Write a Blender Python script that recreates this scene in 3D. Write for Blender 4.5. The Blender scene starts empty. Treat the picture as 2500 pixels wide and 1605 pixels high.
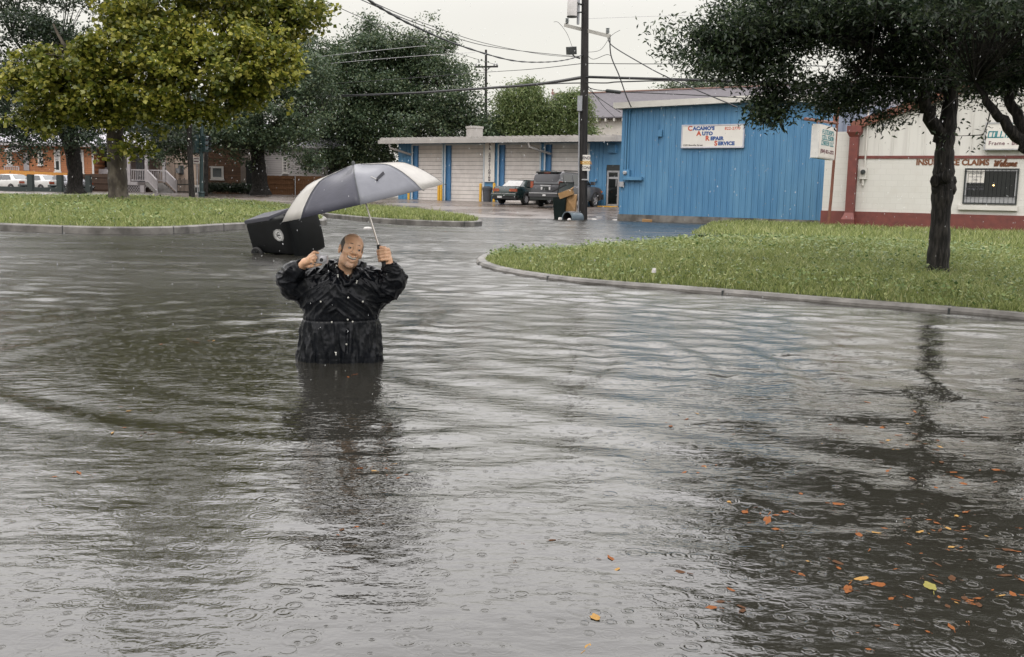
import bpy, bmesh, math, random
import numpy as np
from mathutils import Vector, Matrix, noise as mnoise
R_ = math.radians
rng = np.random.default_rng(7)
random.seed(7)
scene = bpy.context.scene
COL = scene.collection

# ------------------------------------------------------------------ camera
F = 2430.0; CX, CY = 1250.0, 802.5
PITCH = math.atan(330.0/F); ROLL = R_(1.2); CAMH = 1.08
_f = Vector((0, math.cos(PITCH), -math.sin(PITCH)))
_r0 = Vector((1, 0, 0)); _u0 = Vector((0, math.sin(PITCH), math.cos(PITCH)))
_r = _r0*math.cos(ROLL)+_u0*math.sin(ROLL)
_u = -_r0*math.sin(ROLL)+_u0*math.cos(ROLL)
CAM = Vector((0, 0, CAMH))
cd = bpy.data.cameras.new('camera'); cam = bpy.data.objects.new('camera', cd); COL.objects.link(cam)
M = Matrix.Identity(4)
for i in range(3):
    M[i][0] = _r[i]; M[i][1] = _u[i]; M[i][2] = -_f[i]; M[i][3] = CAM[i]
cam.matrix_world = M
cd.sensor_width = 36; cd.lens = 36*F/2500.0
cd.clip_start = 0.05; cd.clip_end = 1500
scene.camera = cam

def ray(px, py):
    return _f + _r*((px-CX)/F) + _u*((CY-py)/F)
def P(px, py, y):
    d = ray(px, py); return CAM + d*(y/d.y)
def G(px, py, z=0.0):
    d = ray(px, py); return CAM + d*((z-CAMH)/d.z)

# ------------------------------------------------------------------ tagging
def tag(o, label=None, cat=None, group=None, kind=None):
    if label: o['label'] = label
    if cat: o['category'] = cat
    if group: o['group'] = group
    if kind: o['kind'] = kind
    return o
def thing(name, label, cat, loc=(0, 0, 0), rotz=0.0, group=None):
    o = bpy.data.objects.new(name, None); COL.objects.link(o)
    o.location = loc; o.rotation_euler = (0, 0, rotz); o.empty_display_size = .2
    return tag(o, label, cat, group)
def copy_tree(o, parent=None):
    c = o.copy(); COL.objects.link(c)
    if parent is not None: c.parent = parent
    for ch in list(o.children): copy_tree(ch, c)
    return c

# ------------------------------------------------------------------ materials
def nd(nt, t, **kw):
    n = nt.nodes.new(t)
    for k, v in kw.items(): setattr(n, k, v)
    return n
def new_mat(name):
    m = bpy.data.materials.new(name); m.use_nodes = True
    nt = m.node_tree; b = nt.nodes['Principled BSDF']
    return m, nt, b
def mixc(nt, fac, a, b, blend='MIX'):
    n = nt.nodes.new('ShaderNodeMix'); n.data_type = 'RGBA'; n.blend_type = blend
    for sock, v in ((n.inputs[0], fac), (n.inputs[6], a), (n.inputs[7], b)):
        if isinstance(v, (int, float)): sock.default_value = v
        elif isinstance(v, (tuple, list)): sock.default_value = (*v[:3], 1)
        else: nt.links.new(v, sock)
    return n.outputs[2]
def math_(nt, op, a, b=None, c=None, clamp=False):
    n = nt.nodes.new('ShaderNodeMath'); n.operation = op; n.use_clamp = clamp
    for i, v in enumerate((a, b, c)):
        if v is None: continue
        if isinstance(v, (int, float)): n.inputs[i].default_value = v
        else: nt.links.new(v, n.inputs[i])
    return n.outputs[0]
def mrange(nt, v, a, b, c=0.0, d=1.0):
    n = nt.nodes.new('ShaderNodeMapRange')
    nt.links.new(v, n.inputs[0])
    for i, x in enumerate((a, b, c, d)): n.inputs[i+1].default_value = x
    return n.outputs[0]
def coords(nt, scale=(1, 1, 1), kind='Object', rot=(0, 0, 0)):
    tc = nt.nodes.new('ShaderNodeTexCoord'); mp = nt.nodes.new('ShaderNodeMapping')
    mp.inputs['Scale'].default_value = scale; mp.inputs['Rotation'].default_value = rot
    nt.links.new(tc.outputs[kind], mp.inputs[0]); return mp.outputs[0]
def noise_(nt, vec, scale, detail=3.0, rough=.55, dist=0.0):
    n = nt.nodes.new('ShaderNodeTexNoise')
    n.inputs['Scale'].default_value = scale; n.inputs['Detail'].default_value = detail
    n.inputs['Roughness'].default_value = rough; n.inputs['Distortion'].default_value = dist
    if vec is not None: nt.links.new(vec, n.inputs['Vector'])
    return n.outputs['Fac']
def bump_(nt, h, bsdf, strength=1.0, dist=.01):
    n = nt.nodes.new('ShaderNodeBump'); n.inputs['Strength'].default_value = strength
    n.inputs['Distance'].default_value = dist
    nt.links.new(h, n.inputs['Height']); nt.links.new(n.outputs[0], bsdf.inputs['Normal']); return n
_mc = {}
def mat(name, c1, c2=None, rough=.6, metal=0.0, spec=.5, nscale=6.0, stretch=(1, 1, 1), bump=0.0, bscale=None,
        lo=.35, hi=.7, emit=None, coat=0.0, detail=4.0):
    """procedural surface: two colours mixed by a noise, optional bump"""
    if name in _mc: return _mc[name]
    m, nt, b = new_mat(name)
    b.inputs['Roughness'].default_value = rough; b.inputs['Metallic'].default_value = metal
    b.inputs['Specular IOR Level'].default_value = spec
    if coat: b.inputs['Coat Weight'].default_value = coat; b.inputs['Coat Roughness'].default_value = .08
    if c2 is None: c2 = tuple(x*.82 for x in c1)
    v = coords(nt, stretch)
    n = noise_(nt, v, nscale, detail)
    nt.links.new(mixc(nt, mrange(nt, n, lo, hi), c1, c2), b.inputs['Base Color'])
    if bump:
        nb = noise_(nt, v, bscale or nscale*4, 4)
        bump_(nt, nb, b, 1.0, bump)
    if emit:
        b.inputs['Emission Color'].default_value = (*emit[:3], 1); b.inputs['Emission Strength'].default_value = emit[3]
    _mc[name] = m
    return m

# ------------------------------------------------------------------ mesh builder
class MB:
    def __init__(s): s.v = []; s.f = []; s.m = []
    def add(s, vs, fs, m=0):
        o = len(s.v); s.v += [tuple(x) for x in vs]; s.f += [tuple(i+o for i in f) for f in fs]; s.m += [m]*len(fs)
    def poly(s, pts, m=0): s.add(pts, [tuple(range(len(pts)))], m)
    def box(s, x0, x1, y0, y1, z0, z1, m=0):
        s.add([(x0, y0, z0), (x1, y0, z0), (x1, y1, z0), (x0, y1, z0), (x0, y0, z1), (x1, y0, z1), (x1, y1, z1), (x0, y1, z1)],
              [(0, 3, 2, 1), (4, 5, 6, 7), (0, 1, 5, 4), (1, 2, 6, 5), (2, 3, 7, 6), (3, 0, 4, 7)], m)
    def obox(s, c, size, rot=(0, 0, 0), m=0):
        Rm = Matrix.Rotation(rot[2], 3, 'Z') @ Matrix.Rotation(rot[1], 3, 'Y') @ Matrix.Rotation(rot[0], 3, 'X')
        hx, hy, hz = [k/2 for k in size]; c = Vector(c)
        vs = [c+Rm @ Vector((a*hx, b*hy, d*hz)) for d in (-1, 1) for a, b in ((-1, -1), (1, -1), (1, 1), (-1, 1))]
        s.add(vs, [(0, 3, 2, 1), (4, 5, 6, 7), (0, 1, 5, 4), (1, 2, 6, 5), (2, 3, 7, 6), (3, 0, 4, 7)], m)
    def bar(s, a, b, w, h=None, m=0, up=(0, 0, 1)):
        a = Vector(a); b = Vector(b); d = (b-a); 
        if d.length < 1e-6: return
        h = h or w; t = d.normalized(); upv = Vector(up)
        if abs(t.dot(upv)) > .98: upv = Vector((1, 0, 0))
        x = t.cross(upv).normalized(); y = x.cross(t).normalized()
        vs = [p+x*(i*w/2)+y*(j*h/2) for p in (a, b) for i, j in ((-1, -1), (1, -1), (1, 1), (-1, 1))]
        s.add(vs, [(3, 2, 1, 0), (4, 5, 6, 7), (0, 1, 5, 4), (1, 2, 6, 5), (2, 3, 7, 6), (3, 0, 4, 7)], m)
    def tube(s, pts, r, n=8, cap=True, m=0):
        pts = [Vector(p) for p in pts]; k = len(pts)
        rs = [r]*k if isinstance(r, (int, float)) else list(r)
        vs = []; prev = None
        for i, p in enumerate(pts):
            t = (pts[min(i+1, k-1)]-pts[max(i-1, 0)])
            t = t.normalized() if t.length > 1e-9 else Vector((0, 0, 1))
            if prev is None:
                a = Vector((0, 0, 1)) if abs(t.z) < .9 else Vector((1, 0, 0)); x = t.cross(a).normalized()
            else:
                x = (prev-t*prev.dot(t)); x = x.normalized() if x.length > 1e-6 else t.orthogonal().normalized()
            prev = x; y = t.cross(x)
            for j in range(n):
                a = 2*math.pi*j/n; vs.append(p+(x*math.cos(a)+y*math.sin(a))*rs[i])
        fs = [(i*n+j, i*n+(j+1) % n, (i+1)*n+(j+1) % n, (i+1)*n+j) for i in range(k-1) for j in range(n)]
        if cap: fs += [tuple(range(n-1, -1, -1)), tuple((k-1)*n+j for j in range(n))]
        s.add(vs, fs, m)
    def lathe(s, prof, n=16, mtx=None, m=0, cap=True):
        vs = [Vector((r*math.cos(2*math.pi*j/n), r*math.sin(2*math.pi*j/n), z)) for r, z in prof for j in range(n)]
        if mtx is not None: vs = [mtx @ v for v in vs]
        k = len(prof)
        fs = [(i*n+j, i*n+(j+1) % n, (i+1)*n+(j+1) % n, (i+1)*n+j) for i in range(k-1) for j in range(n)]
        if cap: fs += [tuple(range(n-1, -1, -1)), tuple((k-1)*n+j for j in range(n))]
        s.add(vs, fs, m)
    def prism(s, poly, a0, a1, axis='y', m=0):
        """poly of 2-D points extruded along axis from a0 to a1"""
        n = len(poly)
        def p3(p, a): return (p[0], a, p[1]) if axis == 'y' else ((a, p[0], p[1]) if axis == 'x' else (p[0], p[1], a))
        vs = [p3(p, a0) for p in poly]+[p3(p, a1) for p in poly]
        fs = [tuple(range(n)), tuple(range(2*n-1, n-1, -1))]+[(i, i+n, (i+1) % n+n, (i+1) % n) for i in range(n)]
        s.add(vs, fs, m)
    def build(s, name, mats, parent=None, smooth=None, fixn=True, bevel=0.0):
        me = bpy.data.meshes.new(name); me.from_pydata(s.v, [], s.f)
        mats = mats if isinstance(mats, (list, tuple)) else [mats]
        for mm in mats: me.materials.append(mm)
        if len(mats) > 1: me.polygons.foreach_set('material_index', s.m)
        if fixn or bevel:
            bm = bmesh.new(); bm.from_mesh(me)
            if fixn: bmesh.ops.recalc_face_normals(bm, faces=bm.faces)
            if bevel:
                es = [e for e in bm.edges if len(e.link_faces) == 2 and e.calc_face_angle(0) > .5]
                bmesh.ops.bevel(bm, geom=es, offset=bevel, segments=2, affect='EDGES', clamp_overlap=True)
            bm.to_mesh(me); bm.free()
        if smooth is not None:
            me.polygons.foreach_set('use_smooth', [True]*len(me.polygons)); me.set_sharp_from_angle(angle=R_(smooth))
        me.update()
        o = bpy.data.objects.new(name, me); COL.objects.link(o)
        if parent is not None: o.parent = parent
        return o
def np_mesh(name, V, Fq, m, parent=None, smooth=False):
    """big mesh from numpy arrays: V (n,3), Fq (k,c)"""
    me = bpy.data.meshes.new(name); n = len(V); k, c = Fq.shape
    me.vertices.add(n); me.vertices.foreach_set('co', V.astype(np.float32).ravel())
    me.loops.add(k*c); me.loops.foreach_set('vertex_index', Fq.astype(np.int32).ravel())
    me.polygons.add(k); me.polygons.foreach_set('loop_start', np.arange(0, k*c, c, dtype=np.int32))
    try: me.polygons.foreach_set('loop_total', np.full(k, c, dtype=np.int32))
    except Exception: pass
    if smooth: me.polygons.foreach_set('use_smooth', np.ones(k, dtype=bool))
    me.materials.append(m); me.update(calc_edges=True)
    o = bpy.data.objects.new(name, me); COL.objects.link(o)
    if parent is not None: o.parent = parent
    return o

# ------------------------------------------------------------------ lettering
def text_mesh(name, s, size, m, parent, org, ux, uy, bold=0.0, shear=0.0, align='LEFT', depth=.004, space=1.0, xscale=1.0, line=1.0):
    """text laid on a plane with origin org, x axis ux, y axis uy (vectors in the parent's frame)"""
    cu = bpy.data.curves.new(name, 'FONT'); cu.body = s; cu.size = size; cu.offset = bold; cu.shear = shear
    cu.align_x = align; cu.extrude = depth/2; cu.space_character = space; cu.space_line = line; cu.resolution_u = 3
    t = bpy.data.objects.new(name+'_tmp', cu); COL.objects.link(t)
    dg = bpy.context.evaluated_depsgraph_get(); me = bpy.data.meshes.new_from_object(t.evaluated_get(dg))
    bpy.data.objects.remove(t); bpy.data.curves.remove(cu)
    ux = Vector(ux).normalized(); uy = Vector(uy).normalized(); n = ux.cross(uy)
    Mx = Matrix(((ux.x, uy.x, n.x, org[0]), (ux.y, uy.y, n.y, org[1]), (ux.z, uy.z, n.z, org[2]), (0, 0, 0, 1)))
    me.transform(Mx @ Matrix.Diagonal((xscale, 1, 1, 1)))
    me.materials.clear(); me.materials.append(m); me.name = name
    o = bpy.data.objects.new(name, me); COL.objects.link(o); o.parent = parent
    return o
STROKE = {  # square techno letters on a 1 x 1.4 cell
 'A': [[(0, 0), (0, 1.1), (.3, 1.4), (1, 1.4), (1, 0)], [(0, .6), (1, .6)]], 'B': [[(0, 0), (0, 1.4), (.9, 1.4), (.9, .8), (0, .8)], [(.9, .75), (1, .6), (1, 0), (0, 0)]],
 'C': [[(1, 1.4), (0, 1.4), (0, 0), (1, 0)]], 'E': [[(1, 1.4), (0, 1.4), (0, 0), (1, 0)], [(0, .7), (.8, .7)]],
 'F': [[(1, 1.4), (.3, 1.4), (0, 1.1), (0, 0)], [(0, .7), (.8, .7)]], 'H': [[(0, 0), (0, 1.4)], [(1, 0), (1, 1.4)], [(0, .7), (1, .7)]],
 'I': [[(.5, 0), (.5, 1.4)]], 'L': [[(0, 1.4), (0, 0), (1, 0)]], 'N': [[(0, 0), (0, 1.4), (1, 0), (1, 1.4)]],
 'O': [[(0, 0), (0, 1.4), (1, 1.4), (1, 0), (0, 0)]], 'R': [[(0, 0), (0, 1.4), (1, 1.4), (1, .7), (0, .7)], [(.5, .7), (1, 0)]],
 'S': [[(1, 1.4), (0, 1.4), (0, .7), (1, .7), (1, 0), (0, 0)]], 'T': [[(.5, 0), (.5, 1.4)], [(0, 1.4), (1, 1.4)]], "'": [[(.5, 1.4), (.4, 1.1)]]}
def stroke_text(name, s, h, m, parent, org, ux, uy, thick=.16, wid=.85, slant=0.0):
    ux = Vector(ux).normalized(); uy = Vector(uy).normalized(); n = ux.cross(uy); org = Vector(org)
    k = h/1.4; b = MB(); x = 0
    for ch in s:
        if ch == ' ': x += .8; continue
        nar = ch in "I'"
        for st in STROKE[ch]:
            q = [org+ux*(k*(x+(px-(.25 if nar else 0))*wid+py*slant))+uy*(k*py) for px, py in st]
            for a, c in zip(q[:-1], q[1:]):
                d = (c-a).normalized()*(thick*k*.5); b.bar(a-d, c+d, .006, thick*k, up=tuple(d.cross(n).normalized() if d.length else uy))
        x += (.55 if nar else 1.0)*wid+.3
    return b.build(name, m, parent)
# ------------------------------------------------------------------ world and sun
SUN_EL, SUN_AZ = R_(58), R_(205)      # azimuth measured from +Y clockwise: behind the camera, to its left
w = bpy.data.worlds.new('World'); scene.world = w; w.use_nodes = True
nt = w.node_tree; bg = nt.nodes['Background']
sky = nt.nodes.new('ShaderNodeTexSky'); sky.sky_type = 'NISHITA'; sky.sun_disc = False
sky.sun_elevation = SUN_EL; sky.sun_rotation = SUN_AZ
try: sky.dust_density = 4.0
except Exception: pass
tc = nt.nodes.new('ShaderNodeTexCoord'); sp = nt.nodes.new('ShaderNodeSeparateXYZ'); nt.links.new(tc.outputs['Generated'], sp.inputs[0])
mr = nt.nodes.new('ShaderNodeMapRange'); mr.interpolation_type = 'SMOOTHSTEP'; nt.links.new(sp.outputs[2], mr.inputs[0])
mr.inputs[1].default_value = .16; mr.inputs[2].default_value = .38; mr.inputs[3].default_value = 9.9; mr.inputs[4].default_value = 26.0
cl = noise_(nt, tc.outputs['Generated'], 2.2, 4)
lum = math_(nt, 'MULTIPLY', mr.outputs[0], mrange(nt, cl, .3, .7, .94, 1.05))
tint = mixc(nt, mrange(nt, sp.outputs[2], .14, .40), (.985, .96, .88), (.985, .96, .965))
vm = nt.nodes.new('ShaderNodeVectorMath'); vm.operation = 'SCALE'; nt.links.new(tint, vm.inputs[0]); nt.links.new(lum, vm.inputs['Scale'])
nt.links.new(mixc(nt, .93, sky.outputs[0], vm.outputs[0]), bg.inputs[0]); bg.inputs[1].default_value = .1
sl = bpy.data.lights.new('sun', 'SUN'); sun = bpy.data.objects.new('sun', sl); COL.objects.link(sun)
sl.energy = .9; sl.angle = R_(24); sl.color = (1, .95, .87)
sd = Vector((math.sin(SUN_AZ)*math.cos(SUN_EL), math.cos(SUN_AZ)*math.cos(SUN_EL), math.sin(SUN_EL)))
sun.rotation_euler = sd.to_track_quat('Z', 'Y').to_euler(); sun.location = (-10, -20, 40)
scene.view_settings.view_transform = 'Standard'; scene.view_settings.look = 'None'
scene.view_settings.exposure = 0; scene.view_settings.gamma = 1
scene.render.engine = 'CYCLES'
cy = scene.cycles; cy.max_bounces = 5; cy.diffuse_bounces = 2; cy.glossy_bounces = 3; cy.transmission_bounces = 3; cy.transparent_max_bounces = 6
cy.caustics_reflective = False; cy.caustics_refractive = False; cy.sample_clamp_indirect = 6
cy.use_denoising = True; cy.denoiser = 'OPENIMAGEDENOISE'

# ------------------------------------------------------------------ palette
PAL = dict(
 blue=mat('blue_siding', (.066, .195, .35), (.10, .245, .395), .5, nscale=1.6, detail=7, lo=.42, hi=.68, stretch=(1, 1, .22), bump=.002, bscale=30),
 blue_dark=mat('blue_trim', (.05, .16, .33), (.07, .20, .38), .55, nscale=2),
 white=mat('white_paint', (.60, .58, .535), (.54, .52, .48), .6, nscale=2.5, bump=.002, bscale=25),
 cream_metal=mat('cream_metal', (.37, .35, .33), (.29, .275, .26), .45, nscale=1.5, stretch=(1, 1, .3)),
 rollup=mat('rollup_door', (.70, .655, .62), (.60, .56, .53), .55, nscale=3, stretch=(1, 1, .6)),
 red=mat('oxblood_paint', (.17, .045, .035), (.12, .033, .028), .55, nscale=5, bump=.003, bscale=20),
 rust=mat('rusty_brown_paint', (.20, .075, .045), (.14, .05, .032), .6, nscale=9, bump=.002),
 dark=mat('dark_metal', (.018, .022, .022), (.03, .034, .033), .5, nscale=9),
 black=mat('black_rubber', (.012, .012, .013), (.02, .02, .02), .7, nscale=12),
 concrete=mat('wet_concrete', (.185, .175, .16), (.065, .06, .053), .45, nscale=2.2, bump=.008, bscale=30, detail=9, lo=.38, hi=.62),
 glass=mat('dark_window_glass', (.006, .008, .008), (.012, .014, .014), .06, spec=.45, nscale=1),
 shingle=mat('grey_shingles', (.105, .095, .105), (.07, .063, .07), .7, nscale=3, stretch=(1, 1, 4), bump=.02, bscale=9),
 shingle_pale=mat('pale_wet_shingles', (.40, .385, .42), (.31, .30, .335), .5, nscale=2, bump=.02, bscale=7),
 yellow=mat('yellow_paint', (.62, .36, .03), (.52, .28, .025), .5, nscale=6),
 bark=mat('dark_wet_bark', (.009, .008, .007), (.058, .052, .045), .7, spec=.25, nscale=30, stretch=(1, 1, .16), bump=.03, bscale=30, lo=.45, hi=.75),
 bark2=mat('mottled_sycamore_bark', (.035, .026, .018), (.13, .11, .08), .75, nscale=3.2, stretch=(1, 1, .5), bump=.02, bscale=14, lo=.45, hi=.72),
 pole=mat('creosote_pole_wood', (.012, .011, .011), (.036, .033, .032), .7, spec=.25, nscale=8, stretch=(1, 1, .12), bump=.01, bscale=18),
 galv=mat('galvanised_steel', (.42, .42, .43), (.33, .33, .34), .4, metal=.3, nscale=5),
 grey=mat('grey_enamel', (.36, .36, .37), (.30, .30, .31), .4, nscale=4),
 cable=mat('black_cable', (.014, .015, .016), (.02, .02, .022), .6, nscale=20),
 soil=mat('grassy_soil', (.055, .075, .02), (.035, .05, .014), .9, nscale=3, bump=.03, bscale=9, detail=6),
)

# ------------------------------------------------------------------ terrain (bed of the flooded street, rising to the lots behind)
def gz(x, y):
    xs = [-20, 10, 24, 38, 44.5, 50, 56, 61, 66, 80, 400]
    zr = [-.85, -.85, -.5, -.12, .0, .16, .38, .52, .55, .6, .6]
    zl = [-.85, -.85, -.55, -.2, .1, .25, .38, .42, .42, .55, .6]
    a = np.interp(y, xs, zr); b = np.interp(y, xs, zl)
    t = np.clip((x+8)/-10.0, 0, 1)
    return a*(1-t)+b*t
m, nt, b = new_mat('wet_asphalt')
v = coords(nt); n1 = noise_(nt, v, .35, 5); n2 = noise_(nt, v, 40, 3)
c = mixc(nt, mrange(nt, n1, .35, .65), (.10, .075, .058), (.165, .135, .115))
nt.links.new(mixc(nt, mrange(nt, n2, .3, .7, 0, .35), c, (.05, .045, .04)), b.inputs['Base Color'])
nt.links.new(mrange(nt, n1, .42, .62, .22, .42), b.inputs['Roughness'])
b.inputs['Specular IOR Level'].default_value = 1.0
h = math_(nt, 'ADD', math_(nt, 'MULTIPLY', n2, .3), noise_(nt, v, 5, 3)); bump_(nt, h, b, .5, .01)
ys = np.concatenate([np.linspace(-12, 30, 22), np.linspace(31, 90, 60), np.array([100, 130, 180, 260, 420, 900])])
xs = np.concatenate([np.array([-700, -300, -160, -110]), np.linspace(-80, 60, 71), np.array([90, 140, 260, 700])])
X, Y = np.meshgrid(xs, ys); V = np.stack([X, Y, gz(X, Y)], -1).reshape(-1, 3)
ny, nx = len(ys), len(xs); idx = np.arange(ny*nx).reshape(ny, nx)
Fq = np.stack([idx[:-1, :-1], idx[:-1, 1:], idx[1:, 1:], idx[1:, :-1]], -1).reshape(-1, 4)
tag(np_mesh('ground', V, Fq, m, smooth=True), kind='structure')

# ------------------------------------------------------------------ flood water
MAN = G(846, 880, 0)
m, nt, b = new_mat('flood_water')
b.inputs['Base Color'].default_value = (.020, .019, .015, 1)
b.inputs['IOR'].default_value = 1.70; b.inputs['Specular IOR Level'].default_value = .5
v = coords(nt)
vs_ = coords(nt, (.55, 1.0, 1.0))
def rings(scale, amp, seedoff):
    mp = coords(nt, (1, 1, 1)); off = nt.nodes.new('ShaderNodeVectorMath'); off.operation = 'ADD'; off.inputs[1].default_value = (seedoff, seedoff*.7, 0)
    nt.links.new(mp, off.inputs[0])
    vo = nt.nodes.new('ShaderNodeTexVoronoi'); vo.voronoi_dimensions = '2D'; vo.inputs['Scale'].default_value = scale; nt.links.new(off.outputs[0], vo.inputs['Vector'])
    sc = nt.nodes.new('ShaderNodeSeparateColor'); nt.links.new(vo.outputs['Color'], sc.inputs[0])
    rad = mrange(nt, sc.outputs[0], 0, 1, .04, .36)
    d = math_(nt, 'DIVIDE', math_(nt, 'SUBTRACT', vo.outputs['Distance'], rad), .045)
    g = math_(nt, 'EXPONENT', math_(nt, 'MULTIPLY', math_(nt, 'MULTIPLY', d, d), -.28))
    g = math_(nt, 'MULTIPLY', g, math_(nt, 'COSINE', math_(nt, 'MULTIPLY', d, 2.2)))
    fade = math_(nt, 'MULTIPLY', mrange(nt, sc.outputs[1], .25, 1, 0, 1), mrange(nt, rad, .04, .36, 1.0, .35))
    return math_(nt, 'MULTIPLY', math_(nt, 'MULTIPLY', g, fade), amp)
patch = mrange(nt, noise_(nt, vs_, .5, 3), .35, .65, .35, 1.0)
sy = nt.nodes.new('ShaderNodeSeparateXYZ'); nt.links.new(v, sy.inputs[0])
ruf = mrange(nt, sy.outputs[1], 3.8, 13.0, .06, .26)
nt.links.new(math_(nt, 'MULTIPLY', ruf, mrange(nt, noise_(nt, coords(nt, (.35, 1, 1)), 1.1, 3), .35, .65, .75, 1.1)), b.inputs['Roughness'])
h = math_(nt, 'MULTIPLY', math_(nt, 'MULTIPLY', noise_(nt, vs_, 5.5, 2, .5), .0100), patch)
h = math_(nt, 'ADD', h, math_(nt, 'MULTIPLY', math_(nt, 'MULTIPLY', noise_(nt, vs_, 22, 3, .55), .0036), patch))
h = math_(nt, 'ADD', h, math_(nt, 'MULTIPLY', math_(nt, 'MULTIPLY', noise_(nt, vs_, 62, 2, .5), .0009), patch))
h = math_(nt, 'ADD', h, rings(6.5, .0008, 0.0)); h = math_(nt, 'ADD', h, rings(10.0, .0007, 3.3)); h = math_(nt, 'ADD', h, rings(16.0, .0006, 7.7))
bump_(nt, h, b, 1.0, 1.0)
WATER_MAT = m
ys = [-14, -6, -2, .2, .8]; q_ = .8
while q_ < 96: q_ += min(max(.012, .0055*q_), .085) if q_ < 48 else 1.2; ys.append(q_)
ys = np.array(ys)
ts = np.linspace(-1, 1, 460)
V = np.zeros((len(ys), len(ts), 3))
half = np.maximum(6.0, np.abs(ys)*.75+3)
V[:, :, 0] = ts[None, :]*half[:, None]; V[:, :, 1] = ys[:, None]
Xw, Yw = V[:, :, 0], V[:, :, 1]
def wn(fx, fy, ph): return np.sin(fx*Xw+fy*Yw+ph)
wob = .6*wn(.9, .6, .3)+.5*wn(-.6, 1.3, 2.0)+.4*wn(1.7, -.9, 4.1)
rr = np.sqrt((Xw-MAN.x)**2+(Yw-MAN.y)**2*1.0)
ang = np.arctan2(Yw-MAN.y, Xw-MAN.x)
gate = np.clip(.5+.5*np.sin(2.3*ang+.8*np.sin(rr*.9)+1.0)+.5*wn(1.1, 1.9, .7), 0, 1.2)
ampl = .0042*np.exp(-((rr-2.6)/1.9)**2)*gate*np.clip((rr-.25)/.5, 0, 1)
Z = ampl*np.sin(rr*2*np.pi/.52+2.6*wob)+ampl*.6*np.sin(rr*2*np.pi/.31+4.2*wob+1)
env = .5+.5*wn(.35, .22, 1.0)*wn(.21, -.31, .4)
r3 = np.random.default_rng(5); far = np.clip((Yw-4.0)/7.0, .14, 1.0)*(.62+.38*np.sin(.5*Xw+.9*np.sin(.37*Yw))*np.sin(.33*Yw+1.2*np.sin(.28*Xw))+.25*wn(.9, 1.7, 2.0))
Wv = 0
for i_ in range(20):
    lam = r3.uniform(.15, .55); th_ = r3.normal(0, .62); k_ = 2*np.pi/lam
    Wv = Wv+(.046 if lam < .4 else .026)*lam/(2*np.pi)*np.sin(k_*np.sin(th_)*Xw+k_*np.cos(th_)*Yw+r3.uniform(0, 6.28)+1.6*wn(r3.uniform(.4, 1.2), r3.uniform(.4, 1.2), i_)+1.1*wn(r3.uniform(1.5, 2.6), r3.uniform(-2.2, 2.2), 2*i_))
Z += .0022*env*(wn(2.1, 8.3, .2)+wn(-3.2, 9.9, 1.7)+.7*wn(5.0, 12.0, 3.0)+.7*wn(-6.5, 14.0, 5.0))
c2 = G(2050, 1010, 0); r2 = np.sqrt((Xw-c2.x-1.5)**2+(Yw-c2.y-3.0)**2)
Z += .0045*np.exp(-((r2-4.2)/1.1)**2)*np.sin(r2*2*np.pi/.62+2.2*wob)*(Xw > MAN.x)
Z = Z*np.clip((60-Yw)/35, 0, 1)+.9*Wv*far*np.clip((47-Yw)/6, 0, 1)
V[:, :, 2] = Z
idx = np.arange(len(ys)*len(ts)).reshape(len(ys), len(ts))
Fq = np.stack([idx[:-1, :-1], idx[:-1, 1:], idx[1:, 1:], idx[1:, :-1]], -1).reshape(-1, 4)
tag(np_mesh('water', V.reshape(-1, 3), Fq, m, smooth=True), kind='structure')
WV = V
def water_z(x, y):
    i = int(np.clip(np.searchsorted(ys, y), 1, len(ys)-1)); j = int(np.clip((x/half[i]+1)/2*(len(ts)-1)+.5, 0, len(ts)-1)); return float(WV[i, j, 2])

# ------------------------------------------------------------------ grass islands with kerbs
def chaikin(pts, n=2):
    for _ in range(n):
        q = []
        for i in range(len(pts)):
            a, c = pts[i], pts[(i+1) % len(pts)]
            q += [a*.75+c*.25, a*.25+c*.75]
        pts = q
    return pts
def inside(poly, X, Y):
    res = np.zeros(X.shape, bool); n = len(poly)
    for i in range(n):
        x0, y0 = poly[i]; x1, y1 = poly[(i+1) % n]
        cond = ((y0 > Y) != (y1 > Y)); xi = (x1-x0)*(Y-y0)/((y1-y0) if abs(y1-y0) > 1e-9 else 1e-9)+x0
        res ^= cond & (X < xi)
    return res
def edge_dist(poly, X, Y):
    d = np.full(X.shape, 1e9); n = len(poly)
    for i in range(n):
        a = np.array(poly[i]); c = np.array(poly[(i+1) % n]); ab = c-a
        tt = np.clip(((X-a[0])*ab[0]+(Y-a[1])*ab[1])/max(ab@ab, 1e-9), 0, 1)
        d = np.minimum(d, np.hypot(X-a[0]-tt*ab[0], Y-a[1]-tt*ab[1]))
    return d
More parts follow.
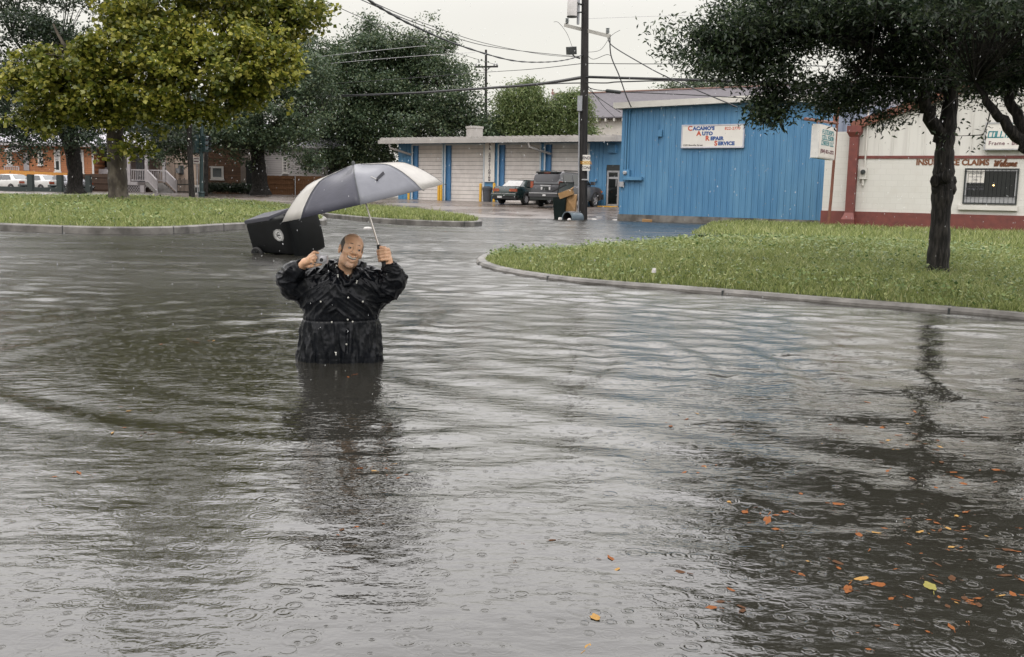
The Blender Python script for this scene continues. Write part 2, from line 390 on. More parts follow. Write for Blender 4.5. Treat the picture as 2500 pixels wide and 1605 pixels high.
def grass_mat(name, dark, mid, light, yellow):
    m, nt, b = new_mat(name)
    ge = nt.nodes.new('ShaderNodeNewGeometry'); rp = nt.nodes.new('ShaderNodeValToRGB')
    nt.links.new(ge.outputs['Random Per Island'], rp.inputs[0])
    e = rp.color_ramp.elements; e[0].position = 0; e[0].color = (*dark, 1); e[1].position = 1; e[1].color = (*yellow, 1)
    for p_, c_ in ((.45, mid), (.85, light)):
        q = e.new(p_); q.color = (*c_, 1)
    v = coords(nt); n = noise_(nt, v, .8, 4)
    nt.links.new(mixc(nt, mrange(nt, n, .42, .62, 0, .6), rp.outputs[0], mid), b.inputs['Base Color'])
    b.inputs['Roughness'].default_value = .5; b.inputs['Specular IOR Level'].default_value = .4
    tr = nt.nodes.new('ShaderNodeBsdfTranslucent'); mx = nt.nodes.new('ShaderNodeMixShader'); mx.inputs[0].default_value = .35
    nt.links.new(rp.outputs[0], tr.inputs[0])
    out = nt.nodes['Material Output']
    nt.links.new(b.outputs[0], mx.inputs[1]); nt.links.new(tr.outputs[0], mx.inputs[2]); nt.links.new(mx.outputs[0], out.inputs[0])
    return m
GRASS = grass_mat('wet_grass', (.070, .105, .028), (.195, .235, .070), (.33, .365, .13), (.50, .475, .26))
WEED = grass_mat('broad_leaf_weeds', (.05, .095, .03), (.14, .20, .065), (.25, .31, .12), (.40, .41, .18))
def blades(name, pos, hgt, wid, m, label=None, lean=1.0):
    n = len(pos); a = rng.uniform(0, 2*np.pi, n); la = rng.uniform(0, 2*np.pi, n)
    h = hgt; wv = np.stack([np.cos(a), np.sin(a), np.zeros(n)], -1)*(wid/2)[:, None]
    lv = np.stack([np.cos(la), np.sin(la), np.zeros(n)], -1)*(h*rng.uniform(.1, lean, n))[:, None]
    up = np.stack([np.zeros(n), np.zeros(n), h], -1)
    v0 = pos-wv; v1 = pos+wv; mid = pos+up*.6+lv*.35; v2 = mid+wv*.8; v3 = mid-wv*.8; tip = pos+up*rng.uniform(.75, 1, n)[:, None]+lv
    V = np.stack([v0, v1, v2, v3, tip, tip+wv*.12], 1).reshape(-1, 3)
    base = (np.arange(n)*6)[:, None]
    Fq = np.concatenate([base+np.array([0, 1, 2, 3]), base+np.array([3, 2, 5, 4])], 0)
    o = np_mesh(name, V, Fq, m); return tag(o, label, 'grass' if label else None, kind='stuff')
def weeds(name, pos, size, m, label):
    n = len(pos); a = rng.uniform(0, 2*np.pi, n); t = rng.uniform(-.5, .9, n)
    d = np.stack([np.cos(a)*np.cos(t), np.sin(a)*np.cos(t), np.sin(t)], -1); s = np.stack([-np.sin(a), np.cos(a), np.zeros(n)], -1)
    L = size[:, None]
    V = np.stack([pos, pos+d*L*.5+s*L*.42, pos+d*L, pos+d*L*.5-s*L*.42], 1).reshape(-1, 3)
    Fq = (np.arange(n)*4)[:, None]+np.array([0, 1, 2, 3])
    return tag(np_mesh(name, V, Fq, m), label, 'weeds', kind='stuff')
def island(poly, top, crown, nb, hrange, label, dens_pow=1.0, kerb_h=.15, seed=1, wmul=1.0, nw=0, kerb=True, wlabel=None):
    """poly: list of Vector (plan) counter-clockwise; lawn surface, kerb ring and blades"""
    pl = [(p.x, p.y) for p in poly]
    x0, x1 = min(p[0] for p in pl), max(p[0] for p in pl); y0, y1 = min(p[1] for p in pl), max(p[1] for p in pl)
    cxy = np.array(pl)
    def zf(X, Y):
        d = edge_dist(pl, X, Y)
        return top+crown*(1-np.exp(-d/ (3.5 if crown < .3 else 8.0)))+.03*np.sin(X*.9+Y*.5)*np.clip(d/3, 0, 1)+.02*np.sin(X*2.3-Y*1.7)*np.clip(d/2, 0, 1)
    # lawn surface: grid cells inside the outline, edge ring triangulated by a fan of the outline itself
    bm = bmesh.new(); vs = [bm.verts.new((p[0], p[1], top)) for p in pl]; f = bm.faces.new(vs)
    bmesh.ops.triangulate(bm, faces=[f])
    step = max(.5, min(x1-x0, y1-y0)/40)
    for ax, lo, hi in ((0, x0, x1), (1, y0, y1)):
        k = lo+step
        while k < hi:
            no = (1, 0, 0) if ax == 0 else (0, 1, 0); co = (k, 0, 0) if ax == 0 else (0, k, 0)
            bmesh.ops.bisect_plane(bm, geom=bm.verts[:]+bm.edges[:]+bm.faces[:], plane_co=co, plane_no=no)
            k += step
    XY = np.array([(v.co.x, v.co.y) for v in bm.verts]); zz = zf(XY[:, 0], XY[:, 1])
    for v_, z_ in zip(bm.verts, zz): v_.co.z = z_
    me = bpy.data.meshes.new('lawn'); bmesh.ops.recalc_face_normals(bm, faces=bm.faces); bm.to_mesh(me); bm.free()
    me.materials.append(PAL['soil']); lo_ = bpy.data.objects.new('lawn', me); COL.objects.link(lo_); tag(lo_, kind='structure')
    me.polygons.foreach_set('use_smooth', [True]*len(me.polygons))
    if kerb:
        kb = MB(); n = len(pl); cen = cxy.mean(0)
        area = sum(pl[i][0]*pl[(i+1) % n][1]-pl[(i+1) % n][0]*pl[i][1] for i in range(n))
        sgn = 1 if area > 0 else -1
        outs = []
        for i in range(n):
            a = Vector((*pl[i-1], 0)); c = Vector((*pl[(i+1) % n], 0)); t_ = (c-a).normalized(); outs.append(Vector((t_.y, -t_.x, 0))*sgn)
        prof = [(-.02, -1.0), (.15, -1.0), (.15, kerb_h-.03), (.12, kerb_h), (-.02, kerb_h)]
        vv = []; 
        for i in range(n):
            for o_, z_ in prof: vv.append(Vector((*pl[i], 0))+outs[i]*o_+Vector((0, 0, z_)))
        k = len(prof); ff = [(i*k+j, i*k+j+1, ((i+1) % n)*k+j+1, ((i+1) % n)*k+j) for i in range(n) for j in range(k-1)]
        kb.add(vv, ff); acc = 0.0
        for i in range(n):
            a = Vector((*pl[i], 0)); c = Vector((*pl[(i+1) % n], 0)); L_s = (c-a).length; dirn = (c-a).normalized(); nn = Vector((dirn.y, -dirn.x, 0))*sgn
            while acc < L_s:
                q = a+dirn*acc; kb.bar(q+nn*-.01+Vector((0, 0, kerb_h+.001)), q+nn*.152+Vector((0, 0, kerb_h-.012)), .022, .006, m=1); kb.bar(q+nn*.1515+Vector((0, 0, -.05)), q+nn*.1515+Vector((0, 0, kerb_h-.012)), .022, .006, m=1, up=(nn.x, nn.y, .01)); acc += 2.4
            acc -= L_s
        tag(kb.build('kerb', [PAL['concrete'], PAL['dark']], smooth=30), kind='structure')
    # blades: more of them near the camera
    pts = []
    tot = 0
    while tot < nb:
        X = rng.uniform(x0, x1, nb*2); Y = rng.uniform(y0, y1, nb*2)
        keep = inside(pl, X, Y) & (rng.uniform(0, 1, nb*2) < (y0/np.maximum(Y, .1))**dens_pow) & (np.abs(X) < Y*.62+3)
        X, Y = X[keep], Y[keep]; pts.append(np.stack([X, Y], -1)); tot += len(X)
    XY = np.concatenate(pts)[:nb]; X, Y = XY[:, 0], XY[:, 1]
    tall = .45+.3*np.sin(X*1.3+np.sin(Y*.9)*2)*np.sin(Y*1.1+1.3*np.sin(X*.7))+.5*np.clip(np.sin(X*3.1+2*np.sin(Y*1.7))*np.sin(Y*2.7+1.5*np.sin(X*2.1)), 0, 1)**2+.8*(rng.uniform(0, 1, nb) > .97)
    
    ed = edge_dist(pl, X, Y)
    h = rng.uniform(hrange[0], hrange[1], nb)*(.7+.6*tall)*np.clip(.55+ed*.5, 0, 1)
    wid = (.004+.00055*Y)*wmul*rng.uniform(.7, 1.3, nb)
    blades('grass', np.stack([X, Y, zf(X, Y)-.01], -1), h, wid, GRASS, label)
    if nw:
        # weed patches
        cx_ = rng.uniform(x0, x1, 500); cy_ = rng.uniform(y0, y1, 500); ok = inside(pl, cx_, cy_) & (np.abs(cx_) < cy_*.62+2); cx_, cy_ = cx_[ok], cy_[ok]
        pr = (y0/cy_)**1.2; pr /= pr.sum(); pick = rng.choice(len(cx_), nw, p=pr)
        X = cx_[pick]+rng.normal(0, .35, nw); Y = cy_[pick]+rng.normal(0, .35, nw); ok = inside(pl, X, Y); X, Y = X[ok], Y[ok]
        Z_ = zf(X, Y)+rng.uniform(.02, hrange[1]*.9, len(X))
        weeds('weeds', np.stack([X, Y, Z_], -1), rng.uniform(.03, .07, len(X))*np.clip(Y/16, .8, 2), WEED, wlabel)
    return zf
ri = [G(*q, 0) for q in ((2560, 783), (2500, 777), (2300, 759), (2000, 736), (1700, 711), (1500, 697), (1400, 688), (1300, 674), (1230, 662), (1186, 648), (1186, 634), (1225, 617))]
ri += [Vector((*G(*q, .2).xy, 0)) for q in ((1300, 602), (1420, 588), (1560, 578), (1750, 575), (2000, 580), (2300, 590), (2600, 603))]
ri = list(reversed(chaikin(ri, 2)))
Z_RIGHT = island(ri, .045, .25, 150000, (.05, .17), 'bright green wet grass on the kerbed island around the right oak', 1.3, nw=13000, wmul=.85, kerb_h=.055, wlabel='low leafy weeds among the grass of the right island')
strip = [Vector((*G(*q, .12).xy, 0)) for q in ((1685, 570), (2000, 590), (2300, 602), (2620, 616), (2640, 572), (2300, 563), (2090, 556), (2000, 549), (1740, 541))]
Z_STRIP = island(list(reversed(strip)), .10, .05, 22000, (.06, .22), 'pale green grass strip along the foot of the blue wall', .5, kerb=False, wmul=.9)
lm = [G(*q, 0) for q in ((-260, 548), (-60, 560), (140, 569), (300, 573), (420, 571), (560, 560), (680, 556), (770, 553))]
lm += [G(792, 541, .05), G(770, 524, .15)]
lm += [Vector((*P(735, 500, 50).xy, 0)), Vector((*P(640, 492, 58).xy, 0)), Vector((*P(500, 487, 60).xy, 0)), Vector((*P(250, 480, 57).xy, 0)), Vector((*P(-300, 470, 56).xy, 0))]
Z_LEFT = island(chaikin(lm, 2), .14, .42, 165000, (.08, .24), 'long yellow green grass on the wide left median', 1.0, nw=7000, wmul=.85, kerb_h=.17, wlabel='low leafy weeds along the kerb of the left median')
si = [G(*q, 0) for q in ((775, 528), (850, 537), (940, 546), (1060, 552), (1160, 554), (1170, 548))]
si += [Vector((*G(*q, .15).xy, 0)) for q in ((1120, 531), (1030, 519), (900, 510), (800, 508), (740, 512))]
Z_SMALL = island(chaikin(si, 2), .17, .08, 26000, (.10, .3), 'narrow tongue of bright grass behind the umbrella shaft', .8, kerb_h=.17, wmul=1.1)
# ------------------------------------------------------------------ facades: local x along the wall to the right, y inward, z up
ANG = R_(31.8)
class Frame:
    def __init__(s, org, ang=ANG):
        s.o = Vector((org[0], org[1], 0)); s.a = ang
        s.ux = Vector((math.cos(ang), -math.sin(ang), 0)); s.uy = Vector((math.sin(ang), math.cos(ang), 0))
    def loc(s, px, py, v=0.0):
        d = ray(px, py); o = s.o+s.uy*v
        t = (o-CAM).dot(s.uy)/d.dot(s.uy); p = CAM+d*t
        return (p-s.o).dot(s.ux), p.z
    def u(s, px, py, v=0.0): return s.loc(px, py, v)[0]
    def z(s, px, py, v=0.0): return s.loc(px, py, v)[1]
    def world(s, u, v, z): return s.o+s.ux*u+s.uy*v+Vector((0, 0, z))
    def rect(s, x0, y0, x1, y1, v=0.0):
        """pixel corners -> (u0,u1,z0,z1)"""
        a = s.loc(x0, y0, v); b = s.loc(x1, y1, v); return a[0], b[0], b[1], a[1]
    def root(s, name, label, cat, group=None): return thing(name, label, cat, (s.o.x, s.o.y, 0), -s.a, group)
def frame_ring(mb, u0, u1, z0, z1, w, y0, y1, m=0, bottom=True):
    mb.box(u0, u0+w, y0, y1, z0, z1, m); mb.box(u1-w, u1, y0, y1, z0, z1, m); mb.box(u0+w, u1-w, y0, y1, z1-w, z1, m)
    if bottom: mb.box(u0+w, u1-w, y0, y1, z0, z0+w, m)

# ---- tall blue workshop (gabled front)
Rr = P(2006, 544, 39.2); FB = Frame(Rr)
ul = FB.u(1511, 526); FB = Frame(FB.world(ul, 0, 0)); UB = FB.u(2007, 500)
zl, zr_ = FB.z(1514, 266), FB.z(2018, 254); ua = FB.u(1885, 249); za = FB.z(1885, 249)
shop = FB.root('blue_workshop', 'tall blue metal workshop wall with white roof edge beside the utility pole', 'workshop')
def rooftop(u): return zl+(za-zl)*u/ua if u < ua else za+(zr_-za)*(u-ua)/(UB-ua)
mb = MB(); D = 14.0
zb = .28
mb.add([(0, 0, zb), (UB, 0, zb), (UB, 0, zr_), (ua, 0, za), (0, 0, zl), (0, D, zb), (UB, D, zb), (UB, D, zr_), (ua, D, za), (0, D, zl)],
       [(0, 1, 2, 3, 4), (9, 8, 7, 6, 5), (0, 4, 9, 5), (1, 6, 7, 2)])
k = .12
while k < UB-.05:
    zt = rooftop(k)-.005
    mb.box(k, k+.035, -.028, .002, zb+.002, zt)                 # standing seam
    mb.box(k+.11, k+.122, -.010, .002, zb+.002, zt-.002)
    k += .262
mb.build('wall', PAL['blue'], shop)
mb = MB(); ov = .28; th = .26
mb.add([(-ov, -.35, zl-.02), (ua, -.35, za+.02), (UB+ov, -.35, zr_-.0), (UB+ov, -.35, zr_+th*.9), (ua, -.35, za+th), (-ov, -.35, zl+th*.9),
        (-ov, D, zl-.02), (ua, D, za+.02), (UB+ov, D, zr_), (UB+ov, D, zr_+th*.9), (ua, D, za+th), (-ov, D, zl+th*.9)],
       [(0, 1, 4, 5), (1, 2, 3, 4), (6, 11, 10, 7), (7, 10, 9, 8), (5, 4, 10, 11), (4, 3, 9, 10), (0, 5, 11, 6), (2, 8, 9, 3), (0, 6, 7, 1), (1, 7, 8, 2)])
roof = mb.build('roof', PAL['white'], shop)
mb = MB(); mb.box(-.05, UB+.05, -.06, D, -.4, zb-.003); mb.build('slab', PAL['concrete'], shop)
cd_ = MB()
for x in (1533, 1539):
    u, z1 = FB.loc(x, 276); cd_.tube([(u, -.07, FB.z(x, 418)), (u, -.07, z1), (u+.05, -.16, z1+.12)], .035, 8)
cd_.build('conduit', PAL['blue'], shop, 40)
u0, u1, z0, z1 = FB.rect(1523, 415, 1540, 433)
mb = MB(); mb.box(u0, u1, -.16, -.03, z0, z1); mbx = mb.build('meter_box', PAL['blue'], shop, bevel=.01)
mb = MB(); mb.lathe([(.0, 0), (.085, 0), (.085, .08), (.05, .12), (0, .12)], 18, Matrix.Translation(((u0+u1)/2-.02, -.16, (z0+z1)/2+.02)) @ Matrix.Rotation(R_(90), 4, 'X'))
mb.build('meter', PAL['grey'], mbx, 40)
u0, u1, z0, z1 = FB.rect(1526, 432, 1571, 441); mb = MB(); mb.box(u0, u1, -.20, -.03, z0, z1); mb.build('cable_trough', PAL['blue'], shop, bevel=.008)
u0, u1, z0, z1 = FB.rect(1515, 444, 1525, 457); mb = MB(); mb.box(u0, u1, -.14, -.03, z0, z1); mb.build('fuse_box', PAL['grey'], shop, bevel=.01)
u0, u1, z0, z1 = FB.rect(1609, 318, 1618, 334); mb = MB(); mb.box(u0, u1, -.12, -.03, z0, z1); u, _ = FB.loc(1608, 320); mb.tube([(u, -.05, FB.z(1608, 350)), (u, -.05, FB.z(1608, 303))], .02, 6)
mb.build('junction_box', PAL['blue'], shop)

# sign on the blue wall
u0, u1, z0, z1 = FB.rect(1668.5, 307, 1816.5, 361.5)
z1 = (FB.z(1669, 307.5)+FB.z(1817, 304))/2; z0 = (FB.z(1668, 361)+FB.z(1816, 361))/2
sg = thing('shop_sign', 'white board with red and blue lettering high on the blue wall', 'sign', FB.world(u0, -.1, z0), -ANG)
W, H = u1-u0, z1-z0
SIGNW = mat('sign_white', (.70, .67, .62), (.64, .61, .57), .4, nscale=2)
mb = MB(); mb.box(0, W, -.02, .05, 0, H); mb.build('panel', SIGNW, sg)
mb = MB(); frame_ring(mb, -.02, W+.02, -.02, H+.02, .05, -.035, .052); mb.build('frame', mat('sign_frame', (.50, .50, .56), None, .4), sg)
TB = mat('sign_blue', (.035, .09, .27), None, .5); TR = mat('sign_red', (.52, .085, .04), None, .5)
rows = [('C', "ACAMO'S", .095, .225), ('A', 'UTO', .245, .455), ('R', 'EPAIR', .39, .675), ('S', 'ERVICE', .54, .90)]
for big, rest, fx, fy in rows:
    zbase = H*(1-fy)+.0; 
    tb = text_mesh('lettering', big, H*.29, TR, sg, (W*fx, -.022, zbase-.01), (1, 0, 0), (0, 0, 1), bold=.012, xscale=1.05)
    wd = max(v.co.x for v in tb.data.vertices)
    text_mesh('lettering', rest, H*.215, TB, sg, (wd+.03, -.022, zbase+.005), (1, 0, 0), (0, 0, 1), bold=.014, xscale=1.06, space=1.06)
text_mesh('lettering', '822-2770', H*.175, TR, sg, (W*.695, -.022, H*.775), (1, 0, 0), (0, 0, 1), bold=.004, xscale=1.0, space=1.08, shear=.05)
text_mesh('lettering', '2205 Bienville Street', H*.105, mat('sign_black', (.05, .04, .05), None, .5), sg, (W*.03, -.022, H*.075), (1, 0, 0), (0, 0, 1), bold=.002, xscale=1.0, space=1.05)

# ---- low garage with roll-up doors
FG = Frame(P(1320, 498, 61.0)); ul = FG.u(972, 492); FG = Frame(FG.world(ul, 0, 0)); UG = FG.u(1520, 470)
gar = FG.root('garage', 'long low blue garage with four grey roll up doors and a white eave', 'garage')
zg = FG.z(1320, 499)-.05
ZD = (FG.z(1043, 355)+FG.z(1250, 352))/2; ZE = ZD+.42
doors = [(1007, 1080), (1087, 1181), (1217, 1318), (1330, 1436)]
mb = MB(); edges = [0]
spans = []
for a, c in doors: spans.append((FG.u(a, 430), FG.u(c, 430)))
prev = 0
for s0, s1 in spans:
    mb.box(prev, s0, 0, .3, zg-.3, ZD); prev = s1
gd0, gd1 = FG.u(1479, 460), FG.u(1511.5, 460); zgd = FG.z(1490, 403)
mb.box(prev, gd0, 0, .3, zg-.3, ZD); mb.box(gd1, UG, 0, .3, zg-.3, ZD); mb.box(gd0, gd1, 0, .3, zgd, ZD)
mb.box(0, UG, 0, .3, ZD, ZE)
mb.box(0, .3, .3, 16, zg-.3, ZE); mb.box(.3, UG, 15.7, 16, zg-.3, ZE)
for s0, s1 in [(0, spans[0][0])]+[(spans[3][1], gd0)]:
    k = s0+.1
    while k < s1-.08: mb.box(k, k+.03, -.025, .002, zg-.2, ZD+.2); k += .27
mb.build('wall', PAL['blue'], gar)
JAMB = mat('jamb_white_blue', (.50, .55, .58), (.42, .48, .52), .5, nscale=4)
for s0, s1 in spans:
    d = MB(); hh = ZD-zg; nsl = 14; bh = hh/nsl
    for i in range(nsl):
        z0 = zg+i*bh; d.box(s0+.32, s1-.02, .22, .27, z0+.02, z0+bh-.004); d.box(s0+.32, s1-.02, .245, .27, z0-.004, z0+.02, 1)
    dr = d.build('garage_door', [PAL['rollup'], mat('door_seam', (.22, .19, .18))], gar)
    j = MB(); j.box(s0, s0+.32, .10, .299, zg-.2, ZD); j.box(s0+.32, s1, .28, .299, zg-.2, ZD); j.build('jamb', PAL['blue_dark'], dr)
    j = MB(); j.box(s0-.07, s0+.03, -.04, .0, zg-.1, ZD+.03); j.box(s1-.03, s1+.07, -.04, .0, zg-.1, ZD+.03); j.box(s0+.03, s1-.03, -.04, 0, ZD-.04, ZD+.06); j.build('trim', JAMB, dr)
# eave, gutter, roof
mb = MB(); eo = -1.05; el = -.72; er = UG+.0; sl_ = .045
zt = FG.z(1100, 336, -1.05)
mb.add([(el, eo, zt-.34), (er, eo, zt-.34), (er, eo, zt), (el, eo, zt), (el, 17, zt+.9-.34), (er, 17, zt+.9-.34), (er, 17, zt+.9), (el, 17, zt+.9)],
       [(0, 1, 2, 3), (4, 7, 6, 5), (3, 2, 6, 7), (0, 3, 7, 4), (1, 5, 6, 2), (0, 4, 5, 1)])
k = el+.1
while k < er: mb.box(k, k+.07, eo-.01, eo+.5, zt, zt+.055); k += .42
rf = mb.build('roof', PAL['cream_metal'], gar)
mb = MB(); mb.box(el-.02, er, eo-.16, eo-.004, zt-.35, zt-.12); mb.build('gutter', PAL['cream_metal'], rf)
for px in (952, 1292):
    u = FG.u(px, 345, eo); mb = MB(); mb.tube([(u, eo-.06, zt-.34), (u+.02, eo-.02, zt-.62), (u+.95, -.05, zt-1.0)], .075, 8); mb.build('downspout', PAL['cream_metal'], gar, 40)
mb = MB(); u = FG.u(1179, 326, 4); mb.lathe([(.55, 0), (.55, .75), (.6, .78), (.6, .9), (0, .95)], 20, Matrix.Translation((u, 3.0, zt+.05))); mb.build('roof_vent', PAL['cream_metal'], gar, 40)
# glass door
mb = MB(); frame_ring(mb, gd0+.03, gd1-.03, zg+.06, zgd-.32, .11, .04, .10); mb.box(gd0+.14, gd1-.14, .05, .09, zg+1.62, zg+1.74)
gdr = mb.build('glass_door', PAL['galv'], gar)
mb = MB(); mb.box(gd0+.14, gd1-.14, .06, .08, zg+.17, zgd-.43); mb.build('pane', PAL['glass'], gdr)
mb = MB(); mb.box(gd0, gd1, .02, .25, zgd-.32, zgd); mb.box(gd0+.03, gd1-.03, .11, .2, zg, zgd-.32); mb.build('door_recess', PAL['dark'], gdr)
mb = MB(); mb.bar((gd1-.2, .0, zg+1.2), (gd1-.2, .0, zg+1.6), .04); mb.build('handle', PAL['galv'], gdr)
mb = MB(); ub, zb_ = FG.loc(1449, 441); mb.box(ub-.2, ub+.22, -.12, .0, zb_-.1, zb_+.1); mb.build('hose_tap', PAL['blue'], gar, bevel=.01); mb = MB(); ub, zb_ = FG.loc(1497, 363); mb.box(ub-.25, ub+.25, -.2, .0, zb_-.25, zb_+.2); mb.build('wall_lamp', PAL['blue'], gar)
# air-conditioning sign (vertical)
u0, u1, z0, z1 = FG.rect(1186.5, 350, 1208.5, 445)
sg = thing('vertical_sign', 'tall narrow white sign lettered downwards between two garage doors', 'sign', FG.world(u0, -.08, z0), -ANG)
W, H = u1-u0, z1-z0; mb = MB(); mb.box(0, W, -.03, .03, 0, H); mb.build('panel', SIGNW, sg)
s_ = 'AIR CONDITIONING'; st = H/16.3
for i, ch in enumerate(s_):
    if ch == ' ': continue
    text_mesh('lettering', ch, st*1.12, mat('sign_black', (.05, .04, .05)), sg, (W*.5, -.032, H-st*(i+1)+.02), (1, 0, 0), (0, 0, 1), bold=.012, align='CENTER', xscale=1.15)
# yellow kerb by the glass door
u0, u1 = FG.u(1462, 508), FG.u(1513, 508); kb = thing('painted_kerb', 'yellow painted kerb at the foot of the glass door', 'kerb', FG.world(u0, -1.1, zg-.14), -ANG)
mb = MB(); mb.box(0, u1-u0, 0, .9, 0, .2); mb.build('kerb_block', PAL['yellow'], kb, bevel=.03)
# bollards
blab = ['yellow bollard at the blue wall end by the first garage door', 'left one of the touching pair of yellow bollards between the garage doors', 'right one of the touching pair of yellow bollards between the garage doors',
        'yellow bollard on the left of the grey barrel', 'yellow bollard under the vertical sign behind the dark sedan']
for (px, py, yt), lab in zip(((997.5, 496, 450), (1070.5, 500, 446), (1076.5, 500.5, 446), (1172.5, 502, 448), (1205.5, 508, 447)), blab):
    u, _ = FG.loc(px, py, -.75); w_ = FG.world(u, -.75, 0); z0 = gz(w_.x, w_.y)-.03; h = FG.z(px, yt, -.75)-z0
    bl = thing('bollard', lab, 'bollard', (w_.x, w_.y, z0), 0, 'yellow bollards in front of the garage')
    mb = MB(); mb.lathe([(.085, 0), (.085, h-.05), (.06, h), (0, h+.01)], 14); mb.build('post', PAL['yellow'], bl, 40)
u, _ = FG.loc(1189, 502, -.6); w_ = FG.world(u, -.6, 0); zz = gz(w_.x, w_.y)
br = thing('trash_barrel', 'dark grey plastic barrel between two yellow bollards', 'barrel', (w_.x, w_.y, zz))
mb = MB(); mb.lathe([(.24, 0), (.30, .72), (.33, .72), (.33, .78), (.30, .80)], 20); mb.build('drum', mat('grey_plastic', (.06, .065, .075), None, .55), br, 40)
mb = MB(); mb.lathe([(.33, .80), (.33, .86), (.2, .95), (0, .96)], 20); mb.build('lid', mat('grey_plastic', (.06, .065, .075)), br, 40)

# ---- white collision shop
FW = Frame(P(2070, 540, 36.0))
def wz(px, py, v=0): return FW.z(px, py, v)
UWL = FW.u(2007, 480); UWR = FW.u(2900, 480); UP = FW.u(2085, 450)
wsh = FW.root('white_workshop', 'white painted workshop with oxblood base band and barred window behind the oak', 'workshop')
zs = (wz(2100, 383)+wz(2400, 385.5))/2; zband = (wz(2100, 515)+wz(2490, 529))/2
ze = wz(2090, 309); uapex = FW.u(2560, 300); zapex = ze+(wz(2240, 258)-ze)*(uapex-UP)/(FW.u(2240, 258)-UP)
UE2 = 2*uapex-UP
PBR, nt, b = new_mat('painted_block_wall'); _mc['painted_block_wall'] = PBR
v = coords(nt, (1, 1, 1), 'Object', (R_(90), 0, 0)); bt = nt.nodes.new('ShaderNodeTexBrick'); nt.links.new(v, bt.inputs['Vector'])
bt.inputs['Color1'].default_value = (.60, .585, .545, 1); bt.inputs['Color2'].default_value = (.575, .56, .52, 1); bt.inputs['Mortar'].default_value = (.53, .515, .475, 1)
bt.inputs['Scale'].default_value = 1.0; bt.inputs['Mortar Size'].default_value = .008; bt.inputs['Brick Width'].default_value = .4; bt.inputs['Row Height'].default_value = .2
nz = noise_(nt, v, 2.5, 5); nt.links.new(mixc(nt, mrange(nt, nz, .5, .75, 0, .3), bt.outputs[0], (.5, .47, .41)), b.inputs['Base Color'])
b.inputs['Roughness'].default_value = .65; bump_(nt, bt.outputs['Fac'], b, -.4, .006)
mb = MB(); mb.box(UP-.1, UE2, 0, .3, zband, zs); mb.build('lower_wall', PBR, wsh)
mb = MB(); UPW = UE2
mb.add([(UP-.05, .0, zs), (UE2, .0, zs), (UE2, .0, ze), (uapex, .0, zapex), (UP-.05, .0, ze), (UP-.05, 18, zs), (UE2, 18, zs), (UE2, 18, ze), (uapex, 18, zapex), (UP-.05, 18, ze)],
       [(0, 1, 2, 3, 4), (9, 8, 7, 6, 5), (0, 4, 9, 5), (1, 6, 7, 2), (4, 3, 8, 9), (3, 2, 7, 8)])
k = UP+.2
while k < UE2-.1:
    zt_ = ze+(zapex-ze)*(1-abs(k-uapex)/(uapex-UP))-.06; mb.box(k, k+.05, -.02, .001, zs+.01, zt_); k += .5
CORR = mat('streaked_white_metal', (.60, .585, .545), (.47, .45, .42), .55, nscale=3.0, stretch=(1.6, 1, .12), lo=.48, hi=.78)
mb.build('upper_wall', CORR, wsh)
mb = MB(); mb.box(UP-.05, UE2, -.03, .001, zs-.05, zs+.05); mb.build('stripe', PAL['red'], wsh)
mb = MB(); mb.box(UWL, UE2, -.05, .3, -.4, zband)
for zz_ in np.arange(.35, zband, .2): mb.box(UWL, UE2, -.053, -.05, zz_, zz_+.012)
mb.build('base_band', PAL['red'], wsh)
mb = MB(); mb.bar((UP-.2, -.06, ze+.0), (uapex, -.06, zapex+.02), .2, .30, up=(0, 0, 1)); mb.bar((uapex, -.06, zapex+.02), (UE2+.2, -.06, ze), .2, .3); mb.build('roof_trim', PAL['rust'], wsh)
mb = MB(); mb.box(UWL, UP-.12, .08, .38, zband, wz(2040, 322)); mb.build('side_wall', PBR, wsh)
# corrugated grey wall set back
mb = MB(); u0, u1 = FW.u(2040, 300, 3), FW.u(2170, 300, 3); z0, z1 = wz(2060, 330, 3), wz(2060, 262, 3)
k = u0; i = 0
while k < u1: 
    mb.add([(k, 3, z0), (k+.14, 2.93, z0), (k+.28, 3, z0), (k, 3, z1), (k+.14, 2.93, z1), (k+.28, 3, z1)], [(0, 1, 4, 3), (1, 2, 5, 4)]); k += .28
mb.build('corrugated_wall', mat('blue_grey_corrugated', (.22, .25, .32), (.16, .18, .24), .5, nscale=3, stretch=(1, 1, .2)), wsh)
# downpipe with hopper and plinth
u0, u1 = FW.u(2073, 430), FW.u(2094, 430); zh0, zh1 = wz(2080, 336), wz(2080, 309)
mb = MB(); mb.box(u0, u1, -.30, -.05, zband-.05, zh0)
um = (u0+u1)/2; wl = FW.u(2101, 320)-FW.u(2067, 320)
mb.add([(u0, -.30, zh0), (u1, -.30, zh0), (u1, -.05, zh0), (u0, -.05, zh0), (um-wl/2, -.38, zh0+.16), (um+wl/2, -.38, zh0+.16), (um+wl/2, -.05, zh0+.16), (um-wl/2, -.05, zh0+.16)],
       [(0, 1, 5, 4), (1, 2, 6, 5), (3, 0, 4, 7), (2, 3, 7, 6)])
mb.box(um-wl/2, um+wl/2, -.38, -.05, zh0+.16, zh1)
mb.add([(u0-.08, -.45, -.2), (u1+.08, -.45, -.2), (u1+.08, -.05, -.2), (u0-.08, -.05, -.2), (u0-.08, -.45, zband-.28), (u1+.08, -.45, zband-.28), (u1, -.05, zband-.03), (u0, -.05, zband-.03), (u0, -.30, zband-.05), (u1, -.30, zband-.05)],
       [(0, 1, 5, 4), (4, 5, 9, 8), (1, 2, 6, 9, 5), (3, 0, 4, 8, 7)])
mb.build('downpipe', PAL['red'], wsh)
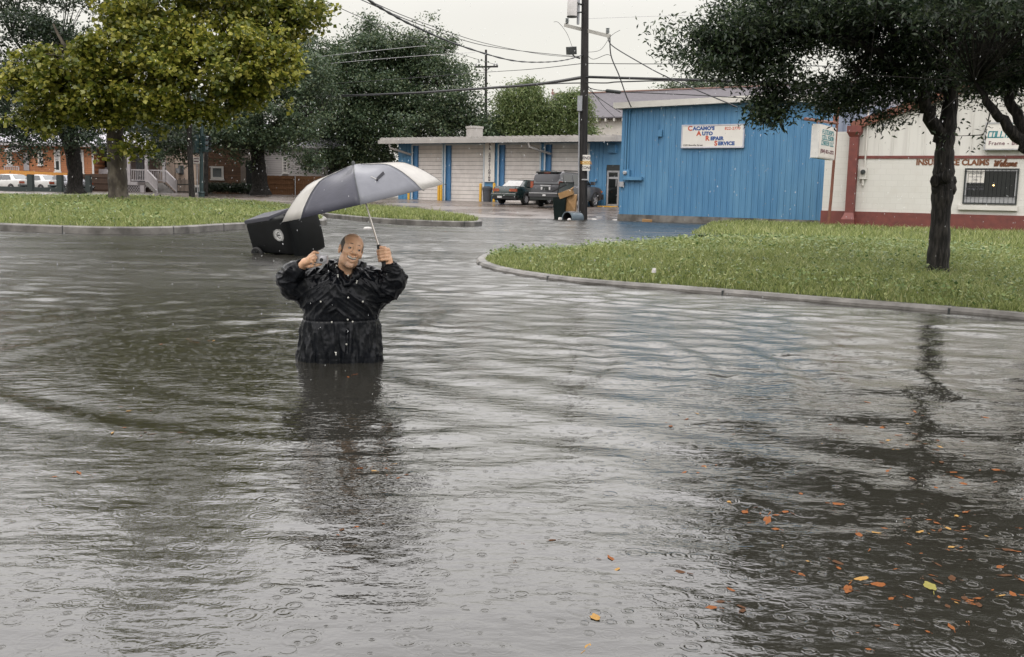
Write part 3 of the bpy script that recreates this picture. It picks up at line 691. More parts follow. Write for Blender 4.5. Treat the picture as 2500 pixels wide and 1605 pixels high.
# window with bars, sill, notice
u0, u1 = FW.u(2353, 455), FW.u(2485.5, 455); z1 = (wz(2356, 411)+wz(2487, 412))/2; z0 = (wz(2350, 498)+wz(2482, 501))/2
wd = MB(); frame_ring(wd, u0, u1, z0, z1, .05, -.05, .0); wo = wd.build('window', PAL['dark'], wsh)
mb = MB(); mb.box(u0+.05, u1-.05, -.02, -.004, z0+.05, z1-.05); mb.build('pane', PAL['glass'], wo)
mb = MB(); frame_ring(mb, u0+.05, u1-.05, z0+.05, z1-.05, .035, -.035, -.021); mb.box(u0+.085, u1-.085, -.034, -.021, z0+.085, z0+.24); mb.build('frame', PAL['grey'], wo)
mb = MB()
for i in range(1, 13):
    uu = u0+(u1-u0)*i/13; mb.box(uu-.0055, uu+.0055, -.085, -.073, z0+.02, z1-.02)
mb.box(u0, u1, -.09, -.075, z1-.12, z1-.10); mb.box(u0, u1, -.09, -.075, z0+.26, z0+.28); mb.build('bars', PAL['black'], wo)
nu0, nu1 = FW.u(2360.5, 440), FW.u(2403, 440); nz1, nz0 = wz(2380, 416), wz(2380, 447)
mb = MB(); mb.box(nu0, nu1, -.0395, -.0365, nz0, nz1); mb.build('paper_notice', SIGNW, wo)
NI = mat('notice_ink', (.1, .1, .12)); 
for i, (tx, sz) in enumerate((('Express', .13), ('auto painting', .075), ('Glass', .08), ('Tuning & Service', .07), ('free estimates here', .06), ('504-460-7300', .10))):
    text_mesh('lettering', tx, sz, NI, wo, ((nu0+nu1)/2, -.041, nz1-.13-i*.105), (1, 0, 0), (0, 0, 1), align='CENTER', depth=.001)
mb = MB(); mb.lathe([(0, -.03), (.03, 0), (0, .03)], 8, Matrix.Translation((FW.u(2426, 453), -.045, wz(2426, 453)))); mb.build('bulb', mat('lit_bulb', (.9, .7, .3), emit=(1, .62, .25, 6)), wo)
mb = MB(); mb.box(u0-.12, u1+.05, -.12, .0, z0-.2, z0-.04); mb.build('sill', PAL['white'], wo, bevel=.01)
# meter and pipe on the wall
um_, zm = FW.loc(2109, 424); mb = MB(); mb.box(um_-.12, um_+.12, -.12, 0, zm-.2, zm+.2); mb.tube([(um_+.03, -.06, zm+.2), (um_+.03, -.06, wz(2112, 270))], .03, 6); mb.tube([(um_, -.06, zm-.2), (um_, -.06, zm-.42)], .04, 6); mt = mb.build('meter_box', PAL['white'], wsh, 40)
mb = MB(); mb.lathe([(0, 0), (.085, 0), (.08, .07), (0, .08)], 16, Matrix.Translation((um_, -.12, zm+.05)) @ Matrix.Rotation(R_(90), 4, 'X')); mb.build('meter_dial', PAL['dark'], mt, 40)
# painted wall lettering
BRN = mat('brown_lettering', (.17, .06, .02), (.14, .05, .02), .6)
ub, zb_ = FW.loc(2236, 404.5); zt_ = wz(2240, 391); up_end = FW.u(2415, 405)
tm = text_mesh('lettering', 'INSURANCE CLAIMS', (zt_-zb_)*1.42, BRN, wsh, (ub, -.004, zb_+.02), (1, 0, 0), (0, 0, 1), bold=.012, depth=.012)
xs_ = [v.co.x for v in tm.data.vertices]; k = (up_end-ub)/(max(xs_)-ub)
for v_ in tm.data.vertices: v_.co.x = ub+(v_.co.x-ub)*k
# cursive word built as a brush stroke
uw, zw = FW.loc(2424, 406); h_ = (zt_-zb_); 
path = {'W': [(0, .85), (.08, 1), (.18, .9), (.2, .3), (.28, .0), (.45, .5), (.55, 1), (.52, .3), (.58, 0), (.75, .5), (.92, 1.05), (1.05, 1.0)],
 'e': [(0, .25), (.2, .35), (.3, .55), (.2, .65), (.08, .45), (.1, .1), (.25, 0), (.42, .15)], 'l': [(0, .15), (.25, .7), (.3, 1.15), (.2, 1.2), (.12, .7), (.14, .1), (.25, 0), (.36, .15)],
 'c': [(.35, .5), (.25, .62), (.08, .4), (.1, .08), (.25, 0), (.42, .15)], 'o': [(.25, .6), (.08, .4), (.1, .08), (.25, 0), (.38, .25), (.3, .58), (.42, .5)],
 'm': [(0, .5), (.08, .62), (.1, 0), (.1, .3), (.22, .6), (.28, .5), (.28, 0), (.3, .35), (.4, .6), (.47, .5), (.47, .1), (.56, 0), (.66, .15)]}
mb = MB(); x = 0
for ch in 'Welcome':
    q = path[ch]; pts = [Vector((uw+h_*1.05*(x+a+bb*.25), -.008, zw+h_*bb*.95)) for a, bb in q]
    sm = []
    for i in range(len(pts)-1):
        p0, p1, p2, p3 = pts[max(i-1, 0)], pts[i], pts[i+1], pts[min(i+2, len(pts)-1)]
        for t_ in (0, .25, .5, .75): sm.append(.5*((2*p1)+(p2-p0)*t_+(2*p0-5*p1+4*p2-p3)*t_**2+(3*p1-p0-3*p2+p3)*t_**3))
    sm.append(pts[-1])
    for a, c_ in zip(sm[:-1], sm[1:]): mb.bar(a, c_, .05, .012, up=(0, 1, 0))
    x += max(a for a, _ in q)*.98-.02
mb.build('lettering', BRN, wsh)
# big wall sign
u0, z1 = FW.loc(2411, 303); u1 = FW.u(2660, 330); z0 = wz(2406, 365.5)
sg = thing('wall_sign', 'wide white sign with teal and dark red lettering cut off by the right edge', 'sign', FW.world(u0, -.15, z0), -ANG)
W, H = u1-u0, z1-z0; mb = MB(); mb.box(0, W, -.06, .12, 0, H); mb.build('panel', SIGNW, sg)
mb = MB(); frame_ring(mb, -.03, W+.03, -.03, H+.03, .045, -.08, .125); mb.build('frame', PAL['galv'], sg)
TEAL = mat('sign_teal', (.03, .22, .25), None, .5); MAR = mat('sign_maroon', (.12, .03, .05), None, .5)
sc = W/(FW.u(2660, 330)-FW.u(2411, 330)); ux0 = FW.u(2413, 330)-u0
stroke_text('lettering', 'COLLISION', H*.22, TEAL, sg, (.07, -.064, H*.46), (1, 0, 0), (0, 0, 1), .26, .64, .14)
stroke_text('lettering', "FLETCHER'S", H*.24, TEAL, sg, (W*.245, -.064, H*.74), (1, 0, 0), (0, 0, 1), .26, .62, .14)
text_mesh('lettering', 'Frame - Body', H*.215, MAR, sg, (.1, -.064, H*.16), (1, 0, 0), (0, 0, 1), bold=.002, space=1.1, xscale=1.0)

# ---- blade sign on a rusty post
wp = P(2021, 552, 35.0); wp = Vector((wp.x, wp.y, -.2))
FP = Frame((wp.x, wp.y)); ps = FP.root('sign_post', 'rusty brown steel post with an arm in front of the white side wall', 'post')
zt_ = FP.z(2031, 262); mb = MB(); mb.tube([(0, 0, -.2), (.05, 0, 1.2), (.1, 0, zt_)], [.055, .05, .045], 10); mb.build('pole', PAL['rust'], ps, 40)
za_ = FP.z(2029, 303); 
# the arm leaves the post at right angles to the facade, towards the street
AV = -1.55
def bl(px, py, du=.08):
    """point on the plane through the post at right angles to the facade"""
    d = ray(px, py); o = FP.o+FP.ux*du; t_ = (o-CAM).dot(FP.ux)/d.dot(FP.ux); p = CAM+d*t_
    return (p-FP.o).dot(FP.uy), p.z
va, zaa = bl(1966, 291)
mb = MB(); mb.tube([(.08, va, zaa), (.08, .1, za_+.02)], .05, 10); mb.box(.04, .12, -.35, -.27, za_-.02, za_+.28); mb.build('arm', PAL['rust'], ps, 40)
v0, zt0 = bl(1986, 304, .0); v1, zt1 = bl(2027, 312, .0); _, zb0 = bl(1984, 386, .0)
v0 = max(v0, va+.1)
bs = thing('blade_sign', 'white hanging box sign with teal lettering on the rusty post arm', 'sign', FP.world(.08, v0, zb0), -ANG)
W, H = (v1-v0), (zt0+zt1)/2-zb0
mb = MB(); mb.box(-.13, .13, 0, W, 0, H); mb.build('cabinet', mat('sign_cabinet', (.62, .60, .57), (.5, .49, .48), .4), bs, bevel=.01)
mb = MB(); mb.box(.13, .138, .04, W-.04, .04, H-.04); mb.build('panel', SIGNW, bs)
def fit_y(o, w_):
    ys_ = [q.co.y for q in o.data.vertices]; k_ = w_/(max(ys_)-min(ys_)); y0_ = min(ys_)
    for q in o.data.vertices: q.co.y = W/2-w_/2+(q.co.y-y0_)*k_
for i_, (tx, fw) in enumerate((("FLETCHER'S", .70), ('COLLISION', .70), ('CENTER LLC', .74))):
    fit_y(stroke_text('lettering', tx, H*.115, TEAL, bs, (.142, .1, H*(.735-.165*i_)), (0, 1, 0), (0, 0, 1), .26, .8, .08), W*fw)
fit_y(text_mesh('lettering', '(504) 821-2252', H*.15, MAR, bs, (.142, .1, H*.17), (0, 1, 0), (0, 0, 1), bold=.004), W*.80)
mb = MB(); mb.bar((0, .15, H), (0, .15, H+.2), .03); mb.bar((0, W-.15, H), (0, W-.15, H+.2), .03); mb.build('hanger', PAL['rust'], bs)
# ------------------------------------------------------------------ houses across the far street (left)
def window(parent, u0, u1, z0, z1, fm, y=-.0, w=.11, bars=(1, 2), blind=None, pane=None):
    mb = MB(); frame_ring(mb, u0, u1, z0, z1, w, y-.06, y); zc = (z0+z1)/2
    for i in range(1, bars[1]): zz = z0+(z1-z0)*i/bars[1]; mb.box(u0+w, u1-w, y-.05, y, zz-.03, zz+.03)
    for i in range(1, bars[0]): uu = u0+(u1-u0)*i/bars[0]; mb.box(uu-.02, uu+.02, y-.045, y, z0+w, z1-w)
    wi = mb.build('window', fm, parent)
    mb = MB(); mb.box(u0+w, u1-w, y-.03, y-.008, z0+w, z1-w); mb.build('pane', pane or PAL['glass'], wi)
    mb = MB(); mb.box(u0-.06, u1+.06, y-.12, y, z0-.1, z0-.005); mb.build('sill', fm, wi)
    if blind:
        mb = MB(); mb.box(u0+w, u1-w, y-.04, y-.031, (z0+z1)/2+.03, z1-w); mb.build('blind', blind, wi)
    return wi
WHT = mat('white_trim', (.62, .60, .57), (.54, .52, .50), .5, nscale=4)
LAV = mat('grey_lavender_paint', (.40, .375, .38), (.32, .30, .31), .55, nscale=4)
BLIND = mat('window_blind', (.36, .36, .36), (.3, .3, .3), .5, nscale=8, stretch=(.1, .1, 8))
def siding(name, c1, c2, row, brick=None):
    m, nt, b = new_mat(name); v = coords(nt, (1, 1, 1), 'Object', (R_(90), 0, 0)); bt = nt.nodes.new('ShaderNodeTexBrick'); nt.links.new(v, bt.inputs['Vector'])
    bt.inputs['Color1'].default_value = (*c1, 1); bt.inputs['Color2'].default_value = (*c2, 1); bt.inputs['Mortar'].default_value = (*[x*.45 for x in c1], 1)
    bt.inputs['Scale'].default_value = 1; bt.inputs['Row Height'].default_value = row; bt.inputs['Brick Width'].default_value = brick or 40
    bt.inputs['Mortar Size'].default_value = row*.07; n = noise_(nt, v, 1.5, 5)
    nt.links.new(mixc(nt, mrange(nt, n, .4, .75, 0, .35), bt.outputs[0], tuple(x*.7 for x in c1)), b.inputs['Base Color']); b.inputs['Roughness'].default_value = .65
    bump_(nt, bt.outputs['Fac'], b, -.5, .03); return m
# orange house
HO = Frame(P(231, 462, 82.0), 0.0)
oh = HO.root('orange_house', 'orange brown shingled house with white framed windows on the far left', 'house')
zb_ = .4; zev = HO.z(120, 353); uL = HO.u(-170, 400); 
mb = MB(); mb.box(uL, 0, 0, 12, zb_, zev); mb.build('wall', siding('orange_shingle', (.40, .165, .07), (.35, .14, .06), .17, .5), oh)
mb = MB(); ur = HO.u(150, 350); zr = HO.z(60, 300)
mb.add([(uL-.5, -.6, zev-.15), (.5, -.6, zev-.15), (.5, 12.5, zev-.15), (uL-.5, 12.5, zev-.15), (uL-.5, -.6, zev+.12), (.5, -.6, zev+.12), (.5, 12.5, zev+.12), (uL-.5, 12.5, zev+.12), (uL+3, 6, zr+.9), (-5.2, 6, zr+.9)],
       [(0, 3, 2, 1), (0, 1, 5, 4), (1, 2, 6, 5), (2, 3, 7, 6), (3, 0, 4, 7), (4, 5, 9, 8), (5, 6, 9), (6, 7, 8, 9), (7, 4, 8)])
mb.build('roof', PAL['shingle_pale'], oh)
mb = MB(); mb.box(uL-.5, .5, -.75, -.62, zev-.16, zev+.06); mb.build('gutter', LAV, oh)
mb = MB(); mb.box(-.14, .02, -.02, .0, zb_, zev-.16); mb.build('corner_board', WHT, oh)
for (x0, x1, y0, y1) in ((17, 30, 367, 402), (92, 106, 368, 403), (132, 149, 366, 419), (189, 206, 366, 423)):
    u0, u1, z0, z1 = HO.rect(x0, y0, x1, y1); window(oh, u0, u1, z0, z1, WHT, w=.12, blind=BLIND if x0 > 100 else None)
u0, u1, z0, z1 = HO.rect(26, 366, 60, 373); mb = MB(); mb.add([(u0, -1.1, z0), (u1, -1.1, z0), (u1, 0, z1+.2), (u0, 0, z1+.2), (u0, -1.1, z0+.12), (u1, -1.1, z0+.12), (u1, 0, z1+.35), (u0, 0, z1+.35)], [(0, 1, 2, 3), (4, 7, 6, 5), (0, 4, 5, 1), (3, 2, 6, 7), (1, 5, 6, 2), (0, 3, 7, 4)])
mb.bar((u0+.3, -.05, z0-.7), (u0+.3, -1.0, z0), .07); mb.bar((u1-.2, -.05, z0-.7), (u1-.2, -1.0, z0), .07); mb.build('awning', LAV, oh)
u0, u1, z0, z1 = HO.rect(57, 374, 72, 417); mb = MB(); mb.box(u0, u1, -.05, 0, z0, z1); mb.build('door', LAV, oh)
u0, u1, z0, z1 = HO.rect(23, 406, 60, 418); mb = MB(); frame_ring(mb, u0, u1, z0-.6, z1, .08, -.9, -.82)
for k in np.arange(u0+.2, u1, .16): mb.box(k, k+.05, -.88, -.84, z0-.6, z1)
mb.build('landing_rail', LAV, oh)
# fences, low wall with pillars
def plank_fence(name, label, fr, x0, x1, ytop, ybot, col, dist_v=0.0, posts=False, y1top=None):
    u0, u1 = fr.u(x0, ytop, dist_v), fr.u(x1, ytop, dist_v); za, zb2 = fr.z(x0, ytop, dist_v), fr.z(x1, y1top or ytop, dist_v); z0 = fr.z(x0, ybot, dist_v)-.3
    o = thing(name, label, 'fence', fr.world(u0, dist_v, 0), -fr.a); mb = MB(); k = 0; L = u1-u0
    while k < L:
        zt = za+(zb2-za)*k/L+random.uniform(-.02, .02); mb.box(k, k+.145, -.012, .012, z0, zt); k += .15
    mb.build('planks', col, o); mb = MB()
    zt = min(za, zb2)
    for zz in (z0+.45, (z0+zt)/2+.1, zt-.25): mb.box(0, L, -.06, -.014, zz, zz+.1)
    mb.build('rails', col, o)
    if posts:
        k = .0
        while k < L: mb = MB(); mb.tube([(k, -.09, z0), (k, -.09, zt+.03)], .04, 8); mb.build('post', PAL['galv'], o, 40); k += 2.35
    return o
FENCE_O = mat('golden_new_planks', (.52, .245, .05), (.44, .20, .04), .65, nscale=5, stretch=(3, 1, .3))
FENCE_B = mat('brown_cedar_planks', (.20, .095, .04), (.15, .07, .03), .65, nscale=4, stretch=(3, 1, .3))
H2 = Frame(P(231, 462, 79.0), 0.0)
plank_fence('plank_fence', 'golden plank fence behind the parked white cars', H2, -60, 167, 412, 455, FENCE_O, 0, y1top=423)
plank_fence('plank_fence', 'brown cedar plank fence with steel posts below the white clapboard house', H2, 648, 905, 429, 466, FENCE_B, 0, True, y1top=433)
H3 = Frame(P(231, 466, 73.0), 0.0)
lw = H3.root('pillar_wall', 'low dark green wall with square pillars in front of the white cars', 'wall')
GRN = mat('dark_green_paint', (.022, .034, .032), (.03, .042, .04), .6, nscale=4, bump=.004)
u0, u1, z0, z1 = H3.rect(-60, 455, 221, 468); z1 = H3.z(100, 457.5); mb = MB(); mb.box(u0, u1, 0, .2, .1, z1); mb.build('low_wall', GRN, lw)
for x0, x1 in ((66, 80), (138, 152), (208, 221)):
    u0, u1 = H3.u(x0, 440), H3.u(x1, 440); mb = MB(); mb.box(u0, u1, -.06, .28, .1, H3.z(70, 426)); mb.build('pillar', GRN, lw, bevel=.02)
# brown board wall right of the oak
plank_fence('plank_fence', 'dark brown board fence between the two left tree trunks', H2, 198, 278, 425, 467, mat('dark_brown_boards', (.06, .032, .018), (.045, .025, .015), .7, nscale=4), 1.0)
# porch house
HP = Frame(P(235, 465, 83.0), 0.0); ph = HP.root('porch_house', 'grey raised house with porch, railings and front steps', 'house')
u1_ = HP.u(352, 400); zev2 = HP.z(290, 352); zfl = HP.z(320, 444)
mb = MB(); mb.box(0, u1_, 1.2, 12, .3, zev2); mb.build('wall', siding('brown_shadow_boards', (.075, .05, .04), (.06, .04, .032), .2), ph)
mb = MB(); mb.box(0, HP.u(271, 400), -.1, 1.0, HP.z(240, 425), HP.z(240, 413)); mb.box(0, HP.u(238, 400), -.1, 1.0, HP.z(240, 413), zev2); mb.build('skirting', LAV, ph)
zr = HP.z(270, 296); mb = MB()
mb.add([(-.7, -.6, zev2-.2), (u1_+.5, -.6, zev2-.2), (u1_+.5, 12, zev2-.2), (-.7, 12, zev2-.2), (-.7, -.6, zev2+.05), (u1_+.5, -.6, zev2+.05), (u1_+.5, 12, zev2+.05), (-.7, 12, zev2+.05), (-.7, 6, zr+1), (u1_+.5, 6, zr+1)],
       [(0, 3, 2, 1), (0, 1, 5, 4), (2, 3, 7, 6), (4, 5, 9, 8), (6, 7, 8, 9), (1, 2, 6, 9, 5), (3, 0, 4, 8, 7)])
mb.build('roof', PAL['shingle_pale'], ph)
u0, u1, z0, z1 = HP.rect(245, 367, 269, 413, 1.2); window(ph, u0, u1, z0, z1, LAV, y=1.2, w=.12, blind=BLIND)
u0, u1, z0, z1 = HP.rect(331, 372, 352, 442, 1.2); window(ph, u0, u1, z0, z1, mat('dark_door_frame', (.05, .05, .055)), y=1.2, w=.1, bars=(2, 3))
mb = MB(); mb.box(0, u1_, -1.6, 1.2, zfl-.28, zfl); mb.box(HP.u(342, 455, -1.6), HP.u(352, 455, -1.6), -1.62, -1.3, .2, zfl-.28); mb.build('porch_floor', LAV, ph)
mb = MB(); x = HP.u(300, 455, -1.6)
while x < HP.u(343, 455, -1.6):
    mb.bar((x, -1.55, .35), (x+.55, -1.55, zfl-.3), .035); mb.bar((x+.55, -1.56, .35), (x, -1.56, zfl-.3), .035); x += .2
mb.build('lattice', LAV, ph)
for px in (315, 358, 401):
    u = HP.u(px, 420, -1.5); mb = MB(); mb.box(u-.11, u+.11, -1.6, -1.38, zfl, zev2-.2); mb.build('column', LAV, ph)
def railing(a, b, name='railing', h=.95, n=None):
    mb = MB(); a = Vector(a); b = Vector(b); up = Vector((0, 0, 1)); L = (b-a).length; n = n or int(L/.14)
    mb.bar(a+up*h, b+up*h, .09); mb.bar(a+up*.12, b+up*.12, .06)
    for i in range(n+1): p = a.lerp(b, i/n); mb.bar(p+up*.12, p+up*h, .045)
    mb.bar(a, a+up*(h+.1), .1); mb.bar(b, b+up*(h+.1), .1); return mb.build(name, LAV, ph)
uA, uB = HP.u(300, 430, -1.5), HP.u(357, 430, -1.5); railing((uA, -1.5, zfl), (uB, -1.5, zfl))
uS0, uS1 = HP.u(360, 442, -1.6), HP.u(404, 442, -1.6); uT0, uT1 = HP.u(383, 468, -4), HP.u(430, 468, -4)
railing((uB+.1, -1.5, zfl), (uT0, -3.9, .55)); railing((uS1, -1.5, zfl), (uT1, -3.9, .55)); railing((uB+.1, -1.4, zfl), (uS1, -1.4, zfl))
mb = MB(); ns = 7
for i in range(ns):
    t_ = i/(ns-1); z = zfl-.05-(zfl-.6)*t_; ua_ = uB+.1+(uT0-uB-.1)*t_; ub_ = uS1+(uT1-uS1)*t_; mb.box(ua_, ub_, -1.6-.36*(i+1), -1.6-.36*i, z-.25, z)
mb.build('steps', mat('worn_grey_steps', (.26, .25, .24), (.18, .17, .165), .6, nscale=6), ph)
# beige block with air conditioner
HB = Frame(P(352, 463, 86.0), 0.0); be = HB.root('beige_building', 'pinkish beige rendered building with a wall air conditioner', 'building')
u1_ = HB.u(478, 400); mb = MB(); mb.box(0, u1_, 0, 12, .2, HB.z(420, 300)); mb.build('wall', mat('beige_render', (.42, .335, .27), (.36, .28, .225), .7, nscale=1.4, bump=.004), be)
mb = MB()
for px in (378, 417): u = HB.u(px, 400); mb.box(u, u+.35, -.14, 0, .2, HB.z(420, 302))
mb.build('pilaster', mat('beige_render_dark', (.30, .235, .19), (.26, .2, .16), .7), be)
mb = MB(); mb.box(0, u1_, -.05, 0, HB.z(420, 399), HB.z(420, 398)); mb.tube([(HB.u(389, 400), -.05, HB.z(1, 415)), (HB.u(389, 400), -.05, HB.z(1, 376)), (HB.u(400, 400), -.05, HB.z(1, 376))], .03, 6); mb.build('conduit', PAL['dark'], be)
u0, u1, z0, z1 = HB.rect(436, 407, 449, 424); mb = MB(); mb.box(u0, u1, -.03, 0, z0-.1, z1+.1); mb.box(u0-.06, u1-.12, -.6, -.03, z0, z1-.15)
ac = mb.build('air_conditioner', mat('ac_grey', (.10, .11, .12), (.06, .065, .07), .5), be)
mb = MB(); 
for k in np.arange(z0+.05, z1-.2, .09): mb.box(u0, u1-.18, -.62, -.60, k, k+.04)
mb.build('grille', PAL['galv'], ac)
# dark picket fence by the steps
pf = thing('picket_fence', 'black iron picket fence beside the porch steps', 'fence', (HB.world(HB.u(430, 450, -3), -3, 0)), 0); mb = MB(); L = HB.u(462, 450, -3)-HB.u(430, 450, -3)
for k in np.arange(0, L, .11): mb.box(k, k+.05, 0, .04, .3, HB.z(440, 437, -3)+.08*math.sin(k*40))
mb.box(0, L, .04, .07, .6, .68); mb.box(0, L, .04, .07, 1.2, 1.28); mb.build('pickets', PAL['dark'], pf)
# brown stone-faced building
HK = Frame(P(504, 463, 80.0), 0.0); bk = HK.root('brick_building', 'brown stone faced building with one white framed window', 'building')
u1_ = HK.u(588, 400); zt = HK.z(540, 330); mb = MB(); mb.box(0, u1_, 0, 12, .2, zt); mb.build('wall', siding('brown_ledgestone', (.155, .08, .045), (.09, .05, .03), .14, .7), bk)
mb = MB(); mb.box(u1_, HK.u(601, 400), -.1, 8, .2, zt); mb.build('pilaster', mat('taupe_render', (.22, .185, .16), (.18, .15, .13), .7), bk)
mb = MB(); mb.box(-.3, HK.u(603, 400), -.3, 12.2, zt, zt+.3); mb.build('roof', PAL['dark'], bk)
u0, u1, z0, z1 = HK.rect(514.5, 406, 546.5, 438); window(bk, u0, u1, z0, z1, WHT, w=.16, bars=(1, 1), pane=mat('grey_window', (.10, .115, .12), (.07, .08, .085), .15))
mb = MB(); u0 = HK.u(470, 420, -2); u1 = HK.u(504, 420, -2)
# narrow passage: its shade put in as a dark sheet with bars
gt = HK.root('dark_gap_sheet', 'dark gate in the gap beside the oak trunk', 'gate'); u0, u1 = HK.u(601, 430, -.4), HK.u(624, 430, -.4); mb = MB(); mb.box(u0, u1, -.4, -.35, .2, HK.z(610, 394)); mb.build('panel', PAL['dark'], gt)
mb = MB(); 
for k in np.arange(u0, u1, .16): mb.box(k, k+.05, -.45, -.4, .2, HK.z(610, 394)+.05)
mb.build('bars', PAL['black'], gt)
# white clapboard house
HC = Frame(P(640, 462, 86.0), 0.0); ch = HC.root('clapboard_house', 'white clapboard house with tall sash windows behind the cedar fence', 'house')
u1_ = HC.u(801, 400); zt = HC.z(720, 361); CLAP = siding('white_clapboard', (.46, .435, .43), (.44, .415, .41), .18)
mb = MB(); mb.box(HC.u(590, 400), u1_, 0, 14, .2, zt); mb.box(u1_, HC.u(880, 400), 1.5, 14, .2, zt-.4); mb.build('wall', CLAP, ch)
u0, u1, z0, z1 = HC.rect(689, 380, 702.5, 423); window(ch, u0, u1, z0, z1, WHT, w=.12, bars=(2, 6))
u0, u1, z0, z1 = HC.rect(812, 378, 826, 425, 1.5); window(ch, u0, u1, z0, z1, WHT, y=1.5, w=.14, bars=(2, 6))
mb = MB(); mb.box(HC.u(588, 400), u1_+.3, -.4, -.0, zt-.1, zt+.12); mb.build('gutter', WHT, ch)
mb = MB(); mb.tube([(u1_+.1, -.1, .3), (u1_+.1, -.1, zt)], .07, 8); mb.build('downspout', PAL['dark'], ch)
mb = MB(); ul_ = HC.u(588, 400); ur_ = HC.u(890, 400); mb.add([(ul_, -.5, zt+.0), (ur_, -.5, zt), (ur_, 14.5, zt), (ul_, 14.5, zt), (ul_, 7, zt+2.6), (ur_, 7, zt+2.6)], [(0, 1, 5, 4), (2, 3, 4, 5), (0, 4, 3), (1, 2, 5), (0, 3, 2, 1)])
mb.build('roof', PAL['shingle_pale'], ch)
# big house with the grey shingle roof behind the workshops
FR = Frame(P(1457, 287, 97.0)); FR = Frame(FR.world(FR.u(1350, 260), 0, 0)); big = FR.root('shingled_hall', 'large hall with a long grey shingle roof behind the blue workshop', 'hall')
zE = FR.z(1457, 286.5); uE = FR.u(2320, 280); zR = FR.z(1351, 231, 7); uR0 = FR.u(1349, 231, 7)
uRr = FR.u(2230, 190, 7)
mb = MB(); mb.box(1.0, uE, .6, 15, .3, zE); mb.build('wall', mat('cream_stucco', (.55, .52, .47), (.48, .45, .40), .7, nscale=2), big)
mb = MB(); u0 = FR.u(1345, 290)
mb.add([(-1.5, 0, zE), (uE, 0, zE), (uE, 15, zE), (-1.5, 15, zE), (uR0, 7.0, zR), (uE-1.0, 7.0, zR), (-1.5, 0, zE-.12), (uE, 0, zE-.12), (uE, 15, zE-.12), (-1.5, 15, zE-.12)],
       [(0, 1, 5, 4), (1, 2, 5), (2, 3, 4, 5), (3, 0, 4), (0, 6, 7, 1), (1, 7, 8, 2), (2, 8, 9, 3), (3, 9, 6, 0), (6, 9, 8, 7)])
rf = mb.build('roof', PAL['shingle'], big)
mb = MB(); mb.bar((uR0, 7, zR+.03), (uE-1, 7, zR+.03), .35, .12); mb.lathe([(.12, 0), (.16, .2), (.05, .35), (.12, .5), (0, .62)], 10, Matrix.Translation((uR0, 7, zR))); mb.build('ridge', mat('ridge_tile', (.26, .16, .13), (.2, .12, .10), .6), rf, 40)
mb = MB()
for k in np.arange(.3, FR.u(1560, 286), .9): mb.box(k, k+.13, .0, .6, zE-.42, zE-.125)
mb.build('rafter_tails', PAL['white'], big)
# ------------------------------------------------------------------ trees
def leaf_mat(name, cols, rough=.4, trans=.3, patch=None):
    m, nt, b = new_mat(name); ge = nt.nodes.new('ShaderNodeNewGeometry'); rp = nt.nodes.new('ShaderNodeValToRGB'); nt.links.new(ge.outputs['Random Per Island'], rp.inputs[0])
    e = rp.color_ramp.elements; e[0].position = 0; e[0].color = (*cols[0], 1); e[1].position = 1; e[1].color = (*cols[-1], 1)
    for i, c in enumerate(cols[1:-1]): q = e.new((i+1)/(len(cols)-1)); q.color = (*c, 1)
    col = rp.outputs[0]
    if patch:
        n = noise_(nt, coords(nt), patch[0], 2); col = mixc(nt, mrange(nt, n, patch[3], patch[4]), col, mixc(nt, .6, patch[1], col)); 
    nt.links.new(col, b.inputs['Base Color']); b.inputs['Roughness'].default_value = rough; b.inputs['Specular IOR Level'].default_value = .5
    tr = nt.nodes.new('ShaderNodeBsdfTranslucent'); mx = nt.nodes.new('ShaderNodeMixShader'); mx.inputs[0].default_value = trans; nt.links.new(col, tr.inputs[0])
    nt.links.new(b.outputs[0], mx.inputs[1]); nt.links.new(tr.outputs[0], mx.inputs[2]); nt.links.new(mx.outputs[0], nt.nodes['Material Output'].inputs[0]); return m
def leaves_geo(pos, L, aspect, droop=0.0, flat=.75):
    """leaf blades whose faces look mostly upwards, tips hanging by droop"""
    n = len(pos); nr = rng.normal(size=(n, 3))*flat; nr[:, 2] += .8; nr /= np.linalg.norm(nr, axis=1)[:, None]
    q = rng.normal(size=(n, 3)); q[:, 2] -= droop; d = q-nr*(q*nr).sum(1)[:, None]; d /= np.linalg.norm(d, axis=1)[:, None]+1e-9
    s = np.cross(d, nr); L = L[:, None]; w = L*aspect*.5
    return np.stack([pos, pos+d*L*.45+s*w+nr*L*.07, pos+d*L-nr*L*.10, pos+d*L*.45-s*w+nr*L*.07], 1).reshape(-1, 3)
def crown_points(blobs, clump, per, spread, shell=.55, sub=None):
    """blobs: (centre, radii, n_clumps); leaf positions gathered in clumps. sub=(radius, clumps per spray): the clumps
    first gather into flat sprays with gaps between them"""
    out = []; cen = []
    for c, r, n in blobs:
        m = n if sub is None else max(2, int(n/sub[1]))
        u = rng.normal(size=(m, 3)); u /= np.linalg.norm(u, axis=1)[:, None]
        rad = (shell+(1-shell)*rng.uniform(0, 1, m)**.6); rad *= rng.uniform(.78, 1.16, m)
        cc = np.array(c)+u*rad[:, None]*np.array(r)
        if sub is not None:
            j = rng.integers(0, m, n); sr = sub[0]*rng.uniform(.6, 1.3, m); cc = cc[j]+rng.normal(size=(n, 3))*sr[j][:, None]*np.array([1, 1, .42])
        cen.append(cc); k = rng.integers(int(per*.4), int(per*1.6)+1, n); idx = np.repeat(np.arange(n), k)
        g = rng.normal(size=(len(idx), 3))*clump*np.array([1, 1, .7]); out.append(cc[idx]+g)
    return np.concatenate(out), np.concatenate(cen)
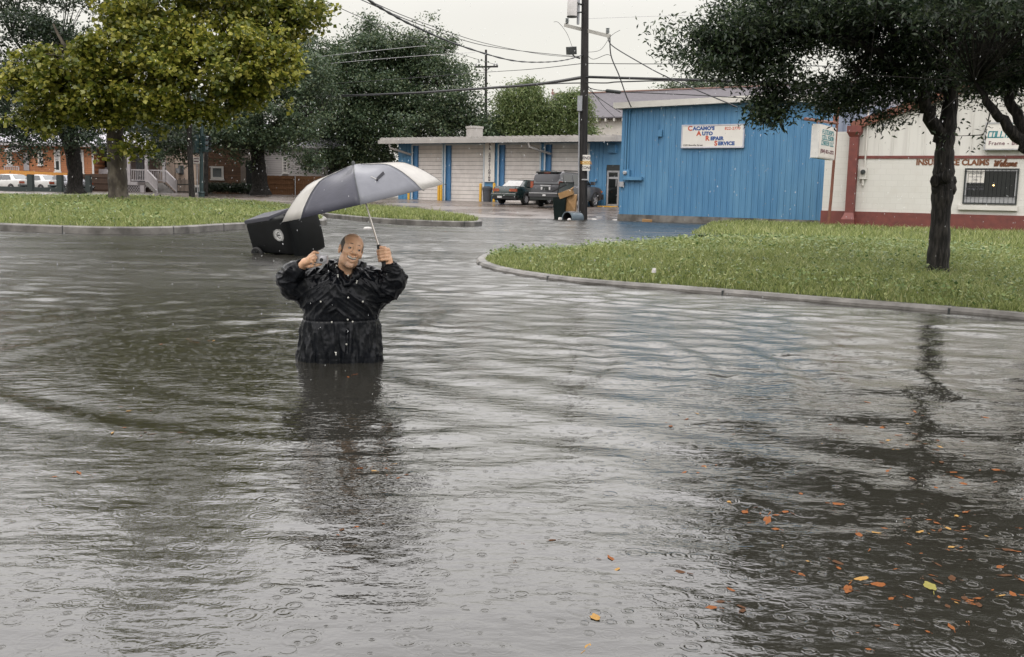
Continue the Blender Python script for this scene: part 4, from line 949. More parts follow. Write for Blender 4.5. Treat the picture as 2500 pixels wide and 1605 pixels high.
def twigs_mesh(mb, cen, anchors, r0, frac, n=4):
    A = np.array([tuple(a) for a in anchors])
    pick = rng.choice(len(cen), int(len(cen)*frac), replace=False)
    for i in pick:
        c = cen[i]; j = np.argmin(((A-c)**2).sum(1)); a = Vector(A[j]); b = Vector(c); mid = a.lerp(b, .5)+Vector(rng.normal(size=3)*.12*(b-a).length)+Vector((0, 0, .08*(b-a).length))
        mb.tube([a, mid, b], [r0, r0*.6, r0*.25], n, False)
def sample_path(pts, k=6):
    out = []
    for a, b in zip(pts[:-1], pts[1:]):
        for t_ in np.linspace(0, 1, k, endpoint=False): out.append(Vector(a).lerp(Vector(b), t_))
    return out+[Vector(pts[-1])]
def tree(name, label, base, trunk, limbs, blobs, leafm, bark, clump, per, spread, leaf, aspect, group=None, twig=.35, droop=0.0, twr=.03, extra=None, nseg=12, shell=.55, sub=None, flat=.75, dens=1.0):
    t = thing(name, label, 'tree', tuple(base), 0, group); B = Vector(base); loc = lambda p: Vector(p)-B
    mb = MB(); tp, tr = trunk; pts = [loc(p) for p in tp]
    sm = []; sr = []
    for i in range(len(pts)-1):
        for t_ in np.linspace(0, 1, 5, endpoint=False):
            sm.append(pts[i].lerp(pts[i+1], t_)); sr.append((tr[i]+(tr[i+1]-tr[i])*t_)*(1+.05*math.sin(7*t_+i*3)))
    sm.append(pts[-1]); sr.append(tr[-1]); mb.tube(sm, sr, nseg)
    if extra: extra(mb, loc)
    to = mb.build('trunk', bark, t, 60)
    anchors = sample_path(pts[1:], 3)
    for lp, lr in limbs:
        q = [loc(p) for p in lp]; k = len(q); mb = MB(); rs = np.interp(np.linspace(0, 1, (k-1)*4+1), np.linspace(0, 1, k), lr)
        path = sample_path(q, 4); path = [p+Vector(rng.normal(size=3))*min(r*.25, .05) for p, r in zip(path, rs)]
        mb.tube(path, rs, 8); mb.build('limb', bark, t, 60); anchors += path
    bl = [(tuple(loc(c)), r, max(2, int(n*dens))) for c, r, n in blobs]
    pos, cen = crown_points(bl, clump, per, spread, shell, sub)
    mb = MB(); twigs_mesh(mb, cen, anchors, twr, twig); tw = mb.build('twigs', bark, t, fixn=False)
    L = rng.uniform(leaf[0], leaf[1], len(pos)); V = leaves_geo(pos, L, aspect, droop, flat); Fq = (np.arange(len(pos))*4)[:, None]+np.array([0, 1, 2, 3])
    np_mesh('crown', V, Fq, leafm, t); return t
SYC = leaf_mat('sycamore_leaves', [(.05, .075, .014), (.13, .155, .022), (.27, .275, .04), (.46, .42, .09)], .42, .35, (.35, (.045, .07, .014), 0, .47, .60))
OAKD = leaf_mat('live_oak_leaves', [(.012, .024, .014), (.022, .042, .022), (.038, .06, .03), (.055, .08, .035)], .35, .22)
OAKD2 = leaf_mat('near_oak_leaves', [(.010, .020, .012), (.022, .042, .020), (.042, .066, .030), (.075, .105, .042)], .35, .3)
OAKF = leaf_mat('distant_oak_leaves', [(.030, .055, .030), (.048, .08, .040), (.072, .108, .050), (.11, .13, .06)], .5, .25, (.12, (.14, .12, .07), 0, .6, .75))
WIL = leaf_mat('bamboo_leaves', [(.07, .11, .04), (.11, .16, .055), (.17, .22, .08), (.22, .25, .10)], .45, .35)
def PB(px, py, y): return tuple(P(px, py, y))
def mpp(y): return y/F   # metres per photograph pixel at depth y
def blob(px, py, y, rx, ry, rd, n): k = mpp(y); return (PB(px, py, y), (rx*k, rd, ry*k), n)

# sycamore on the left median
yb = 41.0; bz = Z_LEFT(np.array([P(292, 480, yb).x]), np.array([yb]))[0]-.05; bx = P(292, 480, yb).x; base = (bx, yb, bz)
k = mpp(yb)
tree('sycamore_tree', 'leafy yellow green sycamore with thick mottled trunk on the left median', base,
     ([base, (bx-.05, yb, bz+.35), PB(286, 420, yb), PB(281, 340, yb), PB(280, 280, yb), PB(300, 180, yb), PB(330, 40, yb), PB(350, -120, yb)], [.52, .40, .36, .34, .32, .28, .2, .1]),
     [([PB(281, 320, yb), PB(240, 250, yb-.5), PB(180, 160, yb-1), PB(130, 60, yb-1)], [.18, .14, .1, .04]), ([PB(285, 270, yb), PB(370, 200, yb-.8), PB(480, 150, yb-1.2), PB(600, 110, yb-1.5)], [.2, .16, .11, .04]),
      ([PB(300, 180, yb), PB(400, 80, yb+1), PB(560, 20, yb+1.5), PB(690, 10, yb+1.5)], [.16, .12, .08, .03]), ([PB(292, 220, yb), PB(420, 210, yb+1.5), PB(560, 190, yb+2)], [.15, .1, .03])],
     [blob(360, 130, yb-1.0, 175, 120, 2.4, 330), blob(500, 170, yb-1.2, 150, 110, 2.2, 300), blob(610, 150, yb-.6, 90, 105, 1.8, 210), blob(470, 30, yb+.5, 200, 85, 2.6, 280), blob(640, 30, yb+.5, 90, 70, 1.8, 160), blob(715, 35, yb+.5, 45, 45, 1.2, 60),
      blob(200, 200, yb-.5, 150, 95, 2.3, 260), blob(130, 240, yb-.3, 90, 65, 2.0, 120), blob(290, 250, yb-1.4, 130, 50, 1.8, 130), blob(440, 265, yb-1, 110, 40, 1.6, 110), blob(610, 225, yb-.6, 45, 45, 1.2, 55), blob(320, 380, yb-.6, 22, 38, .5, 9), blob(345, 365, yb-.5, 14, 22, .4, 4), blob(120, 290, yb-.3, 60, 22, 1, 28),
      blob(400, -170, yb, 330, 150, 4.2, 420), blob(330, -420, yb, 240, 160, 3.6, 200)],
     SYC, PAL['bark2'], .20, 40, 1, (.13, .24), .9, twig=.12, droop=.3, twr=.02, shell=.45, sub=(.5, 9), flat=.6, dens=.80)
# dark live oak on the left, behind the sycamore
yb = 62.0; B0 = P(184, 470, yb); base = (B0.x, yb, B0.z-.1); 
tree('live_oak_tree', 'dark live oak with curved black trunk in front of the orange house', base,
     ([base, PB(183, 455, yb), PB(184, 420, yb), PB(177, 370, yb), PB(165, 320, yb), PB(160, 250, yb), PB(150, 120, yb)], [.68, .48, .42, .46, .5, .36, .15]),
     [([PB(165, 335, yb), PB(130, 310, yb-1), PB(70, 290, yb-2), PB(-20, 260, yb-2)], [.36, .26, .16, .06]), ([PB(170, 330, yb), PB(200, 290, yb-1), PB(260, 250, yb-1)], [.34, .24, .08]), ([PB(162, 280, yb), PB(100, 180, yb+1), PB(30, 90, yb+1)], [.25, .16, .05])],
     [blob(120, 230, yb, 190, 75, 4, 330), blob(-40, 200, yb, 110, 110, 3.5, 170), blob(80, 130, yb, 120, 100, 4, 190), blob(190, 70, yb+1, 120, 90, 4, 160), blob(40, 300, yb-1, 90, 25, 2, 75), blob(215, 320, yb-1, 55, 28, 1.6, 60), blob(88, 370, yb-2, 22, 32, .8, 22), blob(75, 330, yb-2, 22, 22, .8, 15), blob(20, 10, yb+1, 70, 50, 3, 70),
      blob(330, 290, yb+2, 140, 50, 3, 110), blob(60, -150, yb, 240, 130, 5, 150)],
     OAKD, PAL['bark'], .34, 42, 1, (.15, .27), .55, twig=.12, droop=.15, twr=.03, sub=(.75, 9))
# oak in front of the clapboard house
yb = 74.0; B0 = P(636, 472, yb); base = (B0.x, yb, B0.z-.15)
tree('live_oak_tree', 'spreading live oak with straight dark trunk in front of the clapboard house', base,
     ([base, PB(635, 455, yb), PB(632, 420, yb), PB(628, 370, yb), PB(628, 300, yb), PB(640, 200, yb)], [.85, .62, .53, .5, .45, .2]),
     [([PB(628, 360, yb), PB(580, 300, yb-1), PB(500, 260, yb-2), PB(400, 240, yb-2)], [.34, .25, .16, .05]), ([PB(628, 340, yb), PB(700, 290, yb-1), PB(790, 270, yb-1)], [.32, .22, .08])],
     [blob(640, 280, yb, 150, 70, 4.5, 330), blob(560, 330, yb-2, 75, 42, 2.5, 120), blob(690, 335, yb-2, 75, 32, 2.4, 70), blob(470, 290, yb+1, 120, 70, 4, 240), blob(390, 310, yb+1, 70, 60, 3, 110), blob(720, 230, yb, 90, 80, 4, 180), blob(600, 385, yb-2.4, 28, 14, 1, 10), blob(740, 385, yb-2.4, 26, 20, 1, 16), blob(700, 180, yb, 80, 70, 3, 110), blob(440, 365, yb, 40, 22, 1.5, 26)],
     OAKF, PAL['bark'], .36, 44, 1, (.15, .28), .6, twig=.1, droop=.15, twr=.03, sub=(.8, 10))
# big oak behind the umbrella
yb = 88.0; B0 = P(858, 466, yb); base = (B0.x, yb, .55)
tree('live_oak_tree', 'tallest spreading live oak rising behind the open umbrella', base,
     ([base, PB(858, 440, yb), PB(858, 380, yb), PB(865, 300, yb), PB(880, 180, yb), PB(900, 90, yb)], [.9, .7, .6, .5, .3, .1]),
     [([PB(860, 350, yb), PB(780, 260, yb), PB(720, 160, yb)], [.4, .28, .08]), ([PB(862, 330, yb), PB(960, 250, yb-1), PB(1060, 200, yb-1)], [.4, .28, .08]), ([PB(868, 280, yb), PB(1000, 140, yb), PB(1040, 90, yb)], [.3, .18, .05])],
     [blob(880, 215, yb, 190, 120, 5, 760), blob(880, 260, yb-4, 170, 100, 2, 320), blob(760, 170, yb, 95, 80, 4.5, 280), blob(905, 95, yb, 38, 60, 2.2, 80), blob(1020, 110, yb, 70, 52, 3, 110), blob(960, 165, yb, 120, 75, 4.0, 360), blob(1080, 220, yb-1, 90, 85, 4, 200), blob(1100, 290, yb-2, 90, 60, 4, 160), blob(870, 345, yb-2, 120, 55, 4.5, 230), blob(790, 385, yb-3, 30, 26, 1.2, 26), blob(900, 400, yb-2, 70, 40, 2.5, 90), blob(1010, 320, yb-1, 100, 60, 4, 160), blob(895, 40, yb, 16, 18, .8, 8), blob(1045, 60, yb, 14, 18, .8, 4), blob(690, 130, yb, 40, 35, 2.5, 40), blob(1155, 270, yb-2, 45, 60, 3, 80)],
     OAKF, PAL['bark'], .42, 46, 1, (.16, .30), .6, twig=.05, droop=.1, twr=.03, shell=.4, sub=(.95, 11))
# feathery bamboo behind the garage
yb = 82.0
for lab, px, top, rx, n, sgn in (('feathery light green bamboo clump with a drooping top left of the utility pole', 1272, 206, 66, 260, 1), ('second shorter drooping bamboo clump touching the utility pole', 1385, 232, 68, 230, 1), ('dull green bushy tree between the oak and the bamboo', 1190, 300, 42, 110, 0)):
    B0 = P(px, 470, yb); base = (B0.x, yb, .5); h_ = 470-top
    bls = [blob(px, top+45, yb, rx*.72, 48, 2.0, int(n*.35)), blob(px+rx*.3, top+25, yb, rx*.35, 32, 1.2, int(n*.2)), blob(px-rx*.45, top+75, yb, rx*.6, 50, 1.8, int(n*.3)), blob(px+rx*.45, top+80, yb, rx*.6, 55, 1.8, int(n*.3)), blob(px, top+125, yb, rx*1.05, 55, 2, int(n*.5))]
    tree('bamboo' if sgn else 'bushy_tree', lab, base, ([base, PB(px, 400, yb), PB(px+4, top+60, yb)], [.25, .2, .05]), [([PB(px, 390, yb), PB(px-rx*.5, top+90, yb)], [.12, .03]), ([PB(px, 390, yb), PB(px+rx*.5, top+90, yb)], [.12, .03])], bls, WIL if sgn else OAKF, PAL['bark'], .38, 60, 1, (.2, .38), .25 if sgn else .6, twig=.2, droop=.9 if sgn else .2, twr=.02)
# treetops over the far roofs
yb = 105.0; B0 = P(1790, 470, yb); tree('far_tree', 'small distant treetop above the shingle roof ridge', (B0.x, yb, .5), ([(B0.x, yb, .5), PB(1790, 300, yb), PB(1790, 215, yb)], [.4, .3, .1]), [], [blob(1790, 210, yb, 80, 18, 2, 50), blob(1640, 216, yb, 45, 8, 2, 14), blob(1700, 209, yb, 60, 10, 2, 22)], OAKF, PAL['bark'], .45, 34, 1, (.2, .35), .6)
# near right oak
yb = 13.2; bxy = P(2288, 668, yb); zb2 = float(Z_RIGHT(np.array([bxy.x]), np.array([yb]))[0]); base = (bxy.x, yb, zb2-.06)
def burls(mb, loc):
    def knob(px, py, r, dy=-.12, sz=1.0):
        c = loc(P(px, py, yb+dy)); mb.lathe([(0, -r*.9), (r*.7, -r*.6), (r, 0), (r*.75, r*.6), (0, r*.85)], 12, Matrix.Translation(c) @ Matrix.Diagonal((1, .8, 1.1*sz, 1)))
    knob(2306, 436, .10, -.10); knob(2286, 443, .085, -.04, 1.2); knob(2322, 444, .075, -.04, 1.3); knob(2289, 464, .075, -.04, 1.2); knob(2321, 463, .08, -.04, 1.2); knob(2324, 322, .05, -.04); knob(2304, 455, .12, -.03, 1.5)
    for px, py in ((2310, 430), (2281, 441)):
        c = loc(P(px, py, yb-.215 if px > 2300 else yb-.12)); mb.lathe([(.03, -.012), (.055, 0), (.06, .03), (.035, .045)], 14, Matrix.Translation(c) @ Matrix.Rotation(R_(90), 4, 'X') @ Matrix.Diagonal((1, 1.35, 1, 1)))
roak = tree('live_oak_tree', 'nearest live oak with a knotted trunk on the right grass island', base,
     ([base, PB(2288, 655, yb), PB(2293, 600, yb), PB(2297, 520, yb), PB(2301, 470, yb), PB(2304, 420, yb), PB(2306, 360, yb), PB(2312, 310, yb), PB(2322, 240, yb), PB(2328, 140, yb), PB(2330, 20, yb), PB(2335, -130, yb)], [.195, .152, .132, .122, .138, .136, .112, .118, .088, .075, .06, .03]),
     [([PB(2302, 335, yb), PB(2272, 290, yb-.1), PB(2248, 225, yb-.2), PB(2215, 150, yb-.3), PB(2170, 60, yb-.4), PB(2120, -60, yb-.5)], [.10, .085, .075, .06, .045, .02]),
      ([PB(2226, 180, yb-.2), PB(2150, 130, yb-.5), PB(2060, 92, yb-.7), PB(1960, 80, yb-.8), PB(1860, 105, yb-.8), PB(1770, 150, yb-.8)], [.055, .05, .042, .034, .024, .01]),
      ([PB(2322, 240, yb), PB(2290, 175, yb+.2), PB(2250, 120, yb+.4), PB(2200, 40, yb+.5)], [.07, .06, .045, .02]),
      ([PB(2325, 200, yb), PB(2380, 130, yb+.3), PB(2450, 60, yb+.5), PB(2540, 0, yb+.6)], [.065, .05, .04, .02]),
      ([PB(2060, 92, yb-.7), PB(1960, 20, yb-.6), PB(1880, -60, yb-.5)], [.03, .02, .01]), ([PB(1860, 105, yb-.8), PB(1870, 190, yb-.8), PB(1885, 280, yb-.8)], [.014, .009, .004]),
      ([PB(2120, 115, yb-.6), PB(2090, 190, yb-.3), PB(2060, 250, yb-.2)], [.016, .01, .005])],
     [blob(1775, 115, yb-.8, 78, 52, .6, 95), blob(1750, 165, yb-.8, 62, 32, .4, 40), blob(1850, 50, yb-.7, 105, 75, .8, 170), blob(1960, 35, yb-.6, 115, 65, .9, 170), blob(1870, 155, yb-.8, 55, 45, .4, 62), blob(1885, 255, yb-.8, 4, 55, .08, 44), blob(1932, 222, yb-.8, 4, 40, .08, 20), blob(1960, 110, yb-.7, 30, 20, .3, 14), blob(1690, 135, yb-.8, 30, 28, .3, 10),
      blob(2080, 20, yb-.3, 110, 100, 1.1, 190), blob(2200, 60, yb, 130, 130, 1.2, 260), blob(2330, 60, yb+.2, 130, 130, 1.2, 260), blob(2450, 60, yb+.3, 120, 130, 1.2, 220), blob(2190, 185, yb+.1, 85, 50, .7, 84), blob(2085, 232, yb, 60, 28, .4, 60), blob(2030, 262, yb, 42, 18, .3, 26), blob(2100, 175, yb-.1, 45, 30, .5, 24), blob(2010, 205, yb-.1, 35, 25, .3, 12), blob(2400, 175, yb+.3, 75, 38, .6, 72), blob(2480, 150, yb+.3, 75, 50, .7, 80), blob(2185, 285, yb, 24, 12, .2, 9), blob(2265, 245, yb+.3, 45, 22, .3, 20), blob(2400, 238, yb+.2, 34, 12, .2, 8), blob(1660, 75, yb-.8, 30, 25, .4, 8),
      blob(2150, -150, yb, 330, 150, 2.6, 480), blob(2350, -330, yb, 380, 180, 3.0, 330), blob(2050, -60, yb-2.2, 260, 110, 1.6, 190)],
     OAKD2, PAL['bark'], .105, 40, 1, (.05, .085), .36, twig=.4, droop=.3, twr=.006, extra=burls, nseg=18, shell=.3, sub=(.15, 6), flat=.9)
# second right oak: trunk stands just outside the frame
yb = 11.2; base = (P(2615, 720, yb).x, yb, .2)
tree('live_oak_tree', 'oak at the right edge whose dark limbs reach in over the wall sign', base,
     ([base, PB(2600, 560, yb), PB(2560, 430, yb), PB(2530, 380, yb)], [.22, .16, .14, .13]),
     [([PB(2540, 395, yb), PB(2490, 345, yb), PB(2450, 295, yb), PB(2420, 262, yb), PB(2380, 200, yb)], [.085, .07, .055, .045, .02]), ([PB(2535, 380, yb), PB(2500, 310, yb+.1), PB(2470, 250, yb+.2), PB(2440, 160, yb+.2)], [.08, .065, .055, .02]), ([PB(2535, 375, yb), PB(2560, 280, yb), PB(2520, 150, yb)], [.09, .07, .03]), ([PB(2420, 262, yb), PB(2412, 300, yb-.1), PB(2400, 330, yb-.1)], [.008, .006, .003])],
     [blob(2495, 170, yb, 70, 34, .4, 60), blob(2560, 120, yb, 150, 120, 1.2, 210), blob(2400, 200, yb, 36, 18, .3, 14), blob(2400, 325, yb-.1, 14, 16, .1, 3), blob(2580, -150, yb, 330, 190, 2.4, 330), blob(2520, -60, yb-2.5, 330, 130, 1.8, 240), blob(2640, -420, yb-1, 420, 200, 2.6, 220)],
     OAKD2, PAL['bark'], .105, 40, 1, (.05, .085), .36, twig=.4, droop=.3, twr=.006, shell=.3, sub=(.16, 6), flat=.9)
# ------------------------------------------------------------------ utility poles and cables
yp = 44.2; pb = P(1423, 536, yp); base = Vector((pb.x, yp, -.3))
up = thing('utility_pole', 'tall dark timber utility pole with transformer beside the upright wheelie bin', 'pole', base)
L_ = lambda p: Vector(p)-base
mb = MB(); mb.tube([Vector((0, 0, 0)), L_(P(1423, 380, yp)), L_(P(1427, 200, yp)), L_(P(1428.5, 0, yp)), L_(P(1430, -120, yp))], [.21, .19, .175, .155, .14], 14); mb.build('pole', PAL['pole'], up, 50)
PXW = lambda px, py, dy=0: L_(P(px, py, yp+dy))
# crossarm runs away to the right
a, b_ = PXW(1379, 62, .9), PXW(1489, 89, -.9)
mb = MB(); mb.bar(a, b_, .11, .15); ca = mb.build('crossarm', mat('weathered_arm', (.40, .39, .36), (.32, .31, .29), .7, nscale=5), up)
def insul(p, par): 
    mb = MB(); prof = []
    for i in range(4): prof += [(.05, i*.06), (.085, i*.06+.02), (.085, i*.06+.035), (.05, i*.06+.055)]
    mb.lathe(prof, 12, Matrix.Translation(p+Vector((0, 0, .09)))); mb.tube([p, p+Vector((0, 0, .1))], .018, 6); mb.build('insulator', mat('grey_porcelain', (.20, .22, .22), (.16, .17, .17), .3), par, 40)
insul(a.lerp(b_, .05), ca); insul(a.lerp(b_, .95), ca)
mb = MB(); c = PXW(1397, 20, -.35); mb.lathe([(.18, -.36), (.215, -.34), (.215, .32), (.20, .36), (.05, .42)], 20, Matrix.Translation(c)); tr_ = mb.build('transformer', mat('transformer_grey', (.50, .48, .47), (.42, .41, .40), .45, nscale=4), up, 40)
mb = MB(); mb.lathe([(.215, -.385), (.225, -.36), (.19, -.35)], 20, Matrix.Translation(c)); mb.tube([c+Vector((0, 0, .4)), c+Vector((0, 0, .62))], .03, 6); mb.tube([c+Vector((.12, 0, .36)), c+Vector((.12, 0, .55))], .03, 6); mb.build('rim', PAL['dark'], tr_, 40)
mb = MB(); mb.bar(c+Vector((.2, 0, .2)), PXW(1420, 12, 0), .06); mb.bar(c+Vector((.2, 0, -.2)), PXW(1420, 30, 0), .06); mb.build('bracket', PAL['dark'], tr_)
mb = MB(); mb.obox(PXW(1395, 124, -.2), (.36, .3, .32), (.15, -.15, .4)); mb.tube([PXW(1397, 132, -.2), PXW(1404, 140, -.1), PXW(1416, 143, 0)], .03, 6); mb.build('terminal_box', PAL['dark'], up)
mb = MB(); mb.obox(PXW(1415.5, 253, -.2), (.20, .16, .64)); mb.tube([PXW(1414, 270, -.18), PXW(1412, 530, -.22)], .03, 6); mb.tube([PXW(1413, 0, -.16), PXW(1411, 60, -.18)], .06, 8); mb.build('riser_box', mat('riser_grey', (.30, .31, .33), None, .5), up)
mb = MB(); mb.obox(PXW(1428, 439, -.2), (.28, .05, .05)); mb.build('pole_tag', PAL['galv'], up)
# END SCHOOL ZONE plate
sp_ = P(1431.5, 398, yp-.26); ss = thing('school_zone_sign', 'small white plate lettered END SCHOOL ZONE nailed to the big pole', 'sign', (sp_.x, sp_.y, sp_.z), R_(-6))
w2, h2 = 9.2*mpp(yp), 18.6*mpp(yp); mb = MB(); mb.box(-w2, w2, -.01, .01, -h2, h2); mb.build('plate', SIGNW, ss, bevel=.004)
mb = MB(); mb.box(-w2, w2, -.013, -.0105, -h2*.28, h2*.28); mb.build('band', mat('faded_amber', (.66, .55, .32), None, .4), ss)
for s_, z_, c_ in (('END', h2*.44, mat('sign_black', (.05,)*3)), ('SCHOOL', -h2*.16, mat('amber_letters', (.50, .22, .01), None, .5)), ('ZONE', -h2*.8, mat('sign_black', (.05,)*3))):
    text_mesh('lettering', s_, h2*.52, c_, ss, (0, -.016, z_), (1, 0, 0), (0, 0, 1), bold=.004, align='CENTER', xscale=.72 if s_ == 'SCHOOL' else .95)
# far pole
yq = 98.0; fb = P(1186, 470, yq); fbase = Vector((fb.x, yq, .5)); fp = thing('utility_pole', 'distant thin utility pole with crossarm above the oak tops', 'pole', fbase)
mb = MB(); mb.tube([(0, 0, 0), P(1186.5, 122, yq)-fbase], [.17, .11], 10); mb.build('pole', PAL['pole'], fp, 50)
a2, b2 = P(1159, 164, yq)-fbase, P(1216, 163, yq)-fbase; mb = MB(); mb.bar(a2, b2, .12, .16); mb.bar(a2.lerp(b2, .3), P(1186, 175, yq)-fbase, .05); mb.bar(a2.lerp(b2, .7), P(1186, 175, yq)-fbase, .05); fca = mb.build('crossarm', PAL['pole'], fp)
for t_ in (.05, .17, .83, .95):
    mb = MB(); mb.lathe([(.07, 0), (.1, .06), (.06, .1), (.09, .16), (.03, .22)], 8, Matrix.Translation(a2.lerp(b2, t_)+Vector((0, 0, .1)))); mb.build('insulator', PAL['grey'], fca, 40)
# cables
def cable(label, pts, r, name='overhead_cable', group=None, mt=None, twist=False):
    pts = [Vector(P(*p)) for p in pts]; sm = []
    for i in range(len(pts)-1):
        p0, p1, p2, p3 = pts[max(i-1, 0)], pts[i], pts[i+1], pts[min(i+2, len(pts)-1)]
        for t_ in np.linspace(0, 1, 7, endpoint=False): sm.append(.5*((2*p1)+(p2-p0)*t_+(2*p0-5*p1+4*p2-p3)*t_**2+(3*p1-p0-3*p2+p3)*t_**3))
    sm.append(pts[-1]); mb = MB(); rs = [r*(1.0 if not twist or i % 2 else .55) for i in range(len(sm))]
    mb.tube(sm, rs, 6); o = mb.build(name, mt or PAL['cable'], None, 50); return tag(o, label, 'cable', group or 'overhead cables')
cable('thickest black cable bundle sagging left from the big pole across the oak', [(1424, 189, yp), (1300, 207, 52), (1107, 221, 62), (950, 230, 70), (633, 239, 85), (420, 240, 95), (250, 240, 100)], .075)
cable('thick black cable bundle running right from the big pole into the oak leaves', [(1424, 188, yp), (1560, 192, 42), (1700, 196, 40), (2060, 210, 36), (2560, 235, 32)], .06)
cable('thin cable just below the thick bundle on the left of the big pole', [(1424, 203, yp), (1350, 205, 50), (1190, 214, 60), (1000, 229, 68), (633, 245, 85)], .03)
cable('thin cable just below the thick bundle on the right of the big pole', [(1424, 202, yp), (1480, 203, 43), (1520, 200, 42), (1700, 198, 40), (2080, 213, 36)], .028)
cable('twisted black service cable sweeping down from the top of the picture to the pole', [(1424, 134, yp), (1385, 146, 41), (1330, 152, 37), (1250, 148, 32), (1130, 114, 26), (1020, 68, 21), (940, 26, 18), (870, -20, 16), (800, -70, 14)], .028, twist=True)
cable('upper thin grey cable sagging beside the twisted service cable', [(1424, 136, yp), (1380, 136, 42), (1185, 112, 36), (1029, 62, 30), (900, 8, 26), (800, -40, 23)], .012)
cable('second thin grey cable close under the upper sagging one', [(1424, 140, yp), (1330, 134, 42), (1180, 105, 36), (1029, 55, 30), (930, 15, 26), (820, -40, 23)], .010)
cable('hair thin faint wire crossing the sky down to the distant pole', [(1216, 160, 98), (1100, 125, 84), (950, 72, 68), (787, 0, 55), (700, -45, 50)], .02)
cable('cable between the big pole and the far treetops at crossarm height', [(1424, 155, yp), (1400, 158, 46), (1290, 170, 56), (1153, 179, 64), (950, 195, 72), (690, 212, 84), (560, 218, 90)], .018)
cable('pale thin line crossing the front of the tall oak, upper', [(1040, 112, 70), (935, 122, 72), (670, 150, 80), (500, 163, 86)], .016, mt=PAL['galv'])
cable('pale thin line crossing the front of the tall oak, lower', [(1160, 128, 70), (970, 141, 72), (697, 165, 80), (500, 180, 86)], .016, mt=PAL['galv'])
cable('thin straight cable running level from the pole towards the oak leaves', [(1424, 155, yp), (1500, 156, 43), (1660, 157, 40), (1900, 160, 36), (2200, 165, 32)], .016)
cable('service drop falling steeply from the crossarm to the blue wall corner', [(1489, 92, yp-.9), (1492, 137, 43.5), (1512, 186, 43.2), (1528, 232, 43), (1541, 262, 42.9)], .028)
cable('service cable slanting right from under the crossarm into the leaves', [(1484, 93, yp-.8), (1496, 113, 43), (1560, 152, 41), (1632, 190, 39), (1800, 262, 36)], .022)
cable('cable with a dark splice case above the blue roof', [(1432, 212, yp), (1452, 219, 43.8), (1478, 222, 43.5), (1518, 225, 43.2), (1700, 233, 41), (1950, 248, 38)], .02)
sc_ = MB(); sc_.tube([P(1478, 222, 43.4), P(1481, 222, 43.4), P(1514, 226, 43.2), P(1517, 226, 43.2)], [.03, .075, .075, .03], 10); tag(sc_.build('splice_case', PAL['dark'], None, 40), 'dark cylindrical splice case hung on a cable above the blue roof', 'splice case')
cable('thin wire dropping from the pole to the left roof corner', [(1432, 213, yp), (1450, 230, 44), (1480, 252, 43.6), (1515, 275, 43.0)], .016)
cable('looped thin wire sagging from the pole below the splice case', [(1432, 205, yp), (1448, 226, 44), (1475, 262, 43.8), (1502, 287, 43.2)], .012)
cable('slack jumper wire curling from the terminal box to the crossarm end', [(1397, 115, 43.9), (1384, 82, 44), (1364, 56, 44.3), (1352, 54, 44.5)], .009)
cable('slack jumper wire curling right of the pole under the crossarm', [(1432, 128, yp), (1466, 122, 43.6), (1492, 88, 43.3), (1514, 74, 43.2)], .009)
cable('dipping loop of black wire right of the pole below the crossarm', [(1432, 134, yp), (1449, 145, 43.8), (1480, 134, 43.6), (1492, 137, 43.5)], .012)
cable('faint high line right of the pole near the top of the picture', [(1432, 46, 60), (1600, 40, 56), (1800, 34, 52)], .010, mt=PAL['galv'])
# ------------------------------------------------------------------ traffic signal and the timber pole on the left
yt = 65.0
TG = mat('dark_teal_signal_green', (.016, .036, .038), (.024, .05, .05), .45, nscale=5)
tb = P(492, 488, yt); tbase = Vector((tb.x, yt, tb.z-.15)); tl = thing('traffic_light', 'dark green traffic light pole seen from the side on the left median edge', 'traffic light', tbase); T_ = lambda px, py, dy=0: P(px, py, yt+dy)-tbase
mb = MB(); mb.tube([(0, 0, 0), (0, 0, .62)], [.21, .19], 14); mb.tube([(0, 0, .62), T_(493, 230)], [.135, .10], 12); mb.lathe([(.22, 0), (.24, .06), (.2, .12)], 14, Matrix.Translation((0, 0, .55))); mb.build('pole', TG, tl, 40)
def sig_head(px, py0, py1, facing, dy):
    c = T_(px, (py0+py1)/2, dy); H = (py1-py0)*mpp(yt); f = Vector(facing).normalized(); s_ = f.cross(Vector((0, 0, 1)))
    mb = MB(); mb.add([c+s_*i*.19+f*j*.13+Vector((0, 0, k_*H/2)) for k_ in (-1, 1) for i, j in ((-1, -1), (1, -1), (1, 1), (-1, 1))], [(0, 3, 2, 1), (4, 5, 6, 7), (0, 1, 5, 4), (1, 2, 6, 5), (2, 3, 7, 6), (3, 0, 4, 7)])
    hd = mb.build('signal_head', TG, tl, bevel=.02)
    for i in range(3):
        cc = c+f*.13+Vector((0, 0, H*(.33-.33*i))); mb = MB(); n = 12; vs = []
        for q in (0, 1):
            for j in range(n+1):
                a_ = math.pi*(-.15+1.3*j/n); vs.append(cc+f*(.26*q)+(s_*math.cos(a_)+Vector((0, 0, 1))*math.sin(a_))*.15)
        mb.add(vs, [(j, j+1, n+2+j, n+1+j) for j in range(n)]); mb.build('visor', mat('visor_grey', (.10, .12, .13), (.07, .085, .09), .35), hd, 60)
        mb = MB(); mb.lathe([(.0, 0), (.14, 0), (.12, .03), (0, .05)], 14, Matrix.Translation(cc) @ f.to_track_quat('Z', 'Y').to_matrix().to_4x4()); mb.build('lens', (mat('red_lens_off', (.05, .008, .006), None, .2), mat('amber_lens_off', (.07, .035, .005), None, .2), mat('green_lens_off', (.006, .04, .025), None, .2))[i], hd, 40)
sig_head(501, 333, 371, (.9, -.45, 0), -.05); sig_head(478, 331, 373, (-.8, .6, 0), -.1)
mb = MB(); mb.bar(T_(474, 329), T_(500, 329), .06); mb.bar(T_(474, 374), T_(500, 374), .06); mb.build('bracket', TG, tl)
